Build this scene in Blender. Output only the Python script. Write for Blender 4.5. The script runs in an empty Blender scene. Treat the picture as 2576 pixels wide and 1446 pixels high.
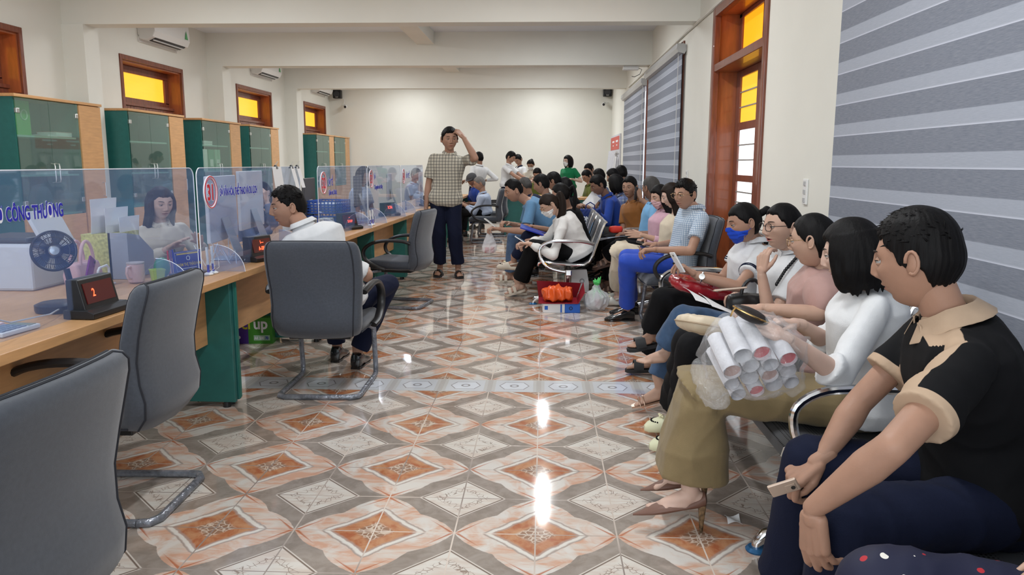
import bpy, bmesh, math, random
import numpy as np
from mathutils import Vector, Matrix, Euler, noise

# ------------------------------------------------------------------ camera, world, lights, exposure
SC = bpy.context.scene
COL = SC.collection
IW, IH = 2576, 1446
CF, CP, CY, CR, CH = 1936.9, .159924, -.0406527, .0022550, 1.3524
_F = Vector((math.sin(CY)*math.cos(CP), math.cos(CY)*math.cos(CP), -math.sin(CP)))
_R = Vector((math.cos(CY), -math.sin(CY), 0)); _U = _R.cross(_F)
_R2 = _R*math.cos(CR)+_U*math.sin(CR); _U2 = -_R*math.sin(CR)+_U*math.cos(CR)
cam_d = bpy.data.cameras.new('camera'); cam = bpy.data.objects.new('camera', cam_d); COL.objects.link(cam)
cam_d.sensor_width = 36; cam_d.lens = CF/IW*36; cam_d.clip_start = .05; cam_d.clip_end = 200
m = Matrix.Identity(4)
for i in range(3):
    m[i][0] = _R2[i]; m[i][1] = _U2[i]; m[i][2] = -_F[i]
m[0][3], m[1][3], m[2][3] = 0, 0, CH
cam.matrix_world = m
SC.camera = cam
SC.view_settings.view_transform = 'Standard'; SC.view_settings.look = 'None'
SC.view_settings.gamma = 1; SC.view_settings.exposure = 0.24
SC.view_settings.use_curve_mapping = False
SC.cycles.max_bounces = 8; SC.cycles.transparent_max_bounces = 24
SC.cycles.sample_clamp_indirect = 6
w = bpy.data.worlds.new('sky'); SC.world = w; w.use_nodes = True
w.node_tree.nodes['Background'].inputs[0].default_value = (.80, .90, 1.0, 1)
w.node_tree.nodes['Background'].inputs[1].default_value = 1.1

def area_light(name, loc, rot, sx, sy, power, col):
    d = bpy.data.lights.new(name, 'AREA'); d.shape = 'RECTANGLE'; d.size = sx; d.size_y = sy
    d.energy = power; d.color = col
    o = bpy.data.objects.new(name, d); COL.objects.link(o); o.location = loc; o.rotation_euler = rot
    return o
# added soft daylight-coloured fill from behind the camera, where the hall is left open
area_light('rear_fill_light', (-1.2, -2.2, 2.1), (math.radians(78), 0, 0), 5.0, 2.2, 75, (.93, .97, 1))
LAMPS = [(x, y) for y in (2.6, 6.4, 10.05, 13.8, 17.3) for x in (-3.2, 0.02)]
for (x, y) in LAMPS:   # the light of each ceiling tube
    area_light('tube_light', (x, y, 3.235), (0, 0, 0), .1, 1.2, 36, (.95, .98, 1))

def PP(px, py, Y):
    """pixel of the 2576 px frame at the depth plane y = Y"""
    d = _F+_R2*((px-IW/2)/CF)-_U2*((py-IH/2)/CF); k = Y/d.y
    return Vector((0, 0, CH))+d*k
def PZ(px, py, z):
    d = _F+_R2*((px-IW/2)/CF)-_U2*((py-IH/2)/CF); k = (z-CH)/d.z
    return Vector((0, 0, CH))+d*k

# ------------------------------------------------------------------ materials
MATS = {}
def nlink(nt, a, b): nt.links.new(a, b)
def mat(name, col=(.8, .8, .8), rough=.5, metal=0, spec=.5, bump=0, bscale=60, bdetail=3, var=0, vscale=8, emit=None,
        estr=1, alpha=1, trans=0, ior=1.45, sss=0, stretch=None, coat=0, sheen=0):
    if name in MATS: return MATS[name]
    mt = bpy.data.materials.new(name); mt.use_nodes = True; nt = mt.node_tree; b = nt.nodes['Principled BSDF']
    b.inputs['Base Color'].default_value = (*col, 1); b.inputs['Roughness'].default_value = rough
    b.inputs['Metallic'].default_value = metal; b.inputs['Specular IOR Level'].default_value = spec
    b.inputs['IOR'].default_value = ior; b.inputs['Alpha'].default_value = alpha
    b.inputs['Transmission Weight'].default_value = trans
    b.inputs['Coat Weight'].default_value = coat; b.inputs['Sheen Weight'].default_value = sheen
    if sss:
        b.inputs['Subsurface Weight'].default_value = sss; b.inputs['Subsurface Radius'].default_value = (.02, .008, .004)
        b.inputs['Subsurface Scale'].default_value = 1
    tc = nt.nodes.new('ShaderNodeTexCoord'); vec = tc.outputs['Object']
    if stretch:
        mp = nt.nodes.new('ShaderNodeMapping'); mp.inputs['Scale'].default_value = stretch; nlink(nt, vec, mp.inputs[0]); vec = mp.outputs[0]
    if var:
        n = nt.nodes.new('ShaderNodeTexNoise'); n.inputs['Scale'].default_value = vscale; n.inputs['Detail'].default_value = 4; nlink(nt, vec, n.inputs['Vector'])
        r = nt.nodes.new('ShaderNodeMapRange'); r.inputs[1].default_value = .3; r.inputs[2].default_value = .7; r.inputs[3].default_value = 1-var; r.inputs[4].default_value = 1+var
        nlink(nt, n.outputs[0], r.inputs[0])
        h = nt.nodes.new('ShaderNodeHueSaturation'); h.inputs['Color'].default_value = (*col, 1); nlink(nt, r.outputs[0], h.inputs['Value'])
        nlink(nt, h.outputs[0], b.inputs['Base Color'])
    if bump:
        n = nt.nodes.new('ShaderNodeTexNoise'); n.inputs['Scale'].default_value = bscale; n.inputs['Detail'].default_value = bdetail; nlink(nt, vec, n.inputs['Vector'])
        bp = nt.nodes.new('ShaderNodeBump'); bp.inputs['Strength'].default_value = bump; bp.inputs['Distance'].default_value = .01
        nlink(nt, n.outputs[0], bp.inputs['Height']); nlink(nt, bp.outputs[0], b.inputs['Normal'])
    if emit:
        b.inputs['Emission Color'].default_value = (*emit, 1); b.inputs['Emission Strength'].default_value = estr
    MATS[name] = mt
    return mt

class NT:
    """small helper for node arithmetic"""
    def __init__(s, mt): s.nt = mt.node_tree; s.b = s.nt.nodes['Principled BSDF']
    def n(s, t): return s.nt.nodes.new(t)
    def m(s, op, a, b=None, c=None):
        x = s.n('ShaderNodeMath'); x.operation = op
        for i, v in enumerate((a, b, c)):
            if v is None: continue
            if isinstance(v, (int, float)): x.inputs[i].default_value = v
            else: s.nt.links.new(v, x.inputs[i])
        return x.outputs[0]
    def mix(s, f, a, b):
        x = s.n('ShaderNodeMix'); x.data_type = 'RGBA'
        for k, v in ((0, f), (6, a), (7, b)):
            if isinstance(v, (int, float)): x.inputs[k].default_value = v
            elif isinstance(v, tuple): x.inputs[k].default_value = (*v, 1)
            else: s.nt.links.new(v, x.inputs[k])
        return x.outputs[2]
    def step(s, v, a, b):   # smooth ramp 0..1 from a to b
        x = s.n('ShaderNodeMapRange'); x.interpolation_type = 'SMOOTHSTEP'; s.nt.links.new(v, x.inputs[0])
        x.inputs[1].default_value = a; x.inputs[2].default_value = b; return x.outputs[0]
    def noise(s, vec, scale, detail=3, rough=.5, dist=0):
        x = s.n('ShaderNodeTexNoise'); x.inputs['Scale'].default_value = scale; x.inputs['Detail'].default_value = detail
        x.inputs['Roughness'].default_value = rough; x.inputs['Distortion'].default_value = dist
        if vec is not None: s.nt.links.new(vec, x.inputs['Vector'])
        return x.outputs[0]
    def xyz(s):
        tc = s.n('ShaderNodeTexCoord'); q = s.n('ShaderNodeSeparateXYZ'); s.nt.links.new(tc.outputs['Object'], q.inputs[0])
        return tc.outputs['Object'], q.outputs[0], q.outputs[1], q.outputs[2]
    def out(s, sock, name): s.nt.links.new(sock, s.b.inputs[name])
    def bump(s, h, st=.3, d=.01):
        x = s.n('ShaderNodeBump'); x.inputs['Strength'].default_value = st; x.inputs['Distance'].default_value = d
        s.nt.links.new(h, x.inputs['Height']); s.nt.links.new(x.outputs[0], s.b.inputs['Normal'])

# ------------------------------------------------------------------ mesh builder
def frame_from(zdir, hint=Vector((0, 0, 1))):
    z = Vector(zdir).normalized(); h = Vector(hint)
    if abs(z.dot(h.normalized())) > .98: h = Vector((1, 0, 0)) if abs(z.x) < .9 else Vector((0, 1, 0))
    x = h.cross(z).normalized(); y = z.cross(x)
    return x, y, z

class MB:
    def __init__(s): s.V = []; s.F = []; s.M = []; s.n = 0; s.flat = set()
    def add(s, v, f, mi=0):
        v = [tuple(q) for q in v]
        s.V += v; s.F += [tuple(i+s.n for i in q) for q in f]; s.M += [mi]*len(f); s.n += len(v)
        return s
    def box(s, c, d, rot=None, mi=0):
        hx, hy, hz = d[0]/2, d[1]/2, d[2]/2; c = Vector(c)
        P = [Vector((x, y, z)) for z in (-hz, hz) for y in (-hy, hy) for x in (-hx, hx)]
        if rot is not None: P = [rot @ p for p in P]
        return s.add([p+c for p in P], [(0, 2, 3, 1), (4, 5, 7, 6), (0, 1, 5, 4), (2, 6, 7, 3), (0, 4, 6, 2), (1, 3, 7, 5)], mi)
    def bx(s, a, b, mi=0):
        return s.box([(a[i]+b[i])/2 for i in range(3)], [abs(b[i]-a[i]) for i in range(3)], None, mi)
    def rings(s, R, closed=False, caps=True, mi=0):
        n = len(R[0]); v = [p for r in R for p in r]; f = []
        k = len(R)
        for i in range(k if closed else k-1):
            a = i*n; b = ((i+1) % k)*n
            for j in range(n):
                j2 = (j+1) % n; f.append((a+j, a+j2, b+j2, b+j))
        if caps and not closed:
            f.append(tuple(reversed(range(n)))); f.append(tuple(range((k-1)*n, k*n)))
        return s.add(v, f, mi)
    def cone(s, p0, p1, r0, r1, n=16, mi=0):
        p0, p1 = Vector(p0), Vector(p1); x, y, z = frame_from(p1-p0)
        R = [[p+x*math.cos(t)*r+y*math.sin(t)*r for t in [2*math.pi*i/n for i in range(n)]] for p, r in ((p0, r0), (p1, r1))]
        return s.rings(R, mi=mi)
    def caps(s, p0, p1, r0, r1, n=16, mi=0):    # round-ended tapered capsule
        p0, p1 = Vector(p0), Vector(p1); x, y, z = frame_from(p1-p0); R = []
        def ring(c, r): return [c+x*math.cos(t)*r+y*math.sin(t)*r for t in [2*math.pi*i/n for i in range(n)]]
        for a in (-80, -55, -28): R.append(ring(p0+z*r0*math.sin(math.radians(a)), r0*math.cos(math.radians(a))))
        for k in range(5):
            t = k/4; R.append(ring(p0.lerp(p1, t), r0+(r1-r0)*t))
        for a in (28, 55, 80): R.append(ring(p1+z*r1*math.sin(math.radians(a)), r1*math.cos(math.radians(a))))
        return s.rings(R, mi=mi)
    def ell(s, c, r, rot=None, n=20, mi=0):
        c = Vector(c); R = []
        for i in range(1, n//2):
            a = math.pi*i/(n//2); 
            ring = [Vector((r[0]*math.sin(a)*math.cos(t), r[1]*math.sin(a)*math.sin(t), -r[2]*math.cos(a))) for t in [2*math.pi*j/n for j in range(n)]]
            if rot is not None: ring = [rot @ p for p in ring]
            R.append([p+c for p in ring])
        k = s.n; s.rings(R, caps=False, mi=mi)
        e0 = Vector((0, 0, -r[2])); e1 = Vector((0, 0, r[2]))
        if rot is not None: e0 = rot @ e0; e1 = rot @ e1
        s.V += [tuple(c+e0), tuple(c+e1)]; a = s.n; s.n += 2; L = k+(len(R)-1)*n
        for j in range(n):
            s.F.append((a, k+(j+1) % n, k+j)); s.F.append((a+1, L+j, L+(j+1) % n)); s.M += [mi, mi]
        return s
    def tube(s, pts, r, n=10, closed=False, mi=0, flat=1, up=None):
        P = [Vector(p) for p in pts]; k = len(P); R = []
        rr = r if isinstance(r, (list, tuple)) else [r]*k
        prev = None
        for i in range(k):
            if closed: t = P[(i+1) % k]-P[i-1]
            else: t = P[min(i+1, k-1)]-P[max(i-1, 0)]
            t.normalize()
            if prev is None:
                x, y, _ = frame_from(t, up or Vector((0, 0, 1)))
            elif up is not None:
                x, y, _ = frame_from(t, up)
            else:
                x = prev-t*prev.dot(t); x.normalize(); y = t.cross(x)
            prev = x
            R.append([P[i]+x*math.cos(a)*rr[i]*flat+y*math.sin(a)*rr[i] for a in [2*math.pi*j/n for j in range(n)]])
        return s.rings(R, closed=closed, mi=mi)
    def lathe(s, prof, c=(0, 0, 0), n=24, rot=None, mi=0):
        c = Vector(c); R = []
        for r, z in prof:
            ring = [Vector((r*math.cos(t), r*math.sin(t), z)) for t in [2*math.pi*j/n for j in range(n)]]
            if rot is not None: ring = [rot @ p for p in ring]
            R.append([p+c for p in ring])
        return s.rings(R, mi=mi)
    def prism(s, poly, d, fn, mi=0):   # poly of 2D points, extruded 0..d, fn(u, v, w) -> point
        n = len(poly)
        v = [fn(u, q, 0) for u, q in poly]+[fn(u, q, d) for u, q in poly]
        f = [tuple(range(n)), tuple(range(2*n-1, n-1, -1))]+[(i, n+i, n+(i+1) % n, (i+1) % n) for i in range(n)]
        return s.add(v, f, mi)
    def sheet(s, G, th, mi=0):   # grid of points -> slab with thickness (vector th)
        nu, nv = len(G), len(G[0]); th = Vector(th)
        v = [p for r in G for p in r]; v2 = [Vector(p)+th for p in v]; f = []; o = nu*nv
        for i in range(nu-1):
            for j in range(nv-1):
                a, b, c, d = i*nv+j, i*nv+j+1, (i+1)*nv+j+1, (i+1)*nv+j
                f.append((a, b, c, d)); f.append((o+d, o+c, o+b, o+a))
        E = [i*nv for i in range(nu)]+[(nu-1)*nv+j for j in range(1, nv)]+[i*nv+nv-1 for i in range(nu-2, -1, -1)]+[j for j in range(nv-2, 0, -1)]
        for i in range(len(E)):
            a, b = E[i], E[(i+1) % len(E)]; f.append((a, o+a, o+b, b)) if False else f.append((b, a, o+a, o+b))
        return s.add(v+v2, f, mi)
    def mesh(s, name, mats, smooth=True, auto=35):
        me = bpy.data.meshes.new(name); me.from_pydata(s.V, [], s.F)
        for mm in mats: me.materials.append(mm)
        me.polygons.foreach_set('material_index', s.M)
        me.polygons.foreach_set('use_smooth', [smooth]*len(me.polygons))
        me.update()
        bm = bmesh.new(); bm.from_mesh(me); bmesh.ops.recalc_face_normals(bm, faces=bm.faces)
        if smooth and auto:
            lim = math.radians(auto)
            for e in bm.edges:
                if len(e.link_faces) == 2 and e.calc_face_angle(0) > lim: e.smooth = False
        bm.to_mesh(me); bm.free()
        return me
    def build(s, name, mats, parent=None, smooth=True, auto=35, bevel=0, seg=2):
        if not isinstance(mats, (list, tuple)): mats = [mats]
        me = s.mesh(name, mats, smooth, auto); o = bpy.data.objects.new(name, me); COL.objects.link(o)
        if parent is not None: o.parent = parent
        if bevel:
            b = o.modifiers.new('bevel', 'BEVEL'); b.width = bevel; b.segments = seg; b.limit_method = 'ANGLE'; b.angle_limit = math.radians(40)
        return o

def tag(o, label=None, cat=None, group=None, kind=None):
    if label: o['label'] = label
    if cat: o['category'] = cat
    if group: o['group'] = group
    if kind: o['kind'] = kind
    return o
def thing(name, label, cat, loc=(0, 0, 0), rz=0, group=None):
    o = bpy.data.objects.new(name, None); COL.objects.link(o); o.empty_display_size = .1
    o.location = loc; o.rotation_euler = (0, 0, rz)
    return tag(o, label, cat, group)
def copy_tree(o, parent=None):
    c = o.copy(); COL.objects.link(c)
    c.parent = parent
    for ch in list(o.children): copy_tree(ch, c)
    return c
def local(parent, p):   # world point to an unscaled parent's local space
    M = Matrix.Translation(parent.location) @ parent.rotation_euler.to_matrix().to_4x4()
    return M.inverted() @ Vector(p)

# isolated scene used only to evaluate voxel remeshing
TMP = bpy.data.scenes.new('tmp')
def remesh(mb, voxel, smooth=3, fac=.5):
    """one continuous surface out of overlapping closed volumes; returns (verts, faces) numpy"""
    me = bpy.data.meshes.new('r'); me.from_pydata(mb.V, [], mb.F); me.update()
    bm = bmesh.new(); bm.from_mesh(me)
    bmesh.ops.recalc_face_normals(bm, faces=bm.faces); bm.to_mesh(me); bm.free()
    o = bpy.data.objects.new('r', me); TMP.collection.objects.link(o)
    r = o.modifiers.new('r', 'REMESH'); r.mode = 'VOXEL'; r.voxel_size = voxel
    if smooth:
        k = o.modifiers.new('s', 'SMOOTH'); k.iterations = smooth; k.factor = fac
    vl = TMP.view_layers[0]; vl.update(); dg = vl.depsgraph
    e = o.evaluated_get(dg).to_mesh()
    V = np.empty(len(e.vertices)*3); e.vertices.foreach_get('co', V); V = V.reshape(-1, 3)
    F = [tuple(p.vertices) for p in e.polygons]
    o.evaluated_get(dg).to_mesh_clear()
    bpy.data.objects.remove(o); bpy.data.meshes.remove(me)
    return V, F
# ------------------------------------------------------------------ room materials
def wall_mat(name, col):
    if name in MATS: return MATS[name]
    mt = mat(name, col, .55, bump=.04, bscale=200)
    return mt
M_wall = mat('cream_paint', (.80, .79, .72), .6, var=.025, vscale=1.5, bump=.03, bscale=150)
M_ceil = mat('white_ceiling_paint', (.80, .83, .87), .7, var=.02, vscale=2)
M_wood = mat('varnished_brown_wood', (.20, .055, .028), .35, var=.25, vscale=6, stretch=(6, 6, 1), coat=.3, bump=.05, bscale=30)
M_jamb = mat('varnished_orange_wood', (.36, .095, .03), .35, var=.18, vscale=5, stretch=(6, 6, 1), coat=.3)
M_yglass = mat('yellow_glass', (.35, .2, .02), .3, emit=(1.0, .50, .035), estr=1.05, var=.1, vscale=3, stretch=(1, .6, 8))
M_oglass = mat('orange_glass', (.9, .4, .02), .3, emit=(1.0, .36, .008), estr=.95)
M_white_out = mat('daylit_frosted_glass', (.9, .95, 1), .3, emit=(.9, .95, 1), estr=1.15)
M_dglass = mat('dim_window_glass', (.20, .18, .18), .08, spec=.8)

def floor_mat():
    mt = mat('glazed_floor_tiles', (.5, .4, .3), .13, spec=.6, ior=1.5); t = NT(mt); vec, X, Y, Z = t.xyz()
    a = t.m('DIVIDE', t.m('ADD', X, .02), .3)
    # rows: three fields separated by two border bands
    vn = t.m('DIVIDE', t.m('SUBTRACT', 3.861, Y), .3)
    vf = t.m('ADD', t.m('DIVIDE', t.m('SUBTRACT', Y, 5.006), .3), 1)
    vg = t.m('ADD', t.m('DIVIDE', t.m('SUBTRACT', Y, 11.45), .3), 1)
    s1 = t.m('GREATER_THAN', Y, 4.6); s2 = t.m('GREATER_THAN', Y, 11.0)
    v = t.m('ADD', t.m('MULTIPLY', vn, t.m('SUBTRACT', 1, s1)), t.m('MULTIPLY', vf, t.m('MULTIPLY', s1, t.m('SUBTRACT', 1, s2))))
    v = t.m('ADD', v, t.m('MULTIPLY', vg, s2))
    # column 5 stands at x = -.02: keep its parity
    aa = t.m('ADD', a, 5)
    p = t.m('ADD', aa, v); q = t.m('SUBTRACT', aa, v)
    Pf = t.m('FLOOR', t.m('DIVIDE', p, 2)); Qf = t.m('FLOOR', t.m('DIVIDE', q, 2))
    dp = t.m('ABSOLUTE', t.m('SUBTRACT', t.m('SUBTRACT', p, t.m('MULTIPLY', Pf, 2)), 1))
    dq = t.m('ABSOLUTE', t.m('SUBTRACT', t.m('SUBTRACT', q, t.m('MULTIPLY', Qf, 2)), 1))
    r = t.m('MAXIMUM', dp, dq); mn = t.m('MINIMUM', dp, dq)
    par = t.m('ABSOLUTE', t.m('SUBTRACT', Pf, Qf)); orange = t.m('LESS_THAN', t.m('MODULO', t.m('ADD', par, .01), 2), .5)
    nz = t.noise(vec, 14, 4, .6, .6); nb = t.noise(vec, 4, 4, .6, 1.2)
    wob = t.m('MULTIPLY', t.m('SUBTRACT', nz, .5), .10)
    # scalloped edge of the diamonds: bows with the position along the side
    wav = t.m('MULTIPLY', t.m('SINE', t.m('MULTIPLY', mn, 9.4)), .014)
    rw = t.m('ADD', t.m('ADD', r, wob), wav)
    # marbled cream ground
    st = t.n('ShaderNodeMapping'); st.inputs['Scale'].default_value = (1.2, 4, 1); st.inputs['Rotation'].default_value = (0, 0, .5); t.nt.links.new(vec, st.inputs[0])
    mb = t.noise(st.outputs[0], 5, 5, .6, .8)
    cream = t.mix(t.step(mb, .35, .6), (.64, .56, .49), (.62, .37, .26)); cream = t.mix(t.step(nb, .45, .62), cream, (.68, .64, .59))
    rust = t.mix(t.step(nz, .3, .65), (.40, .125, .055), (.53, .27, .14))
    sw = t.n('ShaderNodeTexVoronoi'); sw.feature = 'DISTANCE_TO_EDGE'; sw.inputs['Scale'].default_value = 42; t.nt.links.new(vec, sw.inputs['Vector'])
    swl = t.m('SUBTRACT', 1, t.step(sw.outputs['Distance'], .02, .14))
    orn = t.mix(swl, (.30, .17, .11), (.62, .50, .40))
    A = t.mix(t.step(r, .20, .30), orn, rust)
    A = t.mix(t.step(rw, .47, .53), A, (.42, .30, .25))
    A = t.mix(t.step(rw, .53, .56), A, (.72, .68, .62))
    A = t.mix(t.step(rw, .60, .64), A, (.40, .33, .29))
    A = t.mix(t.step(rw, .645, .67), A, cream)
    # near the star points: rust rim
    A = t.mix(t.m('MULTIPLY', t.step(t.m('ADD', r, t.m('MULTIPLY', mn, .09)), 1.015, 1.05), .85), A, (.45, .14, .06))
    taupe = t.mix(t.step(nz, .3, .7), (.27, .225, .19), (.36, .31, .27))
    pale = t.mix(t.step(mb, .4, .65), (.70, .66, .60), (.63, .54, .47))
    scl = t.m('MULTIPLY', t.m('MULTIPLY', t.step(r, .22, .27), t.m('SUBTRACT', 1, t.step(r, .36, .42))), t.m('SUBTRACT', 1, t.step(sw.outputs['Distance'], .015, .07)))
    pale = t.mix(t.m('MULTIPLY', scl, .8), pale, (.22, .15, .11))
    Bc = t.mix(t.step(r, .53, .55), pale, (.20, .15, .12)); Bc = t.mix(t.step(r, .565, .575), Bc, (.66, .60, .54)); Bc = t.mix(t.step(r, .59, .60), Bc, taupe)
    # ridge lines to the corners in the taupe frame
    diag = t.m('MULTIPLY', t.step(r, .6, .61), t.m('LESS_THAN', t.m('SUBTRACT', r, mn), .02))
    Bc = t.mix(t.m('MULTIPLY', diag, .7), Bc, (.6, .54, .48))
    # concave flanks of the taupe frame: cream creeps in between the star points
    ins = t.m('SUBTRACT', 1, t.m('MULTIPLY', t.m('MULTIPLY', mn, t.m('SUBTRACT', 1, mn)), .36))
    fl = t.step(t.m('SUBTRACT', t.m('ADD', r, t.m('MULTIPLY', wob, .6)), ins), -.004, .008)
    Bc = t.mix(fl, Bc, cream)
    C = t.mix(orange, Bc, A)
    # grout
    def gl(c, wd):
        fr = t.m('FRACT', t.m('ADD', c, .5)); return t.m('LESS_THAN', t.m('ABSOLUTE', t.m('SUBTRACT', fr, .5)), wd)
    g = t.m('MAXIMUM', gl(aa, .009), gl(v, .009))
    dirt = t.step(t.noise(vec, 1.2, 2), .42, .6)
    C = t.mix(g, C, t.mix(dirt, (.70, .60, .52), (.30, .25, .22)))
    # border bands
    def band(y0, y1):
        return t.m('MULTIPLY', t.m('GREATER_THAN', Y, y0), t.m('LESS_THAN', Y, y1))
    def motif(yc, C):
        fx = t.m('ABSOLUTE', t.m('SUBTRACT', t.m('FRACT', aa), .5)); fy = t.m('DIVIDE', t.m('ABSOLUTE', t.m('SUBTRACT', Y, yc)), .3)
        hx = t.m('ADD', fx, t.m('MULTIPLY', fy, .45))
        line = t.m('MULTIPLY', t.m('LESS_THAN', t.m('ABSOLUTE', t.m('SUBTRACT', t.m('MAXIMUM', hx, t.m('MULTIPLY', fy, 1.25)), .30)), .012), 1)
        ins = t.m('LESS_THAN', t.m('MAXIMUM', hx, t.m('MULTIPLY', fy, 1.25)), .29)
        rad = t.m('SQRT', t.m('ADD', t.m('MULTIPLY', fx, fx), t.m('MULTIPLY', fy, fy)))
        ringm = t.m('LESS_THAN', t.m('ABSOLUTE', t.m('SUBTRACT', rad, .075)), .02)
        c = t.mix(t.m('LESS_THAN', t.m('MAXIMUM', fx, fy), .385), (.56, .55, .54), (.62, .64, .67))
        c = t.mix(ins, c, (.70, .73, .78)); c = t.mix(t.m('MAXIMUM', line, ringm), c, (.33, .32, .33))
        c = t.mix(t.m('GREATER_THAN', fx, .45), c, (.50, .48, .46))
        return c
    C = t.mix(band(4.45, 4.705), C, motif(4.578, C)); C = t.mix(band(10.9, 11.15), C, motif(11.025, C))
    t.out(C, 'Base Color')
    t.out(t.m('ADD', .045, t.m('MULTIPLY', t.noise(vec, 3, 3), .05)), 'Roughness')
    h = t.m('ADD', t.m('MULTIPLY', g, -1), t.m('MULTIPLY', t.noise(vec, 5, 2), .5)); t.bump(h, .08, .003)
    return mt
def struct(mb, name, mats, **k):
    return tag(mb.build(name, mats, **k), kind='structure')

XL, XP, XR, YB, ZC, ZB = -5.17, -4.93, 1.6, 18.8, 3.30, 2.81
Y0 = -2.6
struct(MB().bx((XL-.3, Y0, -.1), (XR+.5, YB+.3, 0)), 'floor', floor_mat(), smooth=False)
struct(MB().bx((XL-.3, Y0, ZC), (XR+.5, YB+.3, ZC+.15)), 'ceiling', M_ceil, smooth=False)
struct(MB().bx((XL-.3, YB, 0), (XR+.5, YB+.2, ZC)), 'wall_far', M_wall, smooth=False)

# left wall with its openings: (y0, y1, z0, z1)
LW = [(2.45, 4.1), (6.0, 7.69), (9.47, 11.12), (13.06, 14.74), (16.74, 18.38)]
LT = 2.66
def wall_with_holes(x0, x1, ya, yb, za, zb, holes):
    m = MB(); y = ya
    for (h0, h1, z0, z1) in sorted(holes):
        m.bx((x0, y, za), (x1, h0, zb))
        if z0 > za: m.bx((x0, h0, za), (x1, h1, z0))
        if z1 < zb: m.bx((x0, h0, z1), (x1, h1, zb))
        y = h1
    m.bx((x0, y, za), (x1, yb, zb)); return m
struct(wall_with_holes(XL-.28, XL, Y0, YB, 0, ZC, [(a, b, 0.0, LT) for a, b in LW]), 'wall_left', M_wall, smooth=False)
RD = (5.80, 7.62, 0, 2.78)
RW = [(.9, 4.2, .45, 2.70), (9.2, 11.9, .6, 2.74), (12.32, 15.4, .6, 2.70)]
struct(wall_with_holes(XR, XR+.40, Y0, YB, 0, ZC, [RD]+RW), 'wall_right', M_wall, smooth=False)
# beams and the pilasters that carry them on the left
BY = [(.98+.2, 1.43), (4.72, 4.98), (8.38, 8.62), (11.98, 12.26), (15.56, 15.82)]
for i, (a, b) in enumerate(BY):
    struct(MB().bx((XL, a, ZB), (XR, b, ZC)), 'trim_%d' % (i+1), M_wall, smooth=False)
    struct(MB().bx((XL, a-.02, 0), (XP, b+.02, ZB)), 'trim_%d' % (i+11), M_wall, smooth=False)
# lengthwise beam
struct(MB().bx((-1.93, Y0, 3.12), (-1.67, 11.99, ZC)), 'trim_21', M_wall, smooth=False)
struct(MB().bx((-1.93, 12.25, 3.12), (-1.67, YB, ZC)), 'trim_22', M_wall, smooth=False)
# skirting tiles along the walls
struct(MB().bx((XL, YB-.012, 0), (XR, YB, .12)), 'baseboard_far', mat('grey_skirting', (.35, .33, .32), .3), smooth=False)
struct(MB().bx((XR-.012, 7.7, 0), (XR, YB, .12)), 'baseboard_right', MATS['grey_skirting'], smooth=False)
# conduit under the right-hand beams
struct(MB().tube([(XR-.015, 4, 2.83), (XR-.015, 7.0, 2.80), (XR-.015, 9.0, 2.81), (XR-.015, 12.2, 2.79), (XR-.015, 15, 2.78)], .018, 8), 'trim_23', M_wall)

# windows on the left: frame, casements with yellow top light
M_outside = mat('daylit_curtain', (.5, .47, .5), .6, emit=(.55, .52, .6), estr=.35)
def left_window(i, ya, yb):
    root = thing('window_%d' % i, None, None); root['kind'] = 'structure'; del_keys(root)
    x0 = XL+.02; xi = XL-.26
    f = MB()   # outer architrave + jamb lining
    for (a, b) in ((ya, ya+.05), (yb-.05, yb)): f.bx((xi, a, 0), (x0, b, LT))
    f.bx((xi, ya+.05, LT-.06), (x0, yb-.05, LT))
    f.build('window_frame', M_wood, root, smooth=False, bevel=.006)
    j = MB(); 
    j.bx((xi+.06, ya+.05, 2.03), (x0-.03, ya+.07, LT-.06)); j.bx((xi+.06, yb-.07, 2.03), (x0-.03, yb-.05, LT-.06)); j.bx((xi+.06, ya+.07, LT-.08), (x0-.03, yb-.07, LT-.06))
    j.build('jamb_lining', M_jamb, root, smooth=False)
    xs = xi+.03
    s = MB(); s.bx((xs, ya+.05, 2.11), (xs+.05, yb-.05, 2.18)); s.bx((xs, ya+.07, LT-.17), (xs+.05, yb-.07, LT-.08))
    s.bx((xs, ya+.07, 2.18), (xs+.05, ya+.12, LT-.17)); s.bx((xs, yb-.17, 2.16), (xs+.05, yb-.07, LT-.17))
    s.bx((xs-.01, ya+.05, 2.07), (xs+.12, yb-.05, 2.11))
    s.build('transom_frame', M_wood, root, smooth=False, bevel=.005)
    MB().bx((xs+.015, ya+.1, 2.14), (xs+.025, yb-.15, LT-.15)).build('transom_pane', M_yglass, root, smooth=False)
    # four shutter leaves below
    n = 4; wdt = (yb-ya-.1)/n
    for k in range(n):
        a = ya+.05+k*wdt; b = a+wdt
        d = MB(); xx = xs+.06
        d.bx((xx, a+.004, .05), (xx+.04, a+.075, 2.07)); d.bx((xx, b-.075, .05), (xx+.04, b-.004, 2.07))
        for z0, z1 in ((2.01, 2.07), (1.15, 1.25), (.05, .25)): d.bx((xx, a+.075, z0), (xx+.04, b-.075, z1))
        lf = d.build('leaf', M_wood, root, smooth=False, bevel=.004)
        MB().bx((xx+.012, a+.07, 1.25), (xx+.02, b-.07, 2.02)).build('pane', M_outside if k < 2 else M_dglass, lf, smooth=False)
        MB().bx((xx+.01, a+.07, .25), (xx+.024, b-.07, 1.15)).build('panel', M_wood, lf, smooth=False)
def del_keys(o):
    for k in ('label', 'category', 'group'):
        if k in o: del o[k]
for i, (a, b) in enumerate(LW): left_window(i+1, a, b)

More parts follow.
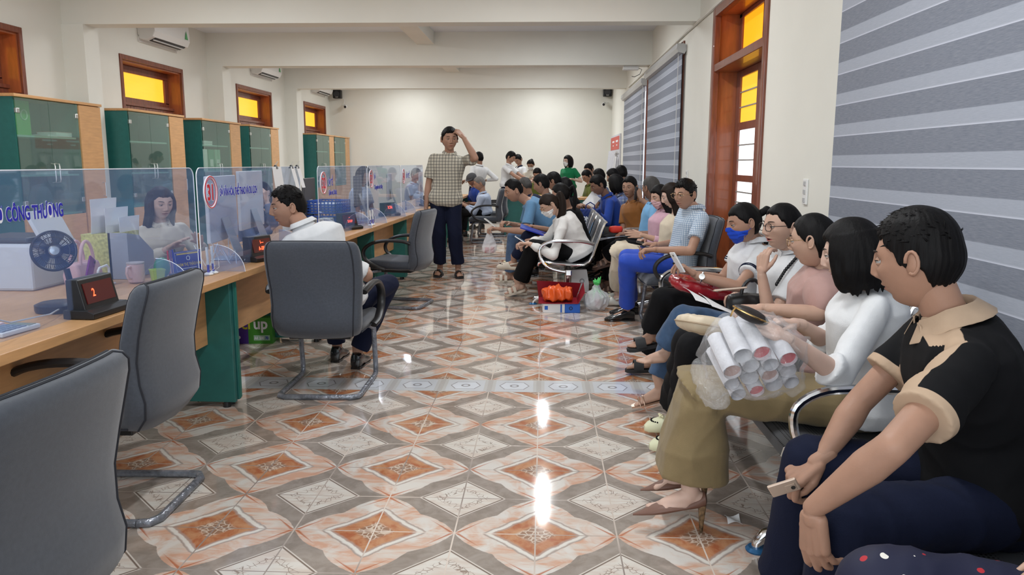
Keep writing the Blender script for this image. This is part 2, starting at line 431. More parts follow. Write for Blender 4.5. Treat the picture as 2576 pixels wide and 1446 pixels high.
# door on the right, leaf at the outer side of the thick wall
def right_door():
    root = thing('door_1', None, None); root['kind'] = 'structure'
    ya, yb, _, zt = RD; x0 = XR-.025; xo = XR+.385
    f = MB(); f.bx((x0, ya, 0), (XR+.04, ya+.07, zt)); f.bx((x0, yb-.09, 0), (XR+.04, yb, zt)); f.bx((x0, ya+.07, zt-.08), (XR+.04, yb-.09, zt))
    f.bx((x0+.01, ya+.07, 2.20), (XR+.38, yb-.09, 2.27))
    f.build('door_frame', M_wood, root, smooth=False, bevel=.01)
    j = MB(); j.bx((XR+.04, yb-.06, 0), (xo, yb-.02, zt)); j.bx((XR+.04, ya+.02, 0), (xo, ya+.06, zt)); j.bx((XR+.04, ya+.06, zt-.06), (xo, yb-.06, zt-.02))
    j.build('jamb_lining', M_jamb, root, smooth=False)
    xs = XR+.21
    t = MB()
    for a, b in ((ya+.06, ya+.16), ((ya+yb)/2-.05, (ya+yb)/2+.05), (yb-.16, yb-.06)): t.bx((xs, a, 2.27), (xs+.05, b, zt-.06))
    t.bx((xs, ya+.06, 2.27), (xs+.05, yb-.06, 2.35)); t.bx((xs, ya+.06, zt-.10), (xs+.05, yb-.06, zt-.06))
    t.build('transom_frame', M_wood, root, smooth=False, bevel=.006)
    MB().bx((xs+.02, ya+.1, 2.24), (xs+.03, yb-.1, zt-.1)).build('transom_pane', M_oglass, root, smooth=False)
    W = (yb-ya-.12)/2
    for k in range(2):
        a = ya+.06+k*W; b = a+W
        d = MB(); d.bx((xs, a+.004, .02), (xs+.045, a+.13, 2.20)); d.bx((xs, b-.13, .02), (xs+.045, b-.004, 2.20))
        for z0, z1 in ((2.14, 2.20), (1.66, 1.73), (1.19, 1.25), (.80, .90), (.02, .22)): d.bx((xs, a+.13, z0), (xs+.045, b-.13, z1))
        lf = d.build('leaf', M_wood, root, smooth=False, bevel=.005)
        for (z0, z1, mm) in ((1.73, 2.14, M_yglass), (1.25, 1.66, M_white_out), (.90, 1.19, M_white_out)):
            MB().bx((xs+.02, a+.12, z0), (xs+.03, b-.12, z1)).build('pane', mm, lf, smooth=False)
            g = MB()
            for q in (1/3, 2/3):
                z = z0+(z1-z0)*q; g.bx((xs+.005, a+.13, z-.006), (xs+.019, b-.13, z+.006))
            g.build('louvre_bar', mat('grey_iron', (.35, .33, .3), .5), lf, smooth=False)
        MB().bx((xs+.012, a+.12, .22), (xs+.03, b-.12, .80)).build('panel', M_wood, lf, smooth=False)
right_door()

# windows behind the striped blinds on the right
def right_window(i, ya, yb, z0, z1):
    root = thing('window_%d' % i, None, None); root['kind'] = 'structure'
    x0 = XR-.02
    f = MB()
    for a, b in ((ya, ya+(.34 if i == 7 else .10)), (yb-.06, yb)): f.bx((x0, a, z0), (XR+.28, b, z1))
    f.bx((x0, ya+.06, z1-.06), (XR+.28, yb-.06, z1)); f.bx((x0, ya+.06, z0), (XR+.28, yb-.06, z0+.06))
    for k in range(1, 4):
        y = ya+(yb-ya)*k/4; f.bx((XR+.2, y-.04, z0+.06), (XR+.25, y+.04, z1-.06))
    f.build('window_frame', M_wood, root, smooth=False, bevel=.006)
    MB().bx((XR+.22, ya+.05, z0+.05), (XR+.23, yb-.05, z1-.05)).build('pane', M_white_out, root, smooth=False)
for i, (a, b, c, d) in enumerate(RW): right_window(i+6, a, b, c, d)

BZ0 = .047
def blind_mat():
    mt = mat('striped_blind_fabric', (.2, .22, .28), .8); t = NT(mt); vec, X, Y, Z = t.xyz()
    fr = t.m('FRACT', t.m('DIVIDE', t.m('SUBTRACT', Z, BZ0), .161))
    dark = t.step(fr, .375, .40)
    st = t.n('ShaderNodeMapping'); st.inputs['Scale'].default_value = (1, 6, 160); t.nt.links.new(vec, st.inputs[0])
    nn = t.noise(st.outputs[0], 3, 4, .7)
    d = t.mix(t.step(nn, .3, .7), (.175, .195, .245), (.265, .285, .335))
    l = t.mix(t.step(nn, .3, .7), (.36, .39, .46), (.42, .45, .52))
    C = t.mix(dark, l, d); C = t.mix(t.m('MULTIPLY', t.m('SUBTRACT', 1, t.step(fr, .0, .06)), t.m('SUBTRACT', 1, dark)), C, (.62, .65, .74))
    t.out(C, 'Base Color'); return mt
M_blind = blind_mat()
M_alu = mat('grey_aluminium', (.50, .50, .50), .4, metal=.3)
def blind(label, ya, yb, ztop, zbot, x, cord=True):
    r = thing('roller_blind', label, 'blind', (x, ya, 0), 0, None)
    L = yb-ya
    h = MB(); pr = [(-.02, -.02), (.06, -.04), (.085, 0), (.085, .05), (.05, .075), (-.04, .075), (-.045, .02)]
    h.prism(pr, L+.06, lambda u, v, w: (-.03+u*.9, w-.03, ztop+v))
    h.build('headrail', M_alu, r, smooth=False, bevel=.004)
    MB().bx((-.004, 0, zbot), (.004, L, ztop)).build('fabric', M_blind, r, smooth=False)
    MB().bx((-.015, 0, zbot-.03), (.012, L, zbot)).build('bottom_bar', M_alu, r, smooth=False, bevel=.004)
    if cord: MB().tube([(-.03, .08, ztop-.02), (-.032, .08, 1.6), (-.03, .08, .9), (-.022, .10, .9), (-.024, .10, 1.6), (-.022, .1, ztop-.02)], .0022, 6).build('pull_cord', mat('white_plastic', (.8, .8, .78), .4), r)
    r2 = r
    return r2
M_whiteP = mat('white_plastic', (.8, .8, .78), .4)
blind('wide grey striped roller blind beside the camera at the right edge', .95, 4.30, 2.72, .35, 1.565, False)
blind('grey striped roller blind nearest the brown wooden door', 9.12, 11.95, 2.62, .70, 1.555)
blind('grey striped roller blind farthest along the right wall, with sunlit gap', 12.36, 15.45, 2.58, .70, 1.555)
# the gap light beside the farther blind
# ------------------------------------------------------------------ counter desks
M_beech = mat('beech_laminate', (.60, .33, .145), .35, var=.10, vscale=6, stretch=(8, 1, 8), bump=.02)
M_beechd = mat('beech_edge', (.52, .27, .11), .4, var=.1, vscale=6, stretch=(8, 1, 8))
M_green = mat('green_laminate', (.024, .145, .130), .35, var=.08, vscale=20)
M_black = mat('black_plastic', (.012, .012, .013), .4)
M_dgrey = mat('dark_grey_plastic', (.05, .05, .055), .45)
CA = math.atan(.0215)
CROOT = (-1.763, 0, 0)
def cx(y, off=0): return -1.763+.0215*y+off      # x of the counter's public edge at depth y
DESKS = [(-.4, 1.95), (1.95, 4.12), (4.12, 5.72), (5.72, 7.32), (7.32, 8.92), (8.92, 10.52), (10.52, 12.1), (12.1, 13.7), (13.7, 15.2)]
DL = ['leftmost beech desk top of the counter, cut off by the frame edge', 'beech desk under the small fan and pink mug', 'beech desk under the window-31 screen beside the man in white shirt',
      'beech desk holding blue file baskets behind window 32', 'beech desk with twin pens before window 33', 'beech desk beside the empty armchair', 'beech desk behind the standing man in plaid',
      'far beech desk where the man in a cap sits', 'farthest beech desk near the back wall']
for (a, b), lab in zip(DESKS, DL):
    t = thing('counter_desk', lab, 'desk', (cx(a), a, 0), -CA, 'desks of the long service counter')
    L = b-a
    MB().bx((-.70, .002, .712), (0, L-.002, .75)).build('desk_top', [M_beech], t, smooth=False, bevel=.003)
    for yy in (.012, L-.042):
        lg = MB().bx((-.66, yy, .03), (-.035, yy+.03, .712)).build('side_panel', M_green, t, smooth=False, bevel=.003)
        MB().cone((-.09, yy+.015, 0), (-.09, yy+.015, .03), .022, .018, 12).cone((-.6, yy+.015, 0), (-.6, yy+.015, .03), .022, .018, 12).build('foot', M_black, lg)
    MB().bx((-.19, .045, .36), (-.172, L-.045, .712)).build('modesty_panel', M_beech, t, smooth=False)
    # dark strip down the edge of the green panel
    MB().bx((-.036, .014, .04), (-.030, .040, .70)).build('edge_strip', mat('green_edge', (.03, .19, .15), .4), t, smooth=False)

# ------------------------------------------------------------------ acrylic screens with lettering
def front_fresnel(nt, fr, k=1):   # mirror reflection from the outer faces only
    g = nt.nodes.new('ShaderNodeNewGeometry'); a = nt.nodes.new('ShaderNodeMath'); a.operation = 'SUBTRACT'; a.inputs[0].default_value = k
    nt.links.new(g.outputs['Backfacing'], a.inputs[1]); b = nt.nodes.new('ShaderNodeMath'); b.operation = 'MULTIPLY'; b.use_clamp = True
    nt.links.new(fr.outputs[0], b.inputs[0]); nt.links.new(a.outputs[0], b.inputs[1]); return b.outputs[0]
def acrylic():
    mt = bpy.data.materials.new('clear_acrylic'); mt.use_nodes = True; nt = mt.node_tree; nt.nodes.clear()
    o = nt.nodes.new('ShaderNodeOutputMaterial'); tr = nt.nodes.new('ShaderNodeBsdfTransparent'); tr.inputs[0].default_value = (.86, .90, .96, 1)
    g = nt.nodes.new('ShaderNodeBsdfGlossy'); g.inputs['Roughness'].default_value = .03; g.inputs[0].default_value = (.9, .95, 1, 1)
    df = nt.nodes.new('ShaderNodeBsdfDiffuse'); df.inputs[0].default_value = (.35, .48, .85, 1)
    fr = nt.nodes.new('ShaderNodeFresnel'); fr.inputs[0].default_value = 1.42
    m1 = nt.nodes.new('ShaderNodeMixShader'); m2 = nt.nodes.new('ShaderNodeMixShader'); m1.inputs[0].default_value = .11
    nt.links.new(tr.outputs[0], m1.inputs[1]); nt.links.new(df.outputs[0], m1.inputs[2])
    ff = front_fresnel(nt, fr); nt.links.new(ff, m2.inputs[0]); nt.links.new(m1.outputs[0], m2.inputs[1]); nt.links.new(g.outputs[0], m2.inputs[2])
    nt.links.new(m2.outputs[0], o.inputs[0]); return mt
M_acr = acrylic(); M_acre = mat('acrylic_edge', (.75, .80, .88), .2, emit=None, spec=.8)
M_blue = mat('blue_lettering', (.02, .02, .42), .5); M_red = mat('red_lettering', (.62, .012, .03), .5); M_lw = mat('white_lettering', (.85, .85, .88), .5)
def text(s, mt, size, M, parent, name='lettering', off=0, ext=.0004, align='LEFT', sx=1):
    c = bpy.data.curves.new(name, 'FONT'); c.body = s; c.size = size; c.extrude = ext; c.offset = off; c.align_x = align
    c.resolution_u = 3; c.materials.append(mt)
    tmp = bpy.data.objects.new(name, c); TMP.collection.objects.link(tmp); TMP.view_layers[0].update()
    me = bpy.data.meshes.new_from_object(tmp.evaluated_get(TMP.view_layers[0].depsgraph)); bpy.data.objects.remove(tmp)
    o = bpy.data.objects.new(name, me); COL.objects.link(o)
    if parent is not None: o.parent = parent
    o.matrix_basis = M @ Matrix.Diagonal((sx, 1, 1, 1))
    return o
# lettering faces the public (+x); local text x runs along +y
TX = Matrix(((0, 0, 1, 0), (1, 0, 0, 0), (0, 1, 0, 0), (0, 0, 0, 1)))
def outlined(s, z, y, size, parent, sx=1):
    text(s, M_lw, size, Matrix.Translation((.0065, y, z)) @ TX, parent, 'lettering', size*.040, .0002, sx=sx)
    text(s, M_blue, size, Matrix.Translation((.0078, y, z)) @ TX, parent, 'lettering', size*.022, .0003, sx=sx)
def screen(label, a, b, num=None, lines=(), off=-.125, y0=.2):
    t = thing('acrylic_screen', label, 'screen', (cx(a, off), a, .75), -CA, 'clear screens along the counter')
    L = b-a; H = .575; r = .045; poly = [(0, 0), (L, 0)]
    for k in range(7): q = math.pi/2*k/6; poly.append((L-r+r*math.cos(q), H-r+r*math.sin(q)))
    for k in range(7): q = math.pi/2+math.pi/2*k/6; poly.append((r+r*math.cos(q), H-r+r*math.sin(q)))
    MB().prism(poly, .004, lambda u, v, w: (w, u, v)).build('panel', M_acr, t, smooth=False)
    e = MB().tube([(.002, u, v) for u, v in poly[1:]+[poly[0]]], .0028, 5); e.build('polished_edge', M_acre, t)
    for y in (.25, L-.35):   # half-round feet
        pl = [(0.0, 0.0)]+[(.17*math.cos(math.pi/2*k/10), .15*math.sin(math.pi/2*k/10)) for k in range(11)]
        f = MB().prism(pl, .004, lambda u, v, w: (u-.04, y+w, v)); q = f.build('foot_fin', M_acr, t, smooth=False)
        MB().tube([(u-.04, y+.002, v) for u, v in pl[1:]], .002, 5).build('polished_edge', M_acre, q)
    if num:
        zc = .445
        for rr, th, mm, dx in ((.084, .0055, M_lw, .0055), (.084, .0038, M_red, .0075), (.071, .0016, M_red, .007)):
            MB().tube([(dx, y0+rr*.90*math.cos(q), zc+rr*math.sin(q)) for q in [2*math.pi*k/32 for k in range(32)]], th, 8, closed=True).build('ring', mm, t)
        text(num, M_lw, .118, Matrix.Translation((.0062, y0, zc-.041)) @ TX, t, 'number', .006, .0002, 'CENTER', .72)
        text(num, M_red, .118, Matrix.Translation((.0076, y0, zc-.041)) @ TX, t, 'number', .003, .0003, 'CENTER', .72)
    for (s, y, z, size, sx) in lines: outlined(s, z, y, size, t, sx)
    return t
screen('clear acrylic screen at the left edge lettered CÔNG THƯƠNG', 1.75, 3.93, None, [('SỞ CÔNG THƯƠNG', .74, .402, .070, .57)])
screen('clear acrylic screen with red ringed 31, between nameplate and white-shirted man', 3.96, 5.56, '31', [('SỞ VĂN HÓA, THỂ THAO VÀ DU LỊCH', .26, .42, .060, .50)], y0=.147)
screen('clear acrylic screen with red ringed 32 before the blue baskets', 5.97, 7.50, '32', [('SỞ Y TẾ', .27, .42, .075, .45), ('(Lĩnh vực Dược)', .27, .345, .055, .60)], y0=.14)
screen('clear acrylic screen with red ringed 33 behind the empty armchair', 7.53, 9.10, '33', [('SỞ', .26, .44, .07, .6), ('Tài nguyên môi trường', .26, .34, .062, .62)], y0=.14)
screen('farthest clear acrylic screen, beside the plaid man', 9.13, 10.6, '34', [('SỞ Y TẾ', .30, .42, .08, .7)], y0=.14)

# ------------------------------------------------------------------ cabinets with glass doors
M_cglass = bpy.data.materials.new('cabinet_glass'); M_cglass.use_nodes = True
def _cg():
    nt = M_cglass.node_tree; nt.nodes.clear(); o = nt.nodes.new('ShaderNodeOutputMaterial')
    tr = nt.nodes.new('ShaderNodeBsdfTransparent'); tr.inputs[0].default_value = (.82, .92, .88, 1)
    g = nt.nodes.new('ShaderNodeBsdfGlossy'); g.inputs['Roughness'].default_value = .02; g.inputs[0].default_value = (.9, 1, .97, 1)
    df = nt.nodes.new('ShaderNodeBsdfDiffuse'); df.inputs[0].default_value = (.30, .40, .36, 1); m0 = nt.nodes.new('ShaderNodeMixShader'); m0.inputs[0].default_value = .16
    nt.links.new(tr.outputs[0], m0.inputs[1]); nt.links.new(df.outputs[0], m0.inputs[2])
    fr = nt.nodes.new('ShaderNodeFresnel'); fr.inputs[0].default_value = 1.55
    m2 = nt.nodes.new('ShaderNodeMixShader'); nt.links.new(front_fresnel(nt, fr), m2.inputs[0]); nt.links.new(m0.outputs[0], m2.inputs[1]); nt.links.new(g.outputs[0], m2.inputs[2])
    nt.links.new(m2.outputs[0], o.inputs[0])
_cg()
M_steel = mat('brushed_steel', (.62, .62, .60), .3, metal=.9)
M_chrome = mat('chrome', (.75, .75, .76), .12, metal=1)
M_gshelf = mat('glass_shelf_edge', (.35, .55, .50), .25)
XC = -4.70
def make_cabinet(label, y0, W=1.34):
    t = thing('filing_cabinet', label, 'cabinet', (XC, y0, 0), 0, 'glass-door cabinets along the left wall')
    D = .21 if False else .40; H = 1.93; G = W*.70
    c = MB(); c.bx((-D, 0, .05), (-.02, .02, H)); c.bx((-D, W-.02, .05), (-.02, W, H)); c.bx((-D, G, .05), (-.02, G+.02, H))
    c.bx((-D, .02, .05), (-D+.012, W-.02, H)); c.bx((-D, .02, .05), (-.02, W-.02, .07))
    c.build('carcass', M_green, t, smooth=False)
    MB().bx((-D+.013, .02, .9), (-D+.016, G*.5, H)).build('back_panel', M_beech, t, smooth=False)
    MB().bx((-D-.01, -.015, H), (.012, W+.015, 1.957)).build('top_board', M_beech, t, smooth=False, bevel=.003)
    MB().bx((-D, 0, 0), (-.03, W, .05)).build('plinth', M_black, t, smooth=False)
    dd = MB().bx((-.02, G+.022, .08), (0, W, H-.005)).build('solid_door', M_beech, t, smooth=False, bevel=.002)
    MB().tube([(0, W-.06, 1.0), (.03, W-.06, 1.0), (.03, W-.06, 1.14), (0, W-.06, 1.14)], .005, 8).build('handle', M_steel, dd)
    for k in range(2):
        a = .0+k*G/2+.003; b = a+G/2-.006
        g = MB().bx((-.006, a, .85), (0, b, H-.008)).build('glass_door', M_cglass, t, smooth=False)
        yh = G/2-.035 if k == 0 else G/2+.035
        MB().tube([(0, yh, 1.16), (.035, yh, 1.165), (.04, yh, 1.19), (.04, yh, 1.31), (.035, yh, 1.335), (0, yh, 1.34)], .006, 8).build('handle', M_steel, g)
        yh = .03 if k == 0 else G-.03
        for z in (H-.12, .98): MB().bx((-.02, yh-.022, z-.022), (.006, yh+.022, z+.022)).build('hinge', M_steel, g, smooth=False, bevel=.004)
        lf = MB().bx((-.02, a, .08), (0, b, .84)).build('lower_door', M_beech, t, smooth=False, bevel=.002)
    for z in (1.58, 1.22, .84): MB().bx((-D+.02, .022, z), (-.04, G-.002, z+.018)).build('shelf', M_gshelf, t, smooth=False)
    return t
CL = ['green and beech glass-door cabinet at the left edge holding a green folder', 'green and beech glass-door cabinet below the largest yellow window', 'cabinet with binders behind glass, third from the left',
      'cabinet below the second yellow window, its right side against the pilaster', 'cabinet below the farthest yellow window', 'last cabinet in the row, nearest the far wall']
CYS = [6.82, 8.72, 10.62, 12.36, 16.02, 17.40]
for lab, y in zip(CL, CYS): make_cabinet(lab, y, 1.34 if y < 11 else (1.34 if y < 15 else 1.33))

M_paper = mat('white_paper', (.80, .80, .80), .7); M_gfold = mat('green_folder', (.10, .48, .12), .5)
M_paperw = mat('off_white_paper', (.62, .62, .66), .7, var=.06, vscale=30)
def box_thing(name, label, cat, c, d, mt, rz=0, bevel=.002, group=None, mi=None):
    o = MB().box((0, 0, 0), d).build(name, mt, None, smooth=False, bevel=bevel); o.location = c; o.rotation_euler = (0, 0, rz)
    return tag(o, label, cat, group)
def book(label, c, d, cover, rz=0, group=None):
    t = thing('book', label, 'book', c, rz, group); x, y, z = d
    MB().bx((-x/2, -y/2, 0), (x/2, y/2, .004)).bx((-x/2, -y/2, z-.004), (x/2, y/2, z)).bx((-x/2, -y/2, 0), (-x/2+.004, y/2, z)).build('cover', cover, t, smooth=False)
    MB().bx((-x/2+.005, -y/2+.004, .004), (x/2-.004, y/2-.004, z-.004)).build('pages', M_paper, t, smooth=False)
    return t
gf = box_thing('green_folder', 'bright green folder standing behind glass in the leftmost cabinet', 'folder', (-4.86, 7.11, 1.598+.16), (.03, .24, .32), M_gfold)
MB().tube([(.017, .045*math.cos(q)+.03, .045*math.sin(q)+.03) for q in [2*math.pi*k/20 for k in range(20)]], .006, 6, closed=True).build('emblem', mat('pale_green_print', (.6, .8, .6), .5), gf)
book('pink-edged book lying on the upper shelf of the leftmost cabinet', (-4.87, 7.62, 1.598), (.2, .26, .05), mat('pink_cover', (.6, .3, .3), .5))
book('flat white booklet beside the pink-edged book in the leftmost cabinet', (-4.85, 7.40, 1.598), (.2, .16, .02), M_paper)
book('open papers stack on the lower shelf of the leftmost cabinet', (-4.85, 7.35, 1.238), (.2, .5, .03), M_paper)
for k in range(2): book(['white book on the upper shelf of the third cabinet', 'upper white book resting on another in the third cabinet'][k], (-4.87, 10.95, 1.598+.03*k), (.2, .28, .028), M_paper)
for k, lab in enumerate(['white binder in the third cabinet behind the left handle', 'green binder with white label in the third cabinet', 'pale green binder at the right in the third cabinet']):
    b = thing('binder', lab, 'binder', (-4.86, 10.78+.22*k, 1.238), 0)
    MB().bx((-.13, -.09, 0), (.1, .09, .30)).build('cover', [M_paper, mat('green_binder', (.05, .35, .2), .5), mat('pale_green_binder', (.3, .55, .4), .5)][k], b, smooth=False, bevel=.003)
    MB().bx((.1, -.05, .06), (.102, .05, .16)).build('spine_label', M_paper, b, smooth=False)

# ------------------------------------------------------------------ air conditioners
def aircon(label, y, g='split air conditioners over the left windows'):
    t = thing('air_conditioner', label, 'air conditioner', (XL, y, 2.90), 0, g)
    L = .98
    pr = [(0, .04), (.0, .33), (.17, .33), (.225, .30), (.235, .10), (.20, .03), (.12, -.005), (.03, .0)]
    MB().prism(pr, L, lambda u, v, w: (u, w, v)).build('body', mat('aircon_white', (.82, .82, .80), .35), t, smooth=False, bevel=.01)
    MB().box((.155, L/2, .006), (.09, L-.16, .01), Euler((0, -.35, 0)).to_matrix()).build('outlet', M_black, t, smooth=False)
    MB().box((.165, L/2, .0), (.012, L-.16, .014), Euler((0, -.3, 0)).to_matrix()).build('louvre', MATS['aircon_white'], t, smooth=False)
    MB().bx((.0, .0, -.03), (.02, L, .05)).build('mounting_plate', MATS['aircon_white'], t, smooth=False)
    MB().prism([(0, 0), (.09, 0), (.045, .11)], .002, lambda u, v, w: (.237+w, L-.16+u, .12+v)).build('sticker', mat('green_sticker', (.1, .4, .15), .5), t, smooth=False)
    MB().tube([(.05, L-.02, .0), (.03, L+.02, -.03)], .015, 8).build('pipe', M_whiteP, t)
aircon('white split air conditioner nearest the camera, green sticker on front', 9.95)
aircon('white air conditioner partly hidden above the second yellow window', 13.75)
aircon('farthest white air conditioner above the last yellow window', 17.3)

# ------------------------------------------------------------------ tube lamps on the ceiling
M_tube = mat('lit_tube', (1, 1, 1), .3, emit=(1, .99, .96), estr=5)
for i, (x, y) in enumerate(LAMPS):
    t = thing('tube_lamp', 'fluorescent ceiling tube, %s, %s from the camera' % ('left row' if x < -1 else 'right row', ['first', 'second', 'third', 'fourth', 'farthest'][i//2]), 'lamp', (x, y, ZC), 0, 'ceiling tube lamps')
    MB().bx((-.03, -.62, -.035), (.03, .62, 0)).build('housing', M_whiteP, t, smooth=False, bevel=.004)
    MB().tube([(0, -.58, -.05), (0, .58, -.05)], .014, 12).build('tube', M_tube, t)
# small white lamp under the second beam by the right wall
t = thing('emergency_lamp', 'slim white lamp under the beam above the right blinds, cord dangling', 'lamp', (1.30, 12.12, ZB-.03))
MB().box((0, 0, 0), (.24, .09, .06)).build('housing', M_whiteP, t, smooth=False, bevel=.01)
MB().tube([(.12, 0, 0), (.17, 0, -.02), (.14, 0, -.09), (.06, 0, -.13), (.02, 0, -.12)], .005, 6).build('cord', M_dgrey, t)

# ------------------------------------------------------------------ speakers and cameras on the far wall
def speaker(label, p):
    t = thing('wall_speaker', label, 'speaker', p)
    MB().box((0, 0, 0), (.20, .15, .20)).build('cabinet', M_black, t, smooth=False, bevel=.02)
    MB().lathe([(.001, 0), (.06, 0), (.07, .012), (.0, .012)], (0, -.085, -.0), 20, Euler((math.radians(90), 0, 0)).to_matrix()).build('cone', M_dgrey, t)
    MB().box((0, -.078, -.07), (.06, .004, .018)).build('badge', M_steel, t, smooth=False)
    MB().bx((-.03, .075, -.03), (.03, .14, .03)).build('bracket', M_black, t, smooth=False)
def camera_(label, p, s):
    t = thing('security_camera', label, 'camera', p)
    MB().caps((0, 0, 0), (.03*s, -.08, -.02), .04, .045, 16).build('body', M_whiteP, t)
    MB().lathe([(.0, .0), (.028, 0), (.03, .01), (.0, .012)], (.032*s, -.118, -.026), 16, Euler((math.radians(90), 0, 0)).to_matrix()).build('lens', M_black, t)
    MB().tube([(0, .02, 0), (-.07*s, .05, .02), (-.09*s, .1, .03)], .012, 8).build('bracket', M_whiteP, t)
speaker('black wall speaker at the upper left of the far wall', PP(849, 237, 18.66)); speaker('black wall speaker at the upper right of the far wall', PP(1528, 232, 18.66))
camera_('white security camera under the left speaker', PP(868, 267, 18.7), 1); camera_('white security camera under the right speaker', PP(1521, 261, 18.7), -1)
a, b = PP(862, 245, 18.75), PP(866, 262, 18.75)
tag(MB().tube([a, (a+b)/2+Vector((.03, 0, .02)), b], .006, 6).build('camera_cable', M_whiteP), 'thin cable running from the left speaker down to the camera', 'cable')

# notice board on the right wall
t = thing('notice_board', 'notice board with red header and hanging leaflet racks on right wall', 'notice board', (XR-.032, 16.35, .95))
MB().bx((0, 0, 0), (.03, 2.2, 1.02)).build('panel', M_paperw, t, smooth=False)
MB().bx((-.004, .1, .70), (0, 2.1, .98)).build('header', mat('red_header', (.6, .08, .06), .5), t, smooth=False)
for y, w in ((.35, .5), (1.2, .5)):
    MB().bx((-.006, y, .86), (-.004, y+w, .90)).build('pale_line', M_lw, t, smooth=False); MB().bx((-.006, y+.15, .78), (-.004, y+w-.15, .81)).build('pale_line', M_lw, t, smooth=False)
for z in (.62, .1):
    q = MB(); q.tube([(-.02, .1, z), (-.02, 2.1, z)], .008, 6)
    for k in range(12): q.tube([(-.02, .15+k*.17, z+.05), (-.05, .15+k*.17, z-.03), (-.02, .15+k*.17, z-.08)], .006, 5)
    q.build('wire_rack', M_steel, t)
for k in range(5):
    tag(MB().sheet([[Vector((-.05-.01*i, .0, -.0-i*.1)) + Vector((.008*math.sin(j*2+k), j*.07, 0)) for j in range(4)] for i in range(5)], (-.002, 0, 0)).build('hanging_leaflet', M_paper), None)
    o = COL.objects[-1] if False else bpy.data.objects['hanging_leaflet'] if k == 0 else bpy.data.objects['hanging_leaflet.%03d' % k]
    o.location = (XR-.03, 16.5+k*.4, 1.5); tag(o, '%s white leaflet from the window end on the notice board rack' % ['first', 'second', 'third', 'fourth', 'fifth'][k], 'leaflet', 'leaflets on the notice board rack')
o = MB().sheet([[Vector((-.002-.012*i*(j > 0)-.05*j, j*.09, -i*.11)) for j in range(4)] for i in range(5)], (-.003, 0, 0)).build('calendar', M_paperw); o.location = (XR-.033, 16.9, 1.62)
tag(o, 'grey curled calendar sheet sticking out beside the notice board', 'calendar')

# sockets on the right wall
def socket(label, y, z, n=3):
    t = thing('wall_socket', label, 'socket', (XR, y, z))
    MB().box((-.006, 0, 0), (.012, .075, .155)).build('plate', M_whiteP, t, smooth=False, bevel=.004)
    for k in range(n): MB().box((-.014, 0, -.05+.05*k), (.006, .03, .025)).build('switch', mat('grey_plastic', (.5, .5, .5), .4), t, smooth=False)
socket('white switch plate on the right wall between door and near blind', 4.80, 1.185); socket('small pale switch plate beside the nearer grey blind', 8.75, 1.20)

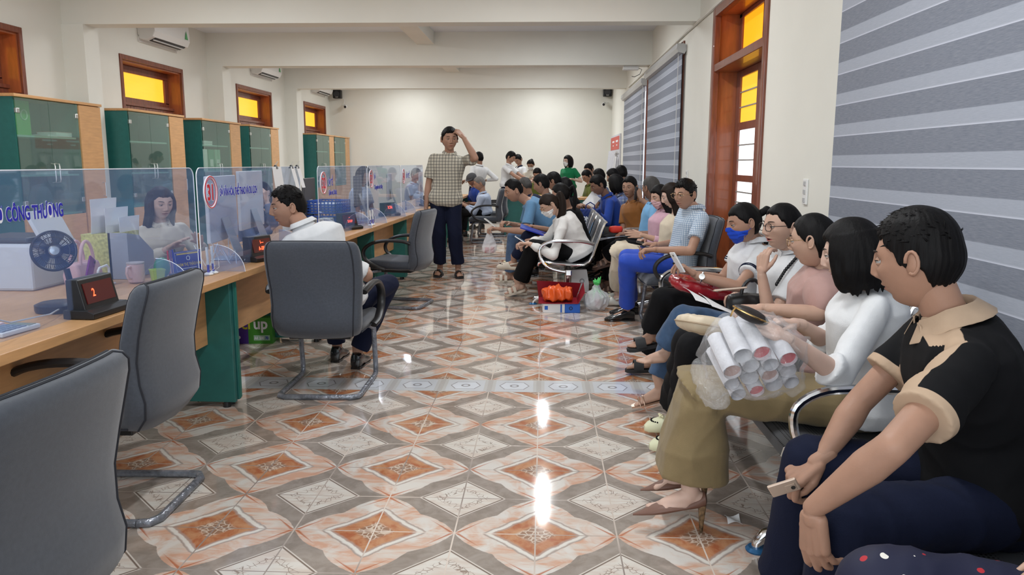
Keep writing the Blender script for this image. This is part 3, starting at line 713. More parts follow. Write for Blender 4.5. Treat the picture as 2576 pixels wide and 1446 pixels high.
# ------------------------------------------------------------------ grey fabric armchairs on sled base
M_gfab = mat('grey_wool_fabric', (.055, .063, .080), .9, var=.10, vscale=90, bump=.15, bscale=900, sheen=.3)
M_gfabl = M_gfab
M_pipe = mat('charcoal_piping', (.02, .022, .03), .8)
M_wrap = mat('plastic_wrapped_steel', (.22, .235, .27), .22, metal=.35, var=.35, vscale=25, bump=.6, bscale=45)
def chair_proto():
    t = thing('armchair', 'x', 'chair')
    # back shell: loft of rounded rectangles up the curved spine (faces +y)
    def ring(z, y, hw, th, tilt, n=28):
        out = []
        for i in range(n):
            a = 2*math.pi*i/n; cs, sn = math.cos(a), math.sin(a)
            e = .35; X = hw*math.copysign(abs(cs)**e, cs); T = th*math.copysign(abs(sn)**.7, sn)
            # cushion bows: edges come forward
            T2 = T + .03*(X/hw)**2
            out.append(Vector((X, y+T2*math.cos(tilt), z+T2*math.sin(tilt)*-1)))
        return out
    S = [(.375, -.20, .215, .030, -.5), (.39, -.235, .245, .05, -.4), (.44, -.265, .258, .058, -.2), (.50, -.272, .262, .056, -.05), (.57, -.262, .262, .048, .1), (.66, -.262, .268, .045, .12),
         (.75, -.278, .275, .045, .15), (.84, -.300, .276, .044, .15), (.90, -.314, .270, .047, .15), (.93, -.321, .262, .044, .15), (.948, -.324, .25, .032, .15), (.956, -.324, .235, .012, .15)]
    MB().rings([ring(*s) for s in S]).build('backrest', M_gfab, t, auto=60)
    pp = MB(); RG = [ring(*q) for q in S]
    for k in (3, 28-4):     # seams round the side gusset: front edge and rear edge
        A = [RG[i][k] for i in range(1, len(S))]
        if k == 3: arc = [RG[-1][j] for j in range(4, 11)]; Bk = 11
        else: arc = [RG[-1][j] for j in range(23, 17, -1)]; Bk = 17
        B = [RG[i][Bk] for i in range(len(S)-1, 0, -1)]
        pp.tube([p*1 for p in A+arc+B], .0042, 6)
    pp.build('piping', M_pipe, t)
    # seat cushion
    def sring(y, z, hw, th):
        return [Vector((hw*math.copysign(abs(math.cos(a))**.3, math.cos(a)), y, z+th*math.copysign(abs(math.sin(a))**.6, math.sin(a))+.012*(abs(math.cos(a)))**2)) for a in [2*math.pi*i/24 for i in range(24)]]
    Q = [(-.24, .415, .22, .03), (-.20, .42, .245, .045), (-.1, .42, .255, .05), (.05, .425, .258, .052), (.17, .43, .258, .05), (.23, .425, .252, .045), (.262, .412, .24, .032), (.275, .40, .22, .014)]
    st = MB().rings([sring(*q) for q in Q]).build('seat', M_gfab, t, auto=60)
    MB().tube([(.25, -.22, .40), (.262, .1, .40), (.258, .2, .405), (.24, .268, .40), (0, .28, .395), (-.24, .268, .40), (-.258, .2, .405), (-.262, .1, .40), (-.25, -.22, .40)], .0045, 6).build('piping', M_pipe, st)
    MB().bx((-.18, -.20, .35), (.18, .2, .378)).build('seat_pan', M_black, t, smooth=False, bevel=.005)
    for s in (-1, 1):
        X = s*.285
        pts = [(s*.27, -.225, .645), (X, -.17, .665), (X, -.08, .672), (X, .03, .668), (X, .13, .645), (X, .20, .60), (X, .225, .545), (X, .205, .49), (X, .15, .445), (X, .08, .415), (s*.27, .02, .395)]
        # smooth the loop
        P = []
        for i in range(len(pts)-1):
            p0 = Vector(pts[max(i-1, 0)]); p1 = Vector(pts[i]); p2 = Vector(pts[i+1]); p3 = Vector(pts[min(i+2, len(pts)-1)])
            for k in range(3):
                u = k/3; P.append(.5*((2*p1)+(p2-p0)*u+(2*p0-5*p1+4*p2-p3)*u*u+(3*p1-3*p2+p3-p0)*u**3))
        P.append(Vector(pts[-1]))
        MB().tube(P, .017, 10, flat=1.5, up=Vector((1, 0, 0)) if False else None).build('armrest', M_black, t)
    for s in (-1, 1):
        X = s*.235
        MB().tube([(s*.17, .10, .365), (X-.02*s, .16, .36), (X, .20, .33), (X, .215, .20), (X, .235, .06), (X, .225, .022), (X, .18, .016), (X, 0, .016), (X, -.22, .016)], .016, 10).build('leg', M_wrap, t)
    MB().tube([(-.235, -.22, .016), (-.228, -.262, .016), (-.19, -.285, .016), (.19, -.285, .016), (.228, -.262, .016), (.235, -.22, .016)], .017, 10).build('rear_bar', M_wrap, t)
    return t
ch0 = chair_proto(); _u = [False]
def place_chair(label, x, y, rz, s=1):
    o = ch0 if not _u[0] else copy_tree(ch0); _u[0] = True
    o.location = (x, y, 0); o.rotation_euler = (0, 0, rz); o.scale = (1, 1, .965); tag(o, label, 'chair', 'grey fabric armchairs')
    return o
# facing +y rotated: rz = 90 deg faces -x
R90 = math.radians(90)
place_chair('grey fabric armchair at the lower left corner, cut by the frame', -1.31, 1.50, R90-.02)
place_chair('empty grey armchair behind the nearest one, drawn up to the fan', -1.74, 2.88, R90+.03)
CH3 = place_chair('grey armchair seen from behind under the man in white shirt', -1.30, 4.53, math.radians(1))
place_chair('empty grey armchair before window 33, turned to the counter', -1.40, 7.28, R90-.16)
CH5 = place_chair('grey armchair under the man in bright blue trousers', 1.10, 6.42, R90+.05)
place_chair('grey armchair under the white-haired man by the far counter', -1.02, 13.3, R90+.1)
place_chair('grey armchair just behind the white-haired man', -.98, 14.5, R90)

# ------------------------------------------------------------------ chrome waiting benches
M_perf = mat('perforated_steel', (.22, .23, .25), .45, metal=.7)
def perf():
    t = NT(M_perf); vec, X, Y, Z = t.xyz()
    v = t.n('ShaderNodeTexVoronoi'); v.inputs['Scale'].default_value = 85; v.inputs['Randomness'].default_value = 0; t.nt.links.new(vec, v.inputs['Vector'])
    t.out(t.mix(t.step(v.outputs['Distance'], .25, .33), (.02, .02, .02), (.22, .23, .25)), 'Base Color')
perf()
def bench(label, ya, n, xb, loops, pitch=.58, sgn=-1):
    """seats face -x when sgn is -1; xb is the x of the beam"""
    t = thing('waiting_bench', label, 'bench', (xb, ya, 0), 0, 'chrome waiting-room benches')
    prof = [(-.29, .385), (-.285, .41), (-.25, .425), (-.12, .41), (.05, .395), (.15, .40), (.20, .43), (.235, .50), (.275, .62), (.315, .74), (.34, .80), (.36, .81)]
    for k in range(n):
        y0 = k*pitch+.03; y1 = y0+pitch-.06
        G = [[Vector((-sgn*u*1.0, y0+(y1-y0)*j/2, z)) for j in range(3)] for u, z in prof]
        s = MB().sheet(G, (0, 0, -.008)).build('seat', M_perf, t, auto=50)
        for yy in (y0, y1): MB().tube([(-sgn*u, yy, z) for u, z in prof], .011, 8).build('seat_rim', M_chrome, s)
    MB().bx((-.03, -.05, .30), (.03, n*pitch+.05, .36)).build('beam', M_chrome, t, smooth=False, bevel=.01)
    for y in (.12, n*pitch-.12):
        def J(P):  # smooth tube
            return P
        l = MB()
        l.tube([(0, y, .33), (0, y, .20), (sgn*.02, y, .15), (sgn*.10, y, .115), (sgn*.26, y, .075), (sgn*.31, y, .06), (sgn*.335, y, .03), (sgn*.335, y, .012)], [.035, .035, .034, .03, .026, .024, .02, .02], 12)
        l.tube([(0, y, .20), (-sgn*.02, y, .15), (-sgn*.10, y, .115), (-sgn*.24, y, .075), (-sgn*.29, y, .06), (-sgn*.31, y, .03), (-sgn*.31, y, .012)], [.034, .034, .03, .026, .024, .02, .02], 12)
        lo = l.build('leg', M_chrome, t)
        for xx in (sgn*.335, -sgn*.31): MB().lathe([(.0, 0), (.038, 0), (.04, .006), (.03, .016), (.0, .016)], (xx, y, 0), 16).build('foot_pad', mat('blue_foot_pad', (.02, .12, .28), .35, metal=.3), lo)
    for k in loops:
        y = k*pitch
        P = [(-sgn*.24, y, .60), (-sgn*.12, y, .625), (sgn*.10, y, .63), (sgn*.20, y, .615), (sgn*.265, y, .57), (sgn*.275, y, .51), (sgn*.25, y, .44), (sgn*.18, y, .375), (sgn*.08, y, .345), (0, y, .335)]
        Q = []
        for i in range(len(P)-1):
            p0 = Vector(P[max(i-1, 0)]); p1 = Vector(P[i]); p2 = Vector(P[i+1]); p3 = Vector(P[min(i+2, len(P)-1)])
            for j in range(3):
                u = j/3; Q.append(.5*((2*p1)+(p2-p0)*u+(2*p0-5*p1+4*p2-p3)*u*u+(3*p1-3*p2+p3-p0)*u**3))
        Q.append(Vector(P[-1]))
        MB().tube(Q, .016, 10, up=Vector((0, 1, 0)), flat=1.0).build('arm_loop', M_chrome, t)
    return t
bench('chrome waiting bench along the right wall under the five nearest women', 2.46, 5, 1.10, [0, 5])
bench('nearest chrome waiting bench, under the man in black polo', .55, 3, 1.10, [0])
bench('chrome waiting bench by the right wall beyond the blue-trousered man', 6.86, 3, 1.12, [0, 3])
bench('far chrome waiting bench by the right wall under the man on the phone', 8.72, 7, 1.12, [0, 7])
bench('middle chrome bench under the girl in white sweater', 7.25, 7, .24, [0, 7])
# ------------------------------------------------------------------ people: head, hands, feet, body, clothes
def skin_mat(name, c):
    return mat(name, c, .48, spec=.35, var=.06, vscale=14, bump=.06, bscale=300, sss=.08)
SK = [skin_mat('skin_light', (.52, .33, .245)), skin_mat('skin_tan', (.395, .225, .155)), skin_mat('skin_brown', (.28, .15, .10)), skin_mat('skin_fair', (.60, .41, .33))]
M_eye = mat('eye_white', (.42, .40, .38), .25); M_iris = mat('dark_iris', (.015, .01, .008), .15)
M_brow = mat('brow_hair', (.02, .014, .01), .8)
M_lip = [mat('lips_rosy', (.50, .13, .12), .4), mat('lips_brown', (.34, .14, .10), .45), mat('lips_red', (.55, .05, .05), .35)]
def hair_mat(name, c, r=.55):
    mt = mat(name, c, r, spec=.16); t = NT(mt); vec, X, Y, Z = t.xyz()
    st = t.n('ShaderNodeMapping'); st.inputs['Scale'].default_value = (130, 130, 10); t.nt.links.new(vec, st.inputs[0])
    n = t.noise(st.outputs[0], 1, 3, .6); t.bump(n, .5, .004)
    t.out(t.mix(n, tuple(q*.6 for q in c), tuple(min(1, q*1.7) for q in c)), 'Base Color'); return mt
H_black = hair_mat('black_hair', (.0045, .004, .0042)); H_brown = hair_mat('dark_brown_hair', (.012, .0075, .0055)); H_grey = hair_mat('grey_hair', (.16, .155, .15), .6)
H_salt = hair_mat('salt_and_pepper_hair', (.055, .052, .05), .55)

def ico(n):
    bm = bmesh.new(); bmesh.ops.create_icosphere(bm, subdivisions=n, radius=1)
    V = np.array([v.co[:] for v in bm.verts]); F = [tuple(v.index for v in f.verts) for f in bm.faces]; bm.free(); return V, F
ICO = {n: ico(n) for n in (5, 6, 7)}
def sst(x, a, b):
    t = np.clip((x-a)/(b-a), 0, 1); return t*t*(3-2*t)
def head_surface(D, female=False, mouth=0.0, seed=0):
    """head-local: +y face, +z up, x right; metres; D unit directions"""
    x, y, z = D[:, 0].copy(), D[:, 1].copy(), D[:, 2].copy()
    X = x*.0745; Y = y*.094; Z = z*.112
    t = np.clip(-z, 0, 1)
    X *= 1-.34*t**1.6; fr = sst(y, -.2, .4)
    Y = np.where(y < 0, Y*(1-.55*t**1.5), Y*(1-.10*t))
    Y += .006*t*fr
    X *= 1+.06*sst(z, 0, .5)*(1-sst(z, .5, .95))
    Y = np.where(y > 0, Y*(1-.04*np.exp(-(x/.5)**2)*0), Y)
    front = sst(y, .15, .45)
    def g(x0, z0, sx, sz, a, sym=False):
        r = a*np.exp(-((X-x0)/sx)**2-((Z-z0)/sz)**2)
        if sym: r = r+a*np.exp(-((X+x0)/sx)**2-((Z-z0)/sz)**2)
        return r
    f = 1.0
    dY = g(0, .024, .05, .013, .0035) + g(.030, .006, .019, .012, -.0095, True) + g(0, .002, .010, .022, .010) + g(0, -.016, .010, .018, .011) + g(0, -.027, .0115, .010, .011*f)
    dY += g(.013, -.032, .007, .007, .0075, True) + g(0, -.040, .016, .005, -.0035) + g(.040, -.018, .018, .018, .0045, True)
    dY += g(0, -.0515, .021, .0050, .0065) + g(0, -.0640, .017, .0060, .0068) + g(0, -.0575, .022, .0022, -.0045-.006*mouth) + g(0, -.076, .022, .006, -.0035)
    dY += g(0, -.094, .020, .014, .0065) + g(.047, -.055, .016, .03, -.003, True)
    if mouth: dY += g(0, -.058, .010, .005, -.012*mouth)
    Y = Y+dY*front
    return np.stack([X, Y, Z], -1)

def mat3(fwd, up=(0, 0, 1), roll=0):
    f = Vector(fwd).normalized(); u = Vector(up); r = f.cross(u).normalized(); u = r.cross(f)
    if roll:
        c, s = math.cos(roll), math.sin(roll); r, u = r*c+u*s, u*c-r*s
    return Matrix(((r.x, f.x, u.x), (r.y, f.y, u.y), (r.z, f.z, u.z)))
def npm(M, V, c, s=1):
    A = np.array(M); return (V*s) @ A.T + np.array(c)

def add_np(mb, V, F, mi=0): mb.add(V.tolist(), F, mi)
def head_into(mb, C, M, s, detail, female, mouth=0, mask=False, skin=0, lipmi=3):
    """material slots: 0 skin, 1 eye white, 2 iris, 3 lips, 4 brows"""
    D, F = ICO[detail]; V = head_surface(D, female, mouth)
    lipf = ((np.abs(V[:, 0]) < .023) & (V[:, 2] < -.0475+.00) & (V[:, 2] > -.0695) & (V[:, 1] > .05) & (np.abs(V[:, 2]+.058) < .0115*(1-np.abs(V[:, 0])/.030)))
    base = mb.n; W = npm(M, V, C, s); mb.V += W.tolist(); mb.n += len(W)
    for f in F:
        mb.F.append(tuple(i+base for i in f)); mb.M.append(3 if (lipf[f[0]] and lipf[f[1]] and lipf[f[2]] and not mask) else 0)
    R = M.to_4x4().to_3x3()
    def T(x, y, z): return Vector(C)+M @ (Vector((x, y, z))*s)
    for sx in (-1, 1):
        # ear: rim and bowl
        rot = M @ Euler((0, 0, sx*.35)).to_matrix()
        mb.ell(T(sx*.077, -.008, -.002), (.008*s, .017*s, .030*s), rot, 14)
        P = [T(sx*(.083+.004*math.cos(q)*0+.002), -.010-.014*math.cos(q), .001+.026*math.sin(q)) for q in [math.radians(-120+300*k/12)*1 for k in range(13)]]
        mb.tube(P, .0042*s, 6)
        mb.ell(T(sx*.0305, .0755, .006), (.0118*s,)*3, M, 14, 1)
        mb.ell(T(sx*.0305, .0835, .006), (.0066*s, .0048*s, .0066*s), M, 10, 2)
        # lids
        n = 14; rr = .0132
        for (a0, a1, up) in ((.16, 1.25, 1), (.24, 1.2, -1)):
            G = [[T(sx*.0305+rr*math.cos(a)*math.cos(b), .0755+rr*math.cos(a)*math.sin(b), .006+up*rr*math.sin(a)) for b in [math.pi*j/8 for j in range(9)]] for a in [a0+(a1-a0)*i/4 for i in range(5)]]
            mb.sheet(G, M @ Vector((0, -.0012*s, 0)), 0)
        # lash line / brow
        P = [T(sx*.0305+.0135*math.cos(b), .0755+.0135*math.sin(b)*.97, .006+.0028+.001*math.sin(b)) for b in [math.pi*(j+.6)/8.2 for j in range(8)]]
        mb.tube(P, .0011*s, 4, mi=4)
        P = [T(sx*(.014+.034*k/5), .0945-.016*(k/5)**2-.002, .0275+.005*math.sin(math.pi*k/5*.8)) for k in range(6)]
        mb.tube(P, [.0016*s, .0024*s, .0026*s, .0024*s, .002*s, .0012*s], 6, mi=4)

_HC = {}
CURL = {  # (finger curl per joint degrees x3) x4 fingers, thumb (spread, bend)
    'relax': ([(18, 28, 18), (22, 32, 20), (28, 36, 22), (34, 40, 24)], (38, 18)),
    'flat': ([(6, 8, 5), (5, 8, 5), (7, 9, 6), (9, 12, 6)], (30, 8)),
    'grip': ([(55, 62, 30), (60, 66, 32), (62, 68, 34), (64, 70, 36)], (30, 35)),
    'hold': ([(35, 48, 25), (40, 52, 28), (44, 54, 30), (48, 56, 30)], (42, 20)),
    'point': ([(20, 30, 18), (58, 66, 30), (62, 70, 34), (64, 72, 36)], (30, 28)),
}
def hand_template(kind, side, vox):
    """wrist at the origin, fingers along +y, back of the hand +z, thumb towards side*x"""
    k = (kind, side, vox)
    if k in _HC: return _HC[k]
    mb = MB(); fl, th = CURL[kind]
    XS = [.030, .010, -.010, -.028]; LN = [(.042, .025, .020), (.047, .029, .021), (.043, .027, .020), (.034, .020, .018)]; Rk = [.0096, .0098, .0092, .0082]; KY = [.090, .094, .088, .079]
    mb.caps((0, -.03, 0), (0, .012, 0), .0235, .024, 14)
    for i in range(4):
        kx, ky = XS[i]*side, KY[i]
        mb.caps((XS[i]*.6*side, .012, 0), (kx, ky, 0), .0165, .0118, 12)
        p = Vector((kx, ky, 0)); a = 0; sp = math.radians([5, 1, -3, -8][i])*side
        for j in range(3):
            a += math.radians(fl[i][j]); L = LN[i][j]
            d = Vector((math.sin(sp)*math.cos(a), math.cos(sp)*math.cos(a), -math.sin(a))); q = p+d*L
            mb.caps(p, q, Rk[i]*(1.06-.08*j), Rk[i]*(1.0-.10*j), 10); p = q
    mb.caps((.018*side, .03, -.006), (-.016*side, .07, -.006), .016, .014, 12)
    p = Vector((.016*side, .014, -.004)); s0, b = math.radians(th[0]), math.radians(th[1])
    d = Vector((math.sin(s0)*side, math.cos(s0), -.30)).normalized(); q = p+d*.044; mb.caps(p, q, .0165, .0125, 12)
    d2 = Vector((math.sin(s0-b)*side, math.cos(s0-b), -.42)).normalized(); r = q+d2*.032; mb.caps(q, r, .0118, .0102, 10)
    d3 = Vector((math.sin(s0-b*1.8)*side, math.cos(s0-b*1.8), -.45)).normalized(); mb.caps(r, r+d3*.022, .0100, .0086, 10)
    _HC[k] = remesh(mb, vox, 2); return _HC[k]

_FC = {}
def foot_template(vox):
    """ankle at origin, toes along +y, sole at z = -.085"""
    if vox in _FC: return _FC[vox]
    mb = MB(); mb.caps((0, -.005, .06), (0, -.01, -.02), .036, .034, 14)
    mb.ell((0, -.032, -.05), (.030, .036, .036), None, 16)
    mb.caps((0, 0, -.035), (0, .10, -.062), .036, .024, 14); mb.caps((.015, .02, -.058), (.018, .115, -.070), .022, .017, 12); mb.caps((-.015, .02, -.062), (-.020, .105, -.072), .020, .014, 12)
    for i, (x, y, r) in enumerate(((.026, .160, .0115), (.008, .158, .0085), (-.007, .150, .008), (-.020, .140, .0075), (-.032, .128, .007))):
        mb.caps((x*.8, .095, -.068), (x, y, -.077), .013, r, 10)
    _FC[vox] = remesh(mb, vox, 2); return _FC[vox]

def ik(A, T, l1, l2, pole):
    A, T = Vector(A), Vector(T); d = T-A; L = d.length
    if L > (l1+l2)*.995:
        k = L/((l1+l2)*.995); l1 *= k; l2 *= k
    L = max(L, abs(l1-l2)+.01); a = (l1*l1-l2*l2+L*L)/(2*L); h = math.sqrt(max(l1*l1-a*a, 0)); u = d.normalized()
    p = Vector(pole); p = p-u*p.dot(u)
    if p.length < 1e-4: p = Vector((0, 0, -1))-u*u.z*-1
    return A+u*a+p.normalized()*h

def wrinkle(V, amp, seed, sc=1.0, n=5):
    rs = np.random.RandomState(seed); D = np.zeros(len(V)); P = V+.06*np.sin(V[:, [1, 2, 0]]*9+seed)+.02*np.sin(V[:, [2, 0, 1]]*23)
    for i in range(n):
        k = rs.normal(size=3); k /= np.linalg.norm(k); k[2] *= .6; f = rs.uniform(11, 34)*sc
        D += (1-np.abs(np.sin(P @ k*f+rs.uniform(0, 6))))**1.6*rs.uniform(.5, 1)
    return amp*(D-D.mean())
def normals(V, F):
    N = np.zeros_like(V); A = np.array([f[:3] for f in F]); n = np.cross(V[A[:, 1]]-V[A[:, 0]], V[A[:, 2]]-V[A[:, 0]])
    for i in range(3): np.add.at(N, A[:, i], n)
    return N/np.maximum(np.linalg.norm(N, axis=1, keepdims=True), 1e-9)
def build_np(name, V, F, mt, parent, origin):
    mb = MB(); mb.V = (V-np.array(origin)).tolist(); mb.F = F; mb.M = [0]*len(F); mb.n = len(V)
    me = bpy.data.meshes.new(name); me.from_pydata(mb.V, [], F); me.materials.append(mt)
    me.polygons.foreach_set('use_smooth', [True]*len(me.polygons)); me.update()
    o = bpy.data.objects.new(name, me); COL.objects.link(o); o.parent = parent; return o

TORSO = [(-.16, .100, .085, 0), (-.08, .150, .112, 0), (.04, .160, .118, .0), (.20, .146, .102, 0), (.38, .142, .100, .005), (.56, .152, .107, .008), (.72, .166, .110, .006), (.84, .170, .098, 0), (.92, .132, .080, -.004), (.965, .092, .068, -.004), (1.0, .064, .058, -.004), (1.06, .052, .05, 0)]
def torso_rings(H, N, rp, rc, s, off, female, sw, t0=-.2, t1=1.1, bust=0, belly=0, hem=0):
    """stations up the spine; rp / rc the right-hand vectors of hips and chest"""
    ax = (N-H); L = ax.length; u = ax.normalized(); R = []
    for (t, hw, hd, sh) in TORSO:
        if t < t0 or t > t1: continue
        r = (rp.lerp(rc, min(1, max(0, t)))).normalized(); r = (r-u*r.dot(u)).normalized(); f = u.cross(r)
        w = hw*s*(sw if t > .5 and t < .95 else 1); d = hd*s
        if female:
            if .15 < t < .5: w *= .90
            if t < .1: w *= 1.06
        bow = -.035*math.sin(math.pi*min(1, max(0, t)))*s
        c = H+u*(t*L)+f*(sh*s+bow*.5)
        fr = belly*math.exp(-((t-.25)/.22)**2)+bust*math.exp(-((t-.66)/.12)**2)
        e = hem if t <= .05 else 0
        ring = []
        for k in range(28):
            a = 2*math.pi*k/28; cs, sn = math.cos(a), math.sin(a)
            x = (w+off+e)*math.copysign(abs(cs)**.85, cs); y = (d+off+e)*math.copysign(abs(sn)**.9, sn)
            if sn > 0: y += fr*sn
            ring.append(c+r*x+f*y)
        R.append(ring)
    return R

def person(label, H, N, C, look, chest, hands, feet, pelvis=None, female=False, s=1.0, vox=.012, skin=1, hair=('short', H_black), top=None, bottom=None, shoes=None,
           ep=None, kp=None, hk=('relax', 'relax'), hdir=(None, None), hup=(None, None), toe=None, name='person', group=None, mask=None, glasses=None, mouth=0, lip=1, roll=0, sh=None,
           elbows=(None, None), knees=(None, None), headdetail=6, bust=None, belly=0, hs=1.0, seed=1, hat=None, shw=None):
    """H hip centre, N base of the neck, C head centre; hands = (left, right) wrists; feet = (left, right) ankles"""
    H, N, C = Vector(H), Vector(N), Vector(C); N = N.lerp(C, .10); hs *= 1.07; chest = Vector(chest).normalized(); pelvis = Vector(pelvis or chest).normalized()
    root = thing(name, label, 'person', (H.x, H.y, 0), 0, group); O = Vector((H.x, H.y, 0))
    up = Vector((0, 0, 1)); u = (N-H).normalized()
    rc = chest.cross(up).normalized(); rc = (rc-u*rc.dot(u)).normalized(); rp = pelvis.cross(up).normalized()
    fpel = pelvis; sw = (.93 if female else 1.04)*(shw or 1)
    halfsh = (.160 if female else .180)*s*(shw or 1)
    Nsh = N-u*.050*s
    Nsh = Nsh-u*(.012 if female else .018)*s
    S = [Nsh-rc*halfsh, Nsh+rc*halfsh]
    if sh:
        for i in (0, 1):
            if sh[i] is not None: S[i] = Vector(sh[i])
    HP = [H-rp*.088*s, H+rp*.088*s]
    l1, l2, t1, t2 = .285*s, .245*s, .425*s, .405*s
    fch = u.cross(rc)*-1 if u.cross(rc).dot(chest) < 0 else u.cross(rc)
    E = []; K = []
    for i, sd in ((0, -1), (1, 1)):
        pole = (ep[i] if ep and ep[i] is not None else (rc*sd*.6-fch*.5+Vector((0, 0, -1))))
        E.append(Vector(elbows[i]) if elbows[i] is not None else ik(S[i], hands[i], l1, l2, pole))
        pole = (kp[i] if kp and kp[i] is not None else (fpel*1.0+Vector((0, 0, .8))+rp*sd*.1))
        K.append(Vector(knees[i]) if knees[i] is not None else ik(HP[i], feet[i], t1, t2, pole))
    hands = [Vector(h) for h in hands]; feet = [Vector(f) for f in feet]
    # ---- body
    mb = MB(); bst = bust if bust is not None else (.028 if female else .004)
    slim = -.010
    mb.rings(torso_rings(H, N, rp, rc, s, slim, female, sw, bust=bst*.7, belly=belly))
    nk = C+(N-C).normalized()*.06*s
    HM = mat3(look, up, roll)
    mb.caps(N-u*.03*s, C+HM @ Vector((0, -.022, -.045)), .052*s*(.88 if female else 1), .050*s*(.88 if female else 1), 18)
    fr = .92 if female else 1.0
    for i in (0, 1):
        sd = (-1, 1)[i]
        mb.caps(N-u*.045*s, S[i], .040*s, .044*s*fr, 14)
        mb.caps(S[i], E[i], .045*s*fr, .036*s*fr, 16)
        mid = E[i].lerp(hands[i], .28); mb.caps(E[i], mid, .036*s*fr, .040*s*fr, 16); mb.caps(mid, hands[i], .040*s*fr, .0245*s, 16)
        mb.caps(HP[i], K[i], .070*s, .046*s, 18)
        cm = K[i].lerp(feet[i], .3); mb.caps(K[i], cm, .046*s, .050*s, 16); mb.caps(cm, feet[i], .050*s, .030*s, 16)
    V, F = remesh(mb, vox, 3)
    ob = MB(); add_np(ob, V, F)
    head_into(ob, C, HM, s*.98*hs, headdetail, female, mouth, mask is not None)
    hv = .0042 if vox > .009 else .0032
    for i in (0, 1):
        sd = (-1, 1)[i]; d = (hands[i]-E[i]).normalized() if hdir[i] is None else Vector(hdir[i]).normalized()
        bu = Vector(hup[i]) if hup[i] is not None else Vector((0, 0, 1))
        M = mat3(d, bu); side = -sd   # palm down: thumb points to the body's middle
        TV, TF = hand_template(hk[i], side, hv)
        if (hands[i]-E[i]).normalized().dot(d) < .75: TV = np.where(TV[:, 1:2] < 0, TV*np.array([.92, .25, .92]), TV)
        add_np(ob, npm(M, TV, hands[i]+d*.012, s*(.93 if female else 1.02)), TF)
        td = Vector(toe[i]).normalized() if toe and toe[i] is not None else fpel
        M = mat3(td, up if abs(td.z) < .8 else fpel*-1)
        TV, TF = foot_template(.006); TV = TV*np.array([sd*-1, 1, 1])
        add_np(ob, npm(M, TV, feet[i], s*.98), TF if sd == -1 else [tuple(reversed(f)) for f in TF])
    ob.V = [(x-O.x, y-O.y, z) for x, y, z in ob.V]
    me = ob.mesh('body', [SK[skin], M_eye, M_iris, M_lip[lip], M_brow], True, 0)
    bo = bpy.data.objects.new('body', me); COL.objects.link(bo); bo.parent = root
    cv = max(vox, .0085)*.9
    def cloth(nm, mb, mt, amp=.004, sm=3, vx=None):
        V, F = remesh(mb, vx or cv, sm)
        if amp: V = V+normals(V, F)*wrinkle(V, amp, seed)[:, None]
        return build_np(nm, V, F, mt, root, O)
    info = dict(root=root, S=S, E=E, K=K, HP=HP, H=H, N=N, C=C, HM=HM, O=O, u=u, rc=rc, f=fch, hands=hands, feet=feet, s=s, body=bo, vox=cv)
    # ---- top
    if top:
        T = dict(kind='short', mat=None, off=.016, hem=-.10, collar=True, amp=.0035, sl=.62); T.update(top)
        mb = MB(); off = T['off']
        rr = torso_rings(H, N, rp, rc, s, off, female, sw, t0=T['hem'], t1=.97+.02, bust=bst, belly=belly+.01, hem=T.get('flare', .008)); mb.rings(rr)
        if T['collar']: mb.cone(N-u*.085*s, N+u*.012*s, .088*s, .060*s, 20)
        mb.caps(S[0].lerp(S[1], .06)-fch*.01, S[1].lerp(S[0], .06)-fch*.01, .050*s, .050*s, 18)
        for i in (0, 1):
            mb.caps(N-u*.05*s, S[i], .044*s, .054*s, 16)
            if T['kind'] == 'short':
                e = S[i].lerp(E[i], T['sl']); mb.caps(S[i], S[i].lerp(E[i], .2), .056*s, .057*s, 16); mb.cone(S[i].lerp(E[i], .05), e, .056*s, T.get('cuffr', .060)*s, 22)
            elif T['kind'] == 'puff':
                e = S[i].lerp(E[i], T['sl']); m0 = S[i].lerp(e, .45); mb.ell(m0, (.092*s, .092*s, .105*s), frame_rot(e-S[i]), 20); mb.cone(S[i], e, .07*s, .052*s, 20)
            else:
                k = T['sl']   # how far down the forearm
                mb.caps(S[i], E[i], .056*s, .050*s, 16); w = E[i].lerp(hands[i], k); mb.cone(E[i], w, .050*s, T.get('cuffr', .036)*s, 20); mb.caps(E[i], E[i].lerp(w, .4), .050*s, .047*s, 16)
                if T.get('loose'): mb.ell(E[i].lerp(w, .75), (.052*s, .052*s, .06*s), frame_rot(w-E[i]), 16)
        to = cloth(T.get('name', 'shirt'), mb, T['mat'], T['amp']); info['top'] = to
        if T['collar']:
            cm = T.get('cmat') or T['mat']; q = MB(); P = []; c0 = N-u*.012*s+fch*.004; n = 17
            for j in range(n):
                a = math.radians(-62+304*j/(n-1)) ; a = math.radians(90)-math.radians(28)-math.radians(304)*j/(n-1)
                P.append(c0+rc*math.cos(a)*.066*s+fch*math.sin(a)*.070*s-u*(.030*s*max(0, math.sin(a)))+u*(.004))
            cs = T.get('cs', 1)
            G = [[p+(p-c0).normalized()*a_+u*b_*s for p in P] for a_, b_ in ((-.004, .006), (-.006, .036), (.002, .041), (.020*cs, .016-.012*(cs-1)))]
            q.sheet(G, -u*.003)
            for e, p in ((0, P[0]), (1, P[-1])):
                sgn = 1 if e == 0 else -1
                q.sheet([[p+u*.036+fch*.004, p+rc*sgn*.028+u*.030*s+fch*.002], [p+fch*.016-u*.030*s*cs+rc*sgn*.006, p+rc*sgn*.042-u*.018*s*cs+fch*.010]], fch*.004)
            co = q.build('collar', cm, root, auto=60); co.location = -O
        if T.get('buttons'):
            q = MB(); 
            ax = N-H
            for k in range(5):
                t = .86-.15*k; idx = t
                c = H+ax*t+fch*(.10*s+off+bst*math.exp(-((t-.66)/.12)**2)+.004)
                q.ell(c, (.006, .006, .006), None, 8)
            b = q.build('buttons', M_whiteP, root); b.location = -O; b['kind'] = 'stuff'
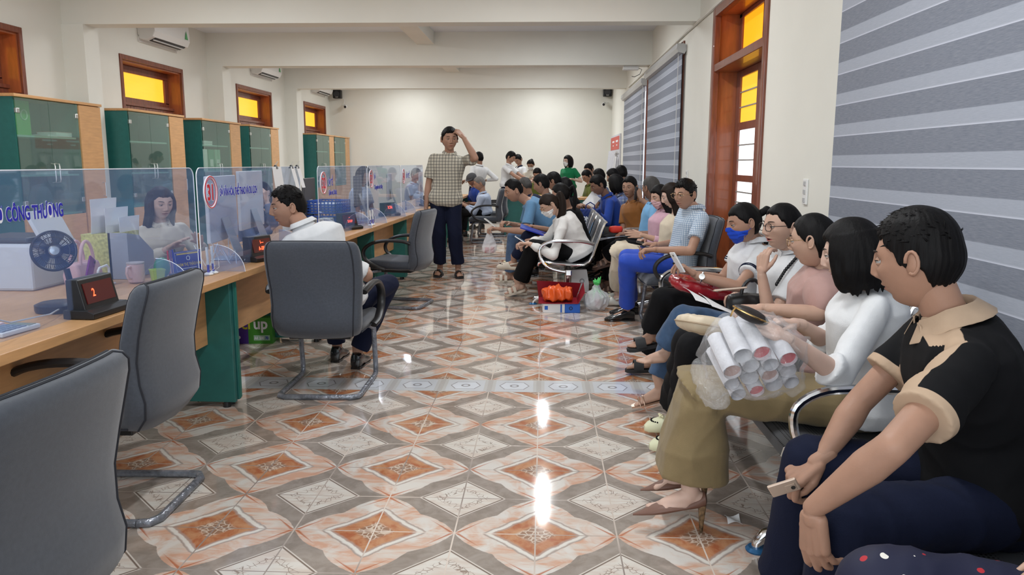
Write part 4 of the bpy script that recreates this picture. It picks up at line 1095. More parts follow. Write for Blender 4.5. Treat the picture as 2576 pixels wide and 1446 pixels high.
    # ---- bottom
    if bottom:
        B = dict(kind='pants', mat=None, tr=.086, kr=.068, cr=.060, end=.94, amp=.005); B.update(bottom); mb = MB(); q = 1.0
        mb.rings(torso_rings(H, N, rp, rp, s, .010, female, sw, t0=-.2, t1=.25))
        if B['kind'] in ('pants', 'wide'):
            for i in (0, 1):
                ev = K[i].lerp(feet[i], B['end'])
                mb.caps(HP[i], K[i], B['tr']*s, B['kr']*s, 20); mb.caps(K[i], K[i].lerp(feet[i], .25), B['kr']*s, (B['kr']*.75+B['cr']*.25)*s, 18)
                mb.cone(K[i], ev, B['kr']*s, B['cr']*s, 24)
            mb.caps(H-rp*.05+Vector((0, 0, -.01)), H+rp*.05+Vector((0, 0, -.01)), .095*s, .095*s, 16)
        elif B['kind'] == 'skirt':   # both legs inside one cloth
            R = []
            for t, rx in ((0, .17), (.35, .165), (.75, .15), (1.0, .125)):
                c = HP[0].lerp(K[0], t).lerp(HP[1].lerp(K[1], t), .5); R.append((c, rx*s, .098*s-.022*t))
            kk = (K[0]+K[1])/2; ff = (feet[0]+feet[1])/2; hw = (K[0]-K[1]).length/2
            D1 = ((K[0]+K[1])/2-H).normalized(); D2 = (ff-kk).normalized()
            def rg(c, d, w, h):
                x = (K[1]-K[0]).normalized() if hw > .03 else rp; x = (x-d*x.dot(d)).normalized(); y = d.cross(x)
                return [c+x*w*math.copysign(abs(math.cos(a))**.7, math.cos(a))+y*h*math.copysign(abs(math.sin(a))**.8, math.sin(a)) for a in [2*math.pi*i/28 for i in range(28)]]
            mb.rings([rg(c, D1, w, h) for c, w, h in R]+[rg(kk+D1*.05*s, (D1+D2).normalized(), (hw+.075)*1, .065)])
            e = B['end']; w1 = B.get('w1', .16); h1 = B.get('h1', .12)
            mb.rings([rg(kk, (D1+D2).normalized(), hw+.08, .085*s)]+[rg(kk.lerp(ff, e*t), D2, (hw+.08)*(1-t)+w1*t, .085*(1-t)+h1*t) for t in (.15, .3, .5, .75, 1.0)])
            for i in (0, 1): mb.caps(HP[i], K[i], .085*s, .07*s, 18)
        bo2 = cloth(B.get('name', 'trousers' if B['kind'] != 'skirt' else 'skirt'), mb, B['mat'], B['amp']); info['bottom'] = bo2
        if B.get('belt'):
            q = MB(); c0 = H+u*.02*s; P = [c0+rp*math.cos(a)*.165*s+fch*math.sin(a)*.125*s for a in [2*math.pi*i/24 for i in range(24)]]
            q.tube(P, .014, 8, closed=True); b = q.build('belt', mat('black_leather', (.012, .012, .012), .3), root); b.location = -O
    # ---- shoes
    if shoes:
        kinds = shoes if isinstance(shoes, list) else [shoes, shoes]
        for i in (0, 1):
            if kinds[i] is None: continue
            kd, sm = kinds[i][:2]; sm2 = kinds[i][2] if len(kinds[i]) > 2 else sm
            td = Vector(toe[i]).normalized() if toe and toe[i] is not None else fpel
            M = mat3(td, up if abs(td.z) < .8 else fpel*-1); A = feet[i]-O; z = s*.98; q = MB(); sd = (-1, 1)[i]
            def L(x, y, zz): return A+M @ (Vector((x, y, zz))*z)
            def sole(off, th, wmul=1, heelup=0, mi=0, flen=1):
                pl = [(-.034, -.045), (-.038, 0), (-.034, .05), (-.046, .10), (-.044, .135), (-.022, .165), (.012, .178), (.036, .165), (.046, .12), (.042, .08), (.032, .03), (.034, -.03), (.022, -.062), (-.018, -.064)]
                q.prism(pl, th, lambda u_, v_, w_: L(-sd*u_*wmul, v_*flen, -.088-off+w_), mi)
            if kd in ('slide', 'sandal'):
                sole(.022 if kd == 'slide' else .02, .024, 1.08)
                for y in ((.085,) if kd == 'slide' else (.045, .10)):
                    w = .034 if kd == 'slide' else .016
                    G = [[L(.052*math.cos(a), y+w*(k-.5)*2, -.085+.062*math.sin(a)*(1.1 if y < .07 else 1)) for a in [math.pi*j/12 for j in range(13)]] for k in range(2)]
                    q.sheet(G, M @ Vector((0, 0, -.004)), 1)
            elif kd == 'shoe':
                R = []
                for (y, w, zt, zb) in ((-.072, .018, -.03, -.095), (-.066, .032, .0, -.098), (-.03, .038, .015, -.098), (.02, .038, .0, -.094), (.06, .044, -.028, -.096), (.11, .048, -.045, -.096), (.15, .044, -.058, -.096), (.185, .030, -.070, -.094), (.20, .012, -.08, -.092)):
                    R.append([L(w*math.copysign(abs(math.cos(a))**.8, math.cos(a)), y, (zt+zb)/2+(zt-zb)/2*math.copysign(abs(math.sin(a))**.8, math.sin(a))) for a in [2*math.pi*k/16 for k in range(16)]])
                q.rings(R); sole(.012, .014, 1.06, mi=1, flen=1.1); q.box(L(0, -.045, -.098), (.06*z, .05*z, .03*z), M, 1)
            elif kd == 'heel':
                R = []
                for (y, w, zt, zb) in ((-.068, .014, -.03, -.07), (-.060, .030, -.02, -.078), (-.03, .036, -.035, -.085), (.02, .034, -.058, -.086), (.06, .040, -.055, -.090), (.11, .044, -.052, -.096), (.15, .034, -.066, -.098), (.19, .018, -.082, -.099), (.225, .003, -.092, -.099)):
                    R.append([L(w*math.cos(a), y, (zt+zb)/2+(zt-zb)/2*math.sin(a)) for a in [2*math.pi*k/16 for k in range(16)]])
                q.rings(R)
                hb = L(0, -.05, -.075); q.cone(hb, Vector((hb.x-0, hb.y, max(0.004, .004))) if True else 0, .016, .006, 12, 1)
            elif kd == 'strappy':
                pl = [(-.034, -.045), (-.030, .0), (-.030, .05), (-.042, .10), (-.040, .15), (-.020, .185), (.020, .185), (.040, .15), (.042, .10), (.030, .05), (.030, 0), (.032, -.04), (.0, -.062)]
                q.prism(pl, .010, lambda u_, v_, w_: L(u_, v_, -.094+w_))
                hb = L(0, -.05, -.09); q.cone(hb, Vector((hb.x, hb.y, .004)), .010, .005, 10, 0)
                for y, zz in ((.11, .05), (.135, .045), (-.01, .085)):
                    q.tube([L(.042*math.cos(a), y, -.088+zz*math.sin(a)) for a in [math.pi*j/10 for j in range(11)]], .004, 6, mi=1)
            elif kd == 'croc':
                R = []
                for (y, w, zt, zb) in ((-.06, .025, -.075, -.105), (-.04, .042, -.065, -.112), (.02, .044, -.060, -.112), (.05, .046, -.02, -.112), (.09, .052, -.025, -.112), (.13, .052, -.038, -.112), (.165, .042, -.055, -.110), (.185, .022, -.075, -.104)):
                    R.append([L(w*math.copysign(abs(math.cos(a))**.8, math.cos(a)), y, (zt+zb)/2+(zt-zb)/2*math.copysign(abs(math.sin(a))**.8, math.sin(a))) for a in [2*math.pi*k/16 for k in range(16)]])
                q.rings(R); q.tube([L(.044*math.cos(a), .03-.095*math.sin(a), -.045+.02*math.sin(a)) for a in [math.pi*j/10 for j in range(11)]], .008, 8)
                for k in range(10):
                    a = math.radians(20+k*15); q.ell(L(.045*math.cos(a), .10+.05*math.sin(a), -.045-.0), (.0045,)*3, None, 8, 1)
                for k in range(4): q.ell(L(-.02+.014*k, .09+.012*(k % 2), -.018), (.008, .008, .005), None, 10, 2)
            so = q.build({'slide': 'slide_sandal', 'sandal': 'sandal', 'shoe': 'leather_shoe', 'heel': 'high_heel_shoe', 'strappy': 'strappy_sandal', 'croc': 'clog'}[kd], [sm, sm2, mat('cream_charm', (.8, .75, .5), .5)] if kd == 'croc' else [sm, sm2], root, auto=40)
    hair_build(info, hair, female, headdetail, seed, hs)
    if mask: mask_build(info, mask, hs)
    if glasses: glasses_build(info, glasses, hs)
    return info
def frame_rot(d):
    x, y, z = frame_from(d); return Matrix(((x.x, y.x, z.x), (x.y, y.y, z.y), (x.z, y.z, z.z)))

def hair_build(I, hair, female, detail, seed, hs):
    kind, hm = hair[:2]; s = I['s']*.98*hs; C = I['C']; M = I['HM']; O = I['O']
    if kind == 'none': return
    D, F = ICO[max(detail, 6)]; V = head_surface(D*1.0, female); rs = np.random.RandomState(seed)
    # smooth skull without face features for the base of the hair
    X, Y, Z = V[:, 0], V[:, 1], V[:, 2]
    fh = {'short': .062, 'fade': .066, 'grey': .070, 'bob': .055, 'long': .058, 'pony': .066, 'bun': .064, 'cap': .06}[kind]
    # hairline: front height, falling to the temples, then behind the ears down to the nape
    az = np.arctan2(np.abs(X), Y)      # 0 front, pi back
    fringe = hair[2] if len(hair) > 2 else 0
    side_line = {'short': -.012, 'fade': .010, 'grey': .0, 'bob': -.03, 'long': -.03, 'pony': -.0, 'bun': -.0, 'cap': 0}[kind]
    back_line = {'short': -.062, 'fade': -.045, 'grey': -.055, 'bob': -.09, 'long': -.09, 'pony': -.075, 'bun': -.075, 'cap': -.05}[kind]
    line = np.where(az < 1.05, fh+(.030-fh)*sst(az, .55, 1.05)-fringe*np.exp(-(az/.7)**2), 0)
    line = np.where((az >= 1.05) & (az < 1.75), .030+(side_line-.030)*sst(az, 1.05, 1.35), line)
    line = np.where(az >= 1.75, side_line+(back_line-side_line)*sst(az, 1.75, 2.3), line)
    line += .0022*np.sin(az*31+seed)+.002*np.sin(az*11+seed*2)
    m = sst(Z-line, -.004, .010)
    th = {'short': .015, 'fade': .014, 'grey': .010, 'bob': .020, 'long': .014, 'pony': .009, 'bun': .011, 'cap': .008}[kind]
    top = sst(Z, .02, .10)
    if kind in ('fade', 'short', 'grey'): th = th*(.42+.85*top)
    n = D @ rs.normal(size=(3, 6))*9; lump = np.sin(n).sum(1)/6*.0018
    strand = (np.sin(np.arctan2(D[:, 0], D[:, 1])*41+D[:, 2]*6)*.0004+np.sin(np.arctan2(D[:, 0], D[:, 1])*17+3)*.0007)*(1-np.abs(D[:, 2])**3)
    T = (th+lump+strand)*m-.006*(1-m)
    Nn = V/np.maximum(np.linalg.norm(V, axis=1, keepdims=True), 1e-6)
    # drop facial relief under the hair
    W = V+Nn*T[:, None]
    mb = MB(); add_np(mb, npm(M, W, C, s), F)
    def L(x, y, z): return Vector(C)+M @ (Vector((x, y, z))*s)
    R = random.Random(seed)
    if kind in ('short', 'fade'):      # tufts over the crown
        for k in range(420 if detail >= 7 else 110):
            a = R.uniform(-2.6, 2.6); e = R.uniform(.35, 1.45)
            d = Vector((math.sin(a)*math.cos(e)*.078, math.cos(a)*math.cos(e)*.096, math.sin(e)*.114)); nrm = d.normalized()
            if d.y > .05 and d.z < .07: continue
            p = L(*d)+M @ (nrm*.010*s); t = Vector((R.uniform(-.35, .35), R.uniform(.4, 1.0), R.uniform(-.3, .1))); t = (t-nrm*t.dot(nrm)+nrm*R.uniform(.12, .45)).normalized()
            q = p+M @ (t*R.uniform(.010, .022)); mb.tube([p, (p+q)/2+Vector((0, 0, .001)), q], [.0026, .0019, .0004], 4)
    if kind == 'fade' and len(hair) > 3: pass
    def lock(P, r, n=12, flat=1.0):
        Q = []
        for i in range(len(P)-1):
            p0 = Vector(P[max(i-1, 0)]); p1 = Vector(P[i]); p2 = Vector(P[i+1]); p3 = Vector(P[min(i+2, len(P)-1)])
            for j in range(4):
                u = j/4; Q.append(.5*((2*p1)+(p2-p0)*u+(2*p0-5*p1+4*p2-p3)*u*u+(3*p1-3*p2+p3-p0)*u**3))
        Q.append(Vector(P[-1])); k = len(Q)
        rr = [r[0]+(r[1]-r[0])*i/(k-1) if len(r) == 2 else float(np.interp(i/(k-1), np.linspace(0, 1, len(r)), r)) for i in range(k)]
        mb.tube(Q, rr, n, flat=flat)
    if kind == 'bob':
        mb.ell(L(0, -.030, -.035), (.074*s, .072*s, .085*s), M, 24)
        for k in range(52):
            a = math.radians(62+236*k/51)+R.uniform(-.03, .03); x, y = math.sin(a), math.cos(a)
            zb = -.125+R.uniform(-.016, .012)-.01*abs(x); ph = R.uniform(-.005, .005)
            lock([L(x*.070, y*.088, .075), L(x*.086, y*.106+ph, .02), L(x*.089+ph, y*.108, -.05), L(x*.084, y*.098+ph, -.095), L(x*.072+ph, y*.088, zb)], [.012, .015, .0155, .013, .003], 8)
    if kind == 'long':
        ln = hair[3] if len(hair) > 3 else .45
        dn = Vector((0, 0, -1)); bk = -(I['f'])
        for k in range(30):
            a = math.radians(70+220*k/29); x, y = math.sin(a), math.cos(a); ph = R.uniform(-.008, .008)
            p3 = L(x*.08, y*.10, -.08); e = p3+Vector((0, 0, -(ln-.18)+R.uniform(-.03, .03)))+bk*.03+I['rc']*x*.02
            # stay outside the back and shoulders
            mid = p3.lerp(e, .5)+bk*.035
            lock([L(x*.070, y*.088, .075), L(x*.083, y*.104+ph, .02), L(x*.085, y*.104, -.04), p3+bk*.01, mid, e+bk*.02], [.011, .016, .018, .018, .016, .003], 8)
    if kind == 'pony':
        z0 = hair[3] if len(hair) > 3 else .03; ln = hair[4] if len(hair) > 4 else .35; tk = hair[5] if len(hair) > 5 else 1
        b = L(0, -.112, z0); bk = (M @ Vector((0, -1, 0)))
        mb.ell(b, (.022, .022, .022), M, 12)
        for k in range(12):
            a = 2*math.pi*k/12; o = M @ (Vector((math.cos(a), 0, math.sin(a)))*.014); o2 = Vector((R.uniform(-.02, .02), R.uniform(-.02, .02), R.uniform(-.03, .02)))
            lock([b+o*.6, b+bk*.035+o+Vector((0, 0, .004)), b+bk*.055+o*1.3*tk+Vector((0, 0, -.08)), b+bk*.05+o*1.5*tk+Vector((0, 0, -ln*.55)), b+bk*.03+o2*tk+Vector((0, 0, -ln))], [.010, .013*tk, .015*tk, .013*tk, .003], 8)
    if kind == 'bun':
        z0 = hair[3] if len(hair) > 3 else -.03
        b = L(0, -.108, z0)
        for k in range(5):
            P = [b+M @ Vector((.026*math.cos(q), -.008*k+.01, .030*math.sin(q))) for q in [2*math.pi*j/16 for j in range(16)]]
            mb.tube(P, .012, 8, closed=True)
        mb.ell(b, (.038, .034, .038), M, 14)
        if len(hair) > 4:
            for k in range(14): lock([L(.05-.007*k, .06, .09), L(.06-.008*k, -.02, .125), L(.04-.006*k, -.09, .06), L(.02-.003*k, -.115, 0)], [.004, .006, .006, .003], 6)
    if kind in ('bob', 'long', 'pony', 'bun'):
        vx = .0045 if detail >= 7 else .0065
        V_, F_ = remesh(mb, vx, 2, .5); ho = build_np('hair', V_, F_, hm, I['root'], O)
    else:
        ho = mb.build('hair', hm, I['root'], auto=0); ho.location = -O
    I['hair'] = ho

def mask_build(I, mm, hs):
    D, F = ICO[7]; V = head_surface(D); X, Y, Z = V.T; s = I['s']*.98*hs
    topz = -.004-.030*sst(np.abs(X), .008, .060); botz = -.106+.055*sst(np.abs(X), .030, .070)
    m = sst(Z, botz-.003, botz+.003)*(1-sst(Z, topz-.003, topz+.003))*sst(Y, .006, .014)
    Nn = V/np.linalg.norm(V, axis=1, keepdims=True)
    tgt = .083+.022*np.exp(-(X/.026)**2-((Z+.038)/.040)**2)-5.5*X*X-.25*np.maximum(0, -Z-.070)
    V2 = V.copy(); V2[:, 1] = V[:, 1]+m*np.maximum(0, tgt-V[:, 1])*(np.abs(X) < .055)
    pleat = .0012*np.sin(Z*260)
    W = V2+Nn*((.0055+pleat)*m-.010*(1-m))[:, None]
    mb = MB(); add_np(mb, npm(I['HM'], W, I['C'], s), F)
    def L(x, y, z): return Vector(I['C'])+I['HM'] @ (Vector((x, y, z))*s)
    for sx in (-1, 1):
        for z in (-.015, -.075): mb.tube([L(sx*.060, .035, z), L(sx*.072, .01, z*.5), L(sx*.083, -.012, z*.2-.004)], .0014, 5)
    o = mb.build('face_mask', mm, I['root'], auto=0); o.location = -I['O']
def glasses_build(I, gm, hs):
    s = I['s']*.98*hs; mb = MB()
    def L(x, y, z): return Vector(I['C'])+I['HM'] @ (Vector((x, y, z))*s)
    for sx in (-1, 1):
        mb.tube([L(sx*.031+.024*math.copysign(abs(math.cos(a))**.8, math.cos(a)), .1005-.006*abs(math.cos(a)*sx+.0)*0-.004*(sx*math.cos(a) > 0), .004+.019*math.copysign(abs(math.sin(a))**.8, math.sin(a))) for a in [2*math.pi*k/24 for k in range(24)]], .0018, 6, closed=True)
        mb.tube([L(sx*.055, .096, .010), L(sx*.074, .085, .012), L(sx*.079, .03, .012), L(sx*.081, -.010, .010), L(sx*.080, -.022, -.008)], .0018, 6)
    mb.tube([L(-.008, .101, .008), L(0, .103, .011), L(.008, .101, .008)], .0018, 6)
    o = mb.build('glasses', gm, I['root'], auto=0); o.location = -I['O']
# ------------------------------------------------------------------ clothing materials
def cm(name, c, rough=.85, bump=.12, bs=260, var=.05, sheen=.1): return mat(name, c, rough, spec=.25, bump=bump, bscale=bs, var=var, vscale=18, sheen=sheen)
C_black = cm('black_cotton', (.004, .004, .005), sheen=0); C_navy = cm('navy_cloth', (.007, .011, .034), sheen=0); C_navyp = cm('dark_navy_trouser', (.0055, .0085, .026), sheen=0); C_white = cm('white_cotton', (.72, .73, .74)); C_khaki = cm('khaki_cloth', (.235, .175, .088), .75)
C_pink = cm('dusty_pink_chiffon', (.44, .27, .24), .6); C_jean = cm('blue_denim', (.045, .085, .16), .85, bs=500, var=.22); C_beige = cm('beige_cotton', (.62, .50, .37)); C_sky = cm('sky_blue_cloth', (.19, .42, .68)); C_pinkl = cm('light_pink_cloth', (.58, .36, .44))
C_royal = cm('royal_blue_cloth', (.018, .055, .30)); C_bright = cm('bright_blue_trouser', (.022, .07, .46), .6); C_cream = cm('cream_cloth', (.60, .52, .40)); C_brown = cm('rust_brown_shirt', (.28, .11, .028), .6); C_greyp = cm('grey_trouser', (.15, .145, .13)); C_green = cm('emerald_polo', (.008, .17, .065)); C_olive = cm('olive_uniform', (.09, .105, .018)); C_tee = cm('light_blue_tee', (.13, .27, .45)); C_lblue = cm('pale_blue_shirt', (.45, .52, .66)); C_ltjean = cm('faded_denim', (.10, .17, .30), var=.2)
C_sweat = cm('white_sweater_knit', (.68, .67, .65), .9, bump=.3, bs=180); C_vest = cm('pale_beige_knit', (.55, .50, .42)); C_blouse = cm('cream_blouse', (.62, .56, .46), .6)
def plaid(name, base, line, sc=30, wl=.12, line2=None):
    mt = mat(name, base, .85); t = NT(mt); vec, X, Y, Z = t.xyz()
    def ln(c, s, w, o=0): return t.m('LESS_THAN', t.m('ABSOLUTE', t.m('SUBTRACT', t.m('FRACT', t.m('ADD', t.m('MULTIPLY', c, s), o)), .5)), w)
    H = t.m('MAXIMUM', ln(Z, sc, wl), ln(Z, sc, wl*.45, .28)); gm = t.n('ShaderNodeNewGeometry'); sp = t.n('ShaderNodeSeparateXYZ'); t.nt.links.new(gm.outputs['Normal'], sp.inputs[0])
    fx = t.m('GREATER_THAN', t.m('ABSOLUTE', sp.outputs[0]), t.m('MULTIPLY', t.m('ABSOLUTE', sp.outputs[1]), .9)); U = t.m('ADD', t.m('MULTIPLY', Y, fx), t.m('MULTIPLY', X, t.m('SUBTRACT', 1, fx)))
    Vv = t.m('MAXIMUM', ln(U, sc, wl), ln(U, sc, wl*.45, .28))
    c = t.mix(t.m('MULTIPLY', H, .65), base, line); c = t.mix(t.m('MULTIPLY', Vv, .65), c, line2 or line); t.out(c, 'Base Color')
    t.bump(t.noise(vec, 250, 2), .1, .005); return mt
C_plaid = plaid('cream_and_black_plaid', (.56, .52, .42), (.035, .035, .045), 28, .11); C_check = plaid('white_blue_fine_check', (.62, .68, .74), (.12, .22, .36), 62, .14); C_bplaid = plaid('blue_white_plaid', (.5, .55, .65), (.08, .12, .3), 16, .25)
def floral():
    mt = mat('navy_floral_cloth', (.008, .010, .035), .7); t = NT(mt); vec, X, Y, Z = t.xyz()
    v = t.n('ShaderNodeTexVoronoi'); v.inputs['Scale'].default_value = 34; t.nt.links.new(vec, v.inputs['Vector']); sp = t.n('ShaderNodeSeparateColor'); t.nt.links.new(v.outputs['Color'], sp.inputs[0])
    f = t.m('MULTIPLY', t.m('LESS_THAN', v.outputs['Distance'], .26), t.m('GREATER_THAN', sp.outputs[0], .55)); col = t.mix(t.m('GREATER_THAN', sp.outputs[1], .5), (.42, .02, .03), (.75, .72, .65))
    t.out(t.mix(f, (.008, .010, .035), col), 'Base Color'); return mt
C_floral = floral(); C_tan = cm('tan_collar_cloth', (.50, .36, .25))
L_black = mat('black_shoe_leather', (.010, .010, .011), .18, coat=.5); L_slide = mat('black_rubber', (.018, .018, .02), .6); L_taupe = mat('taupe_suede', (.17, .085, .06), .5); L_snake = mat('snake_print_heel', (.16, .10, .05), .4, var=.8, vscale=60)
L_gold = mat('rose_gold_leather', (.45, .30, .22), .25, metal=.6); L_croc = mat('pale_yellow_foam', (.70, .70, .48), .5); L_wcroc = mat('white_foam', (.72, .72, .66), .5); L_brown = mat('brown_leather', (.10, .05, .035), .5); L_cream = mat('cream_leather', (.62, .54, .44), .5)
Q_blue = cm('blue_mask_cloth', (.012, .06, .48), .8); Q_white = cm('white_mask_cloth', (.75, .75, .74), .8); Q_pink = cm('pink_mask_cloth', (.6, .38, .40), .8)
G_gold = mat('gold_wire', (.5, .35, .2), .25, metal=.9); G_black = mat('black_frame', (.02, .015, .015), .3)
V3 = Vector
def gz(x, y, z=.088): return V3((x, y, z))
W = (-1, 0, 0)
SB = 'people waiting on the benches'

def panel(I, c1, c2, width=.030, cuff=.66, cw=.026):
    """contrast panel down each sleeve and a band at its hem"""
    o = I['top']; me = o.data; O = I['O']; D = [-1.0]*len(me.vertices)
    for i in (0, 1):
        A = I['N']-I['u']*.03; S = I['S'][i]; E = I['E'][i]; ad = (E-S).normalized(); L = (E-S).length; out = (S-I['N']).normalized()
        n = (I['f']*.8+out*.45+V3((0, 0, .45))); n = (n-ad*n.dot(ad)).normalized(); pr = ad.cross(n).normalized()
        for k_, v in enumerate(me.vertices):
            c = v.co+O; d = c-S; t = d.dot(ad); e = d-ad*t
            if t > -.02 and e.length < .12:
                D[k_] = max(D[k_], t-(L*cuff-cw), min(width-abs(e.dot(pr)), e.dot(n)+.01))
            elif t <= -.02:
                h = c-A; q = S-A; k = h.dot(q)/q.dot(q)
                if k > 0 and k < 1.3: D[k_] = max(D[k_], min(width-abs((h-q*k).dot(pr)), (h-q*k).dot(n)+.01))
    at = me.attributes.new('panel_distance', 'FLOAT', 'POINT'); at.data.foreach_set('value', D)
    mt = mat('black_polo_with_tan_panels', c1, .85, spec=.25); t = NT(mt); a = t.n('ShaderNodeAttribute'); a.attribute_name = 'panel_distance'
    t.out(t.mix(t.step(a.outputs['Fac'], -.0008, .0008), c1, c2), 'Base Color'); me.materials[0] = mt
# --- bench by the right wall, nearest first
near = person('man in black and beige polo shirt, nearest on the right, holding a phone', (1.16, 1.96, .49), PP(2392, 806, 1.97), PP(2312, 655, 2.0), (-.74, .66, -.16), (-.93, .30, 0),
    (PP(2046, 1278, 1.70), PP(2070, 1150, 2.08)), ((.70, 1.74, .10), (.74, 2.2, .10)), pelvis=W, s=1.03, vox=.007, skin=1, hair=('short', H_black, .006), hk=('relax', 'grip'), headdetail=7, seed=3,
    hdir=((.10, -.02, -1), (-.75, -.05, -.55)), hup=((-.85, -.5, 0), (-.45, -.35, .85)), elbows=(PP(2246, 1126, 1.60), PP(2160, 1012, 2.14)), knees=((.735, 1.77, .505), (.775, 2.14, .505)), shw=1.12,
    top=dict(kind='short', mat=C_black, off=.022, hem=-.12, collar=True, cmat=C_tan, cs=2.1, sl=.66, cuffr=.068, amp=.004), bottom=dict(mat=C_navyp, tr=.092, kr=.080, cr=.078), shoes=('shoe', L_black), group=SB)
panel(near, (.004, .004, .005), (.50, .36, .25))
person('person in navy floral trousers, only the lap showing at the lower right corner', (1.12, 1.30, .47), (1.22, 1.28, .93), (1.20, 1.28, 1.14), W, W, ((1.02, 1.10, .62), (1.03, 1.42, .62)), ((.62, 1.18, .10), (.64, 1.38, .10)), female=True, s=.95, vox=.012, skin=0,
    hair=('bob', H_black), knees=((.68, 1.25, .545), (.66, 1.40, .548)), top=dict(kind='short', mat=C_floral, collar=False), bottom=dict(kind='pants', mat=C_floral, tr=.100, kr=.088, cr=.09), shoes=('slide', L_slide), group=SB, hk=('flat', 'flat'), seed=8)
wht = person('woman in white shirt and khaki skirt with a bag of paper rolls', (1.16, 2.80, .48), PP(2196, 722, 2.76), PP(2146, 638, 2.74), (-.84, .50, -.20), (-.95, .25, 0),
    (PP(1972, 848, 2.44), PP(2010, 815, 2.80)), ((.54, 2.70, .178), (.60, 2.95, .16)), pelvis=W, female=True, s=.95, vox=.008, skin=3, hair=('bob', H_black), headdetail=7, seed=5, hk=('hold', 'point'),
    hdir=((-.85, .15, .42), (-.9, -.25, .15)), hup=((-.3, -.5, .8), (-.1, 0, 1)), elbows=(PP(2112, 945, 2.50), PP(2080, 860, 3.0)), toe=((-1, .0, -.10), (-1, .05, -.1)), knees=((.585, 2.70, .53), (.60, 2.90, .53)),
    top=dict(kind='long', mat=C_white, off=.022, hem=-.14, sl=.22, cuffr=.060, amp=.006), bottom=dict(kind='skirt', mat=C_khaki, end=.90, w1=.17, h1=.135, amp=.008), shoes=('heel', L_taupe, L_snake), group=SB)
pnk = person('woman in dusty pink puff-sleeved blouse with hair pinned up', (1.18, 3.40, .48), PP(2080, 668, 3.36), PP(2047, 606, 3.33), (-.80, .56, -.12), (-.97, .2, 0),
    (PP(1925, 776, 3.14), PP(1915, 800, 3.42)), ((.68, 3.50, .115), (.69, 3.76, .115)), pelvis=W, female=True, s=.94, vox=.009, skin=0, hair=('bun', H_black, 0, -.045), headdetail=7, seed=6, hk=('hold', 'hold'),
    hdir=((-1, .1, .0), (-1, 0, 0)), elbows=(PP(2062, 790, 3.10), None), knees=((.66, 3.34, .55), (.68, 3.52, .54)), glasses=G_gold,
    top=dict(kind='puff', mat=C_pink, off=.020, sl=.86, collar=False, amp=.006), bottom=dict(kind='pants', mat=C_black, kr=.080, cr=.105, end=.86, amp=.006), shoes=('croc', L_croc, C_black), group=SB)
gls = person('woman in white polo and jeans wearing glasses, hand raised to her mouth', (1.20, 3.98, .48), PP(1990, 638, 3.97), PP(1968, 571, 3.90), (-.93, -.28, -.02), (-.95, -.1, 0),
    (PP(1916, 690, 3.72), PP(1893, 752, 3.86)), ((.655, 3.98, .395), (.64, 4.10, .155)), pelvis=W, female=True, s=.95, vox=.009, skin=0, hair=('bun', H_black, .0), headdetail=7, seed=7, hk=('hold', 'hold'), mouth=.8, lip=0,
    hdir=((.06, .12, 1), (-.95, .1, .25)), hup=((-.8, -.6, 0), None), elbows=(PP(1938, 812, 3.70), PP(1990, 790, 4.1)), knees=((.72, 3.90, .575), (.74, 4.12, .50)), toe=((-1, -.05, -.02), (-1, 0, -.25)), glasses=G_black,
    top=dict(kind='short', mat=C_white, off=.018, cmat=C_white), bottom=dict(kind='pants', mat=C_jean, kr=.070, cr=.085, end=.86), shoes=[None, ('strappy', L_gold)], group=SB)
msk = person('woman in white polo with a bright blue face mask and ponytail', (1.18, 4.56, .48), PP(1906, 606, 4.50), PP(1873, 560, 4.44), (-.95, -.10, -.22), (-1, -.05, 0),
    (PP(1752, 694, 4.20), PP(1750, 690, 4.50)), ((.66, 4.62, .345), (.70, 4.88, .12)), pelvis=W, female=True, s=.94, vox=.009, skin=1, hair=('pony', H_black, .012, .035, .17), headdetail=7, seed=9, hk=('hold', 'hold'), mask=Q_blue,
    hdir=((-.8, .1, .6), (-.8, 0, .5)), elbows=(PP(1858, 722, 4.14), None), knees=((.70, 4.48, .575), (.72, 4.70, .50)), toe=((-1, -.05, -.20), (-1, 0, 0)),
    top=dict(kind='short', mat=C_white, off=.018, sl=.6), bottom=dict(mat=C_black, kr=.072, cr=.078, end=.88), shoes=('slide', L_slide), group=SB)
def trims(I, names, mt, i=0, off=.0, w=.004, n=1, t=.62, r=.062):
    A, B = I['S'][i], I['E'][i]; d = (B-A).normalized(); x, y, z = frame_from(d); q = MB()
    for k in range(n):
        c = A.lerp(B, t)-d*(.012+.012*k); q.tube([c+x*math.cos(a)*r+y*math.sin(a)*r for a in [2*math.pi*j/28 for j in range(28)]], w, 6, closed=True)
    o = q.build(names, mt, I['root']); o.location = -I['O']
for k in (0, 1): trims(msk, 'sleeve_stripe', C_navy, k, n=2, t=.60, r=.0575)
def watch(I, i=0, mt=None):
    A, B = I['E'][i], I['hands'][i]; d = (B-A).normalized(); c = B-d*.03; x, y, z = frame_from(d); q = MB()
    q.tube([c+x*math.cos(a)*.029+y*math.sin(a)*.029 for a in [2*math.pi*j/24 for j in range(24)]], .005, 6, closed=True)
    n = V3((-.2, -1, .3)); n = (n-d*n.dot(d)).normalized(); q.lathe([(0, -.004), (.016, -.004), (.016, .004), (0, .005)], c+n*.031, 16, frame_rot(n))
    o = q.build('wristwatch', mt or M_steel, I['root']); o.location = -I['O']
watch(msk)
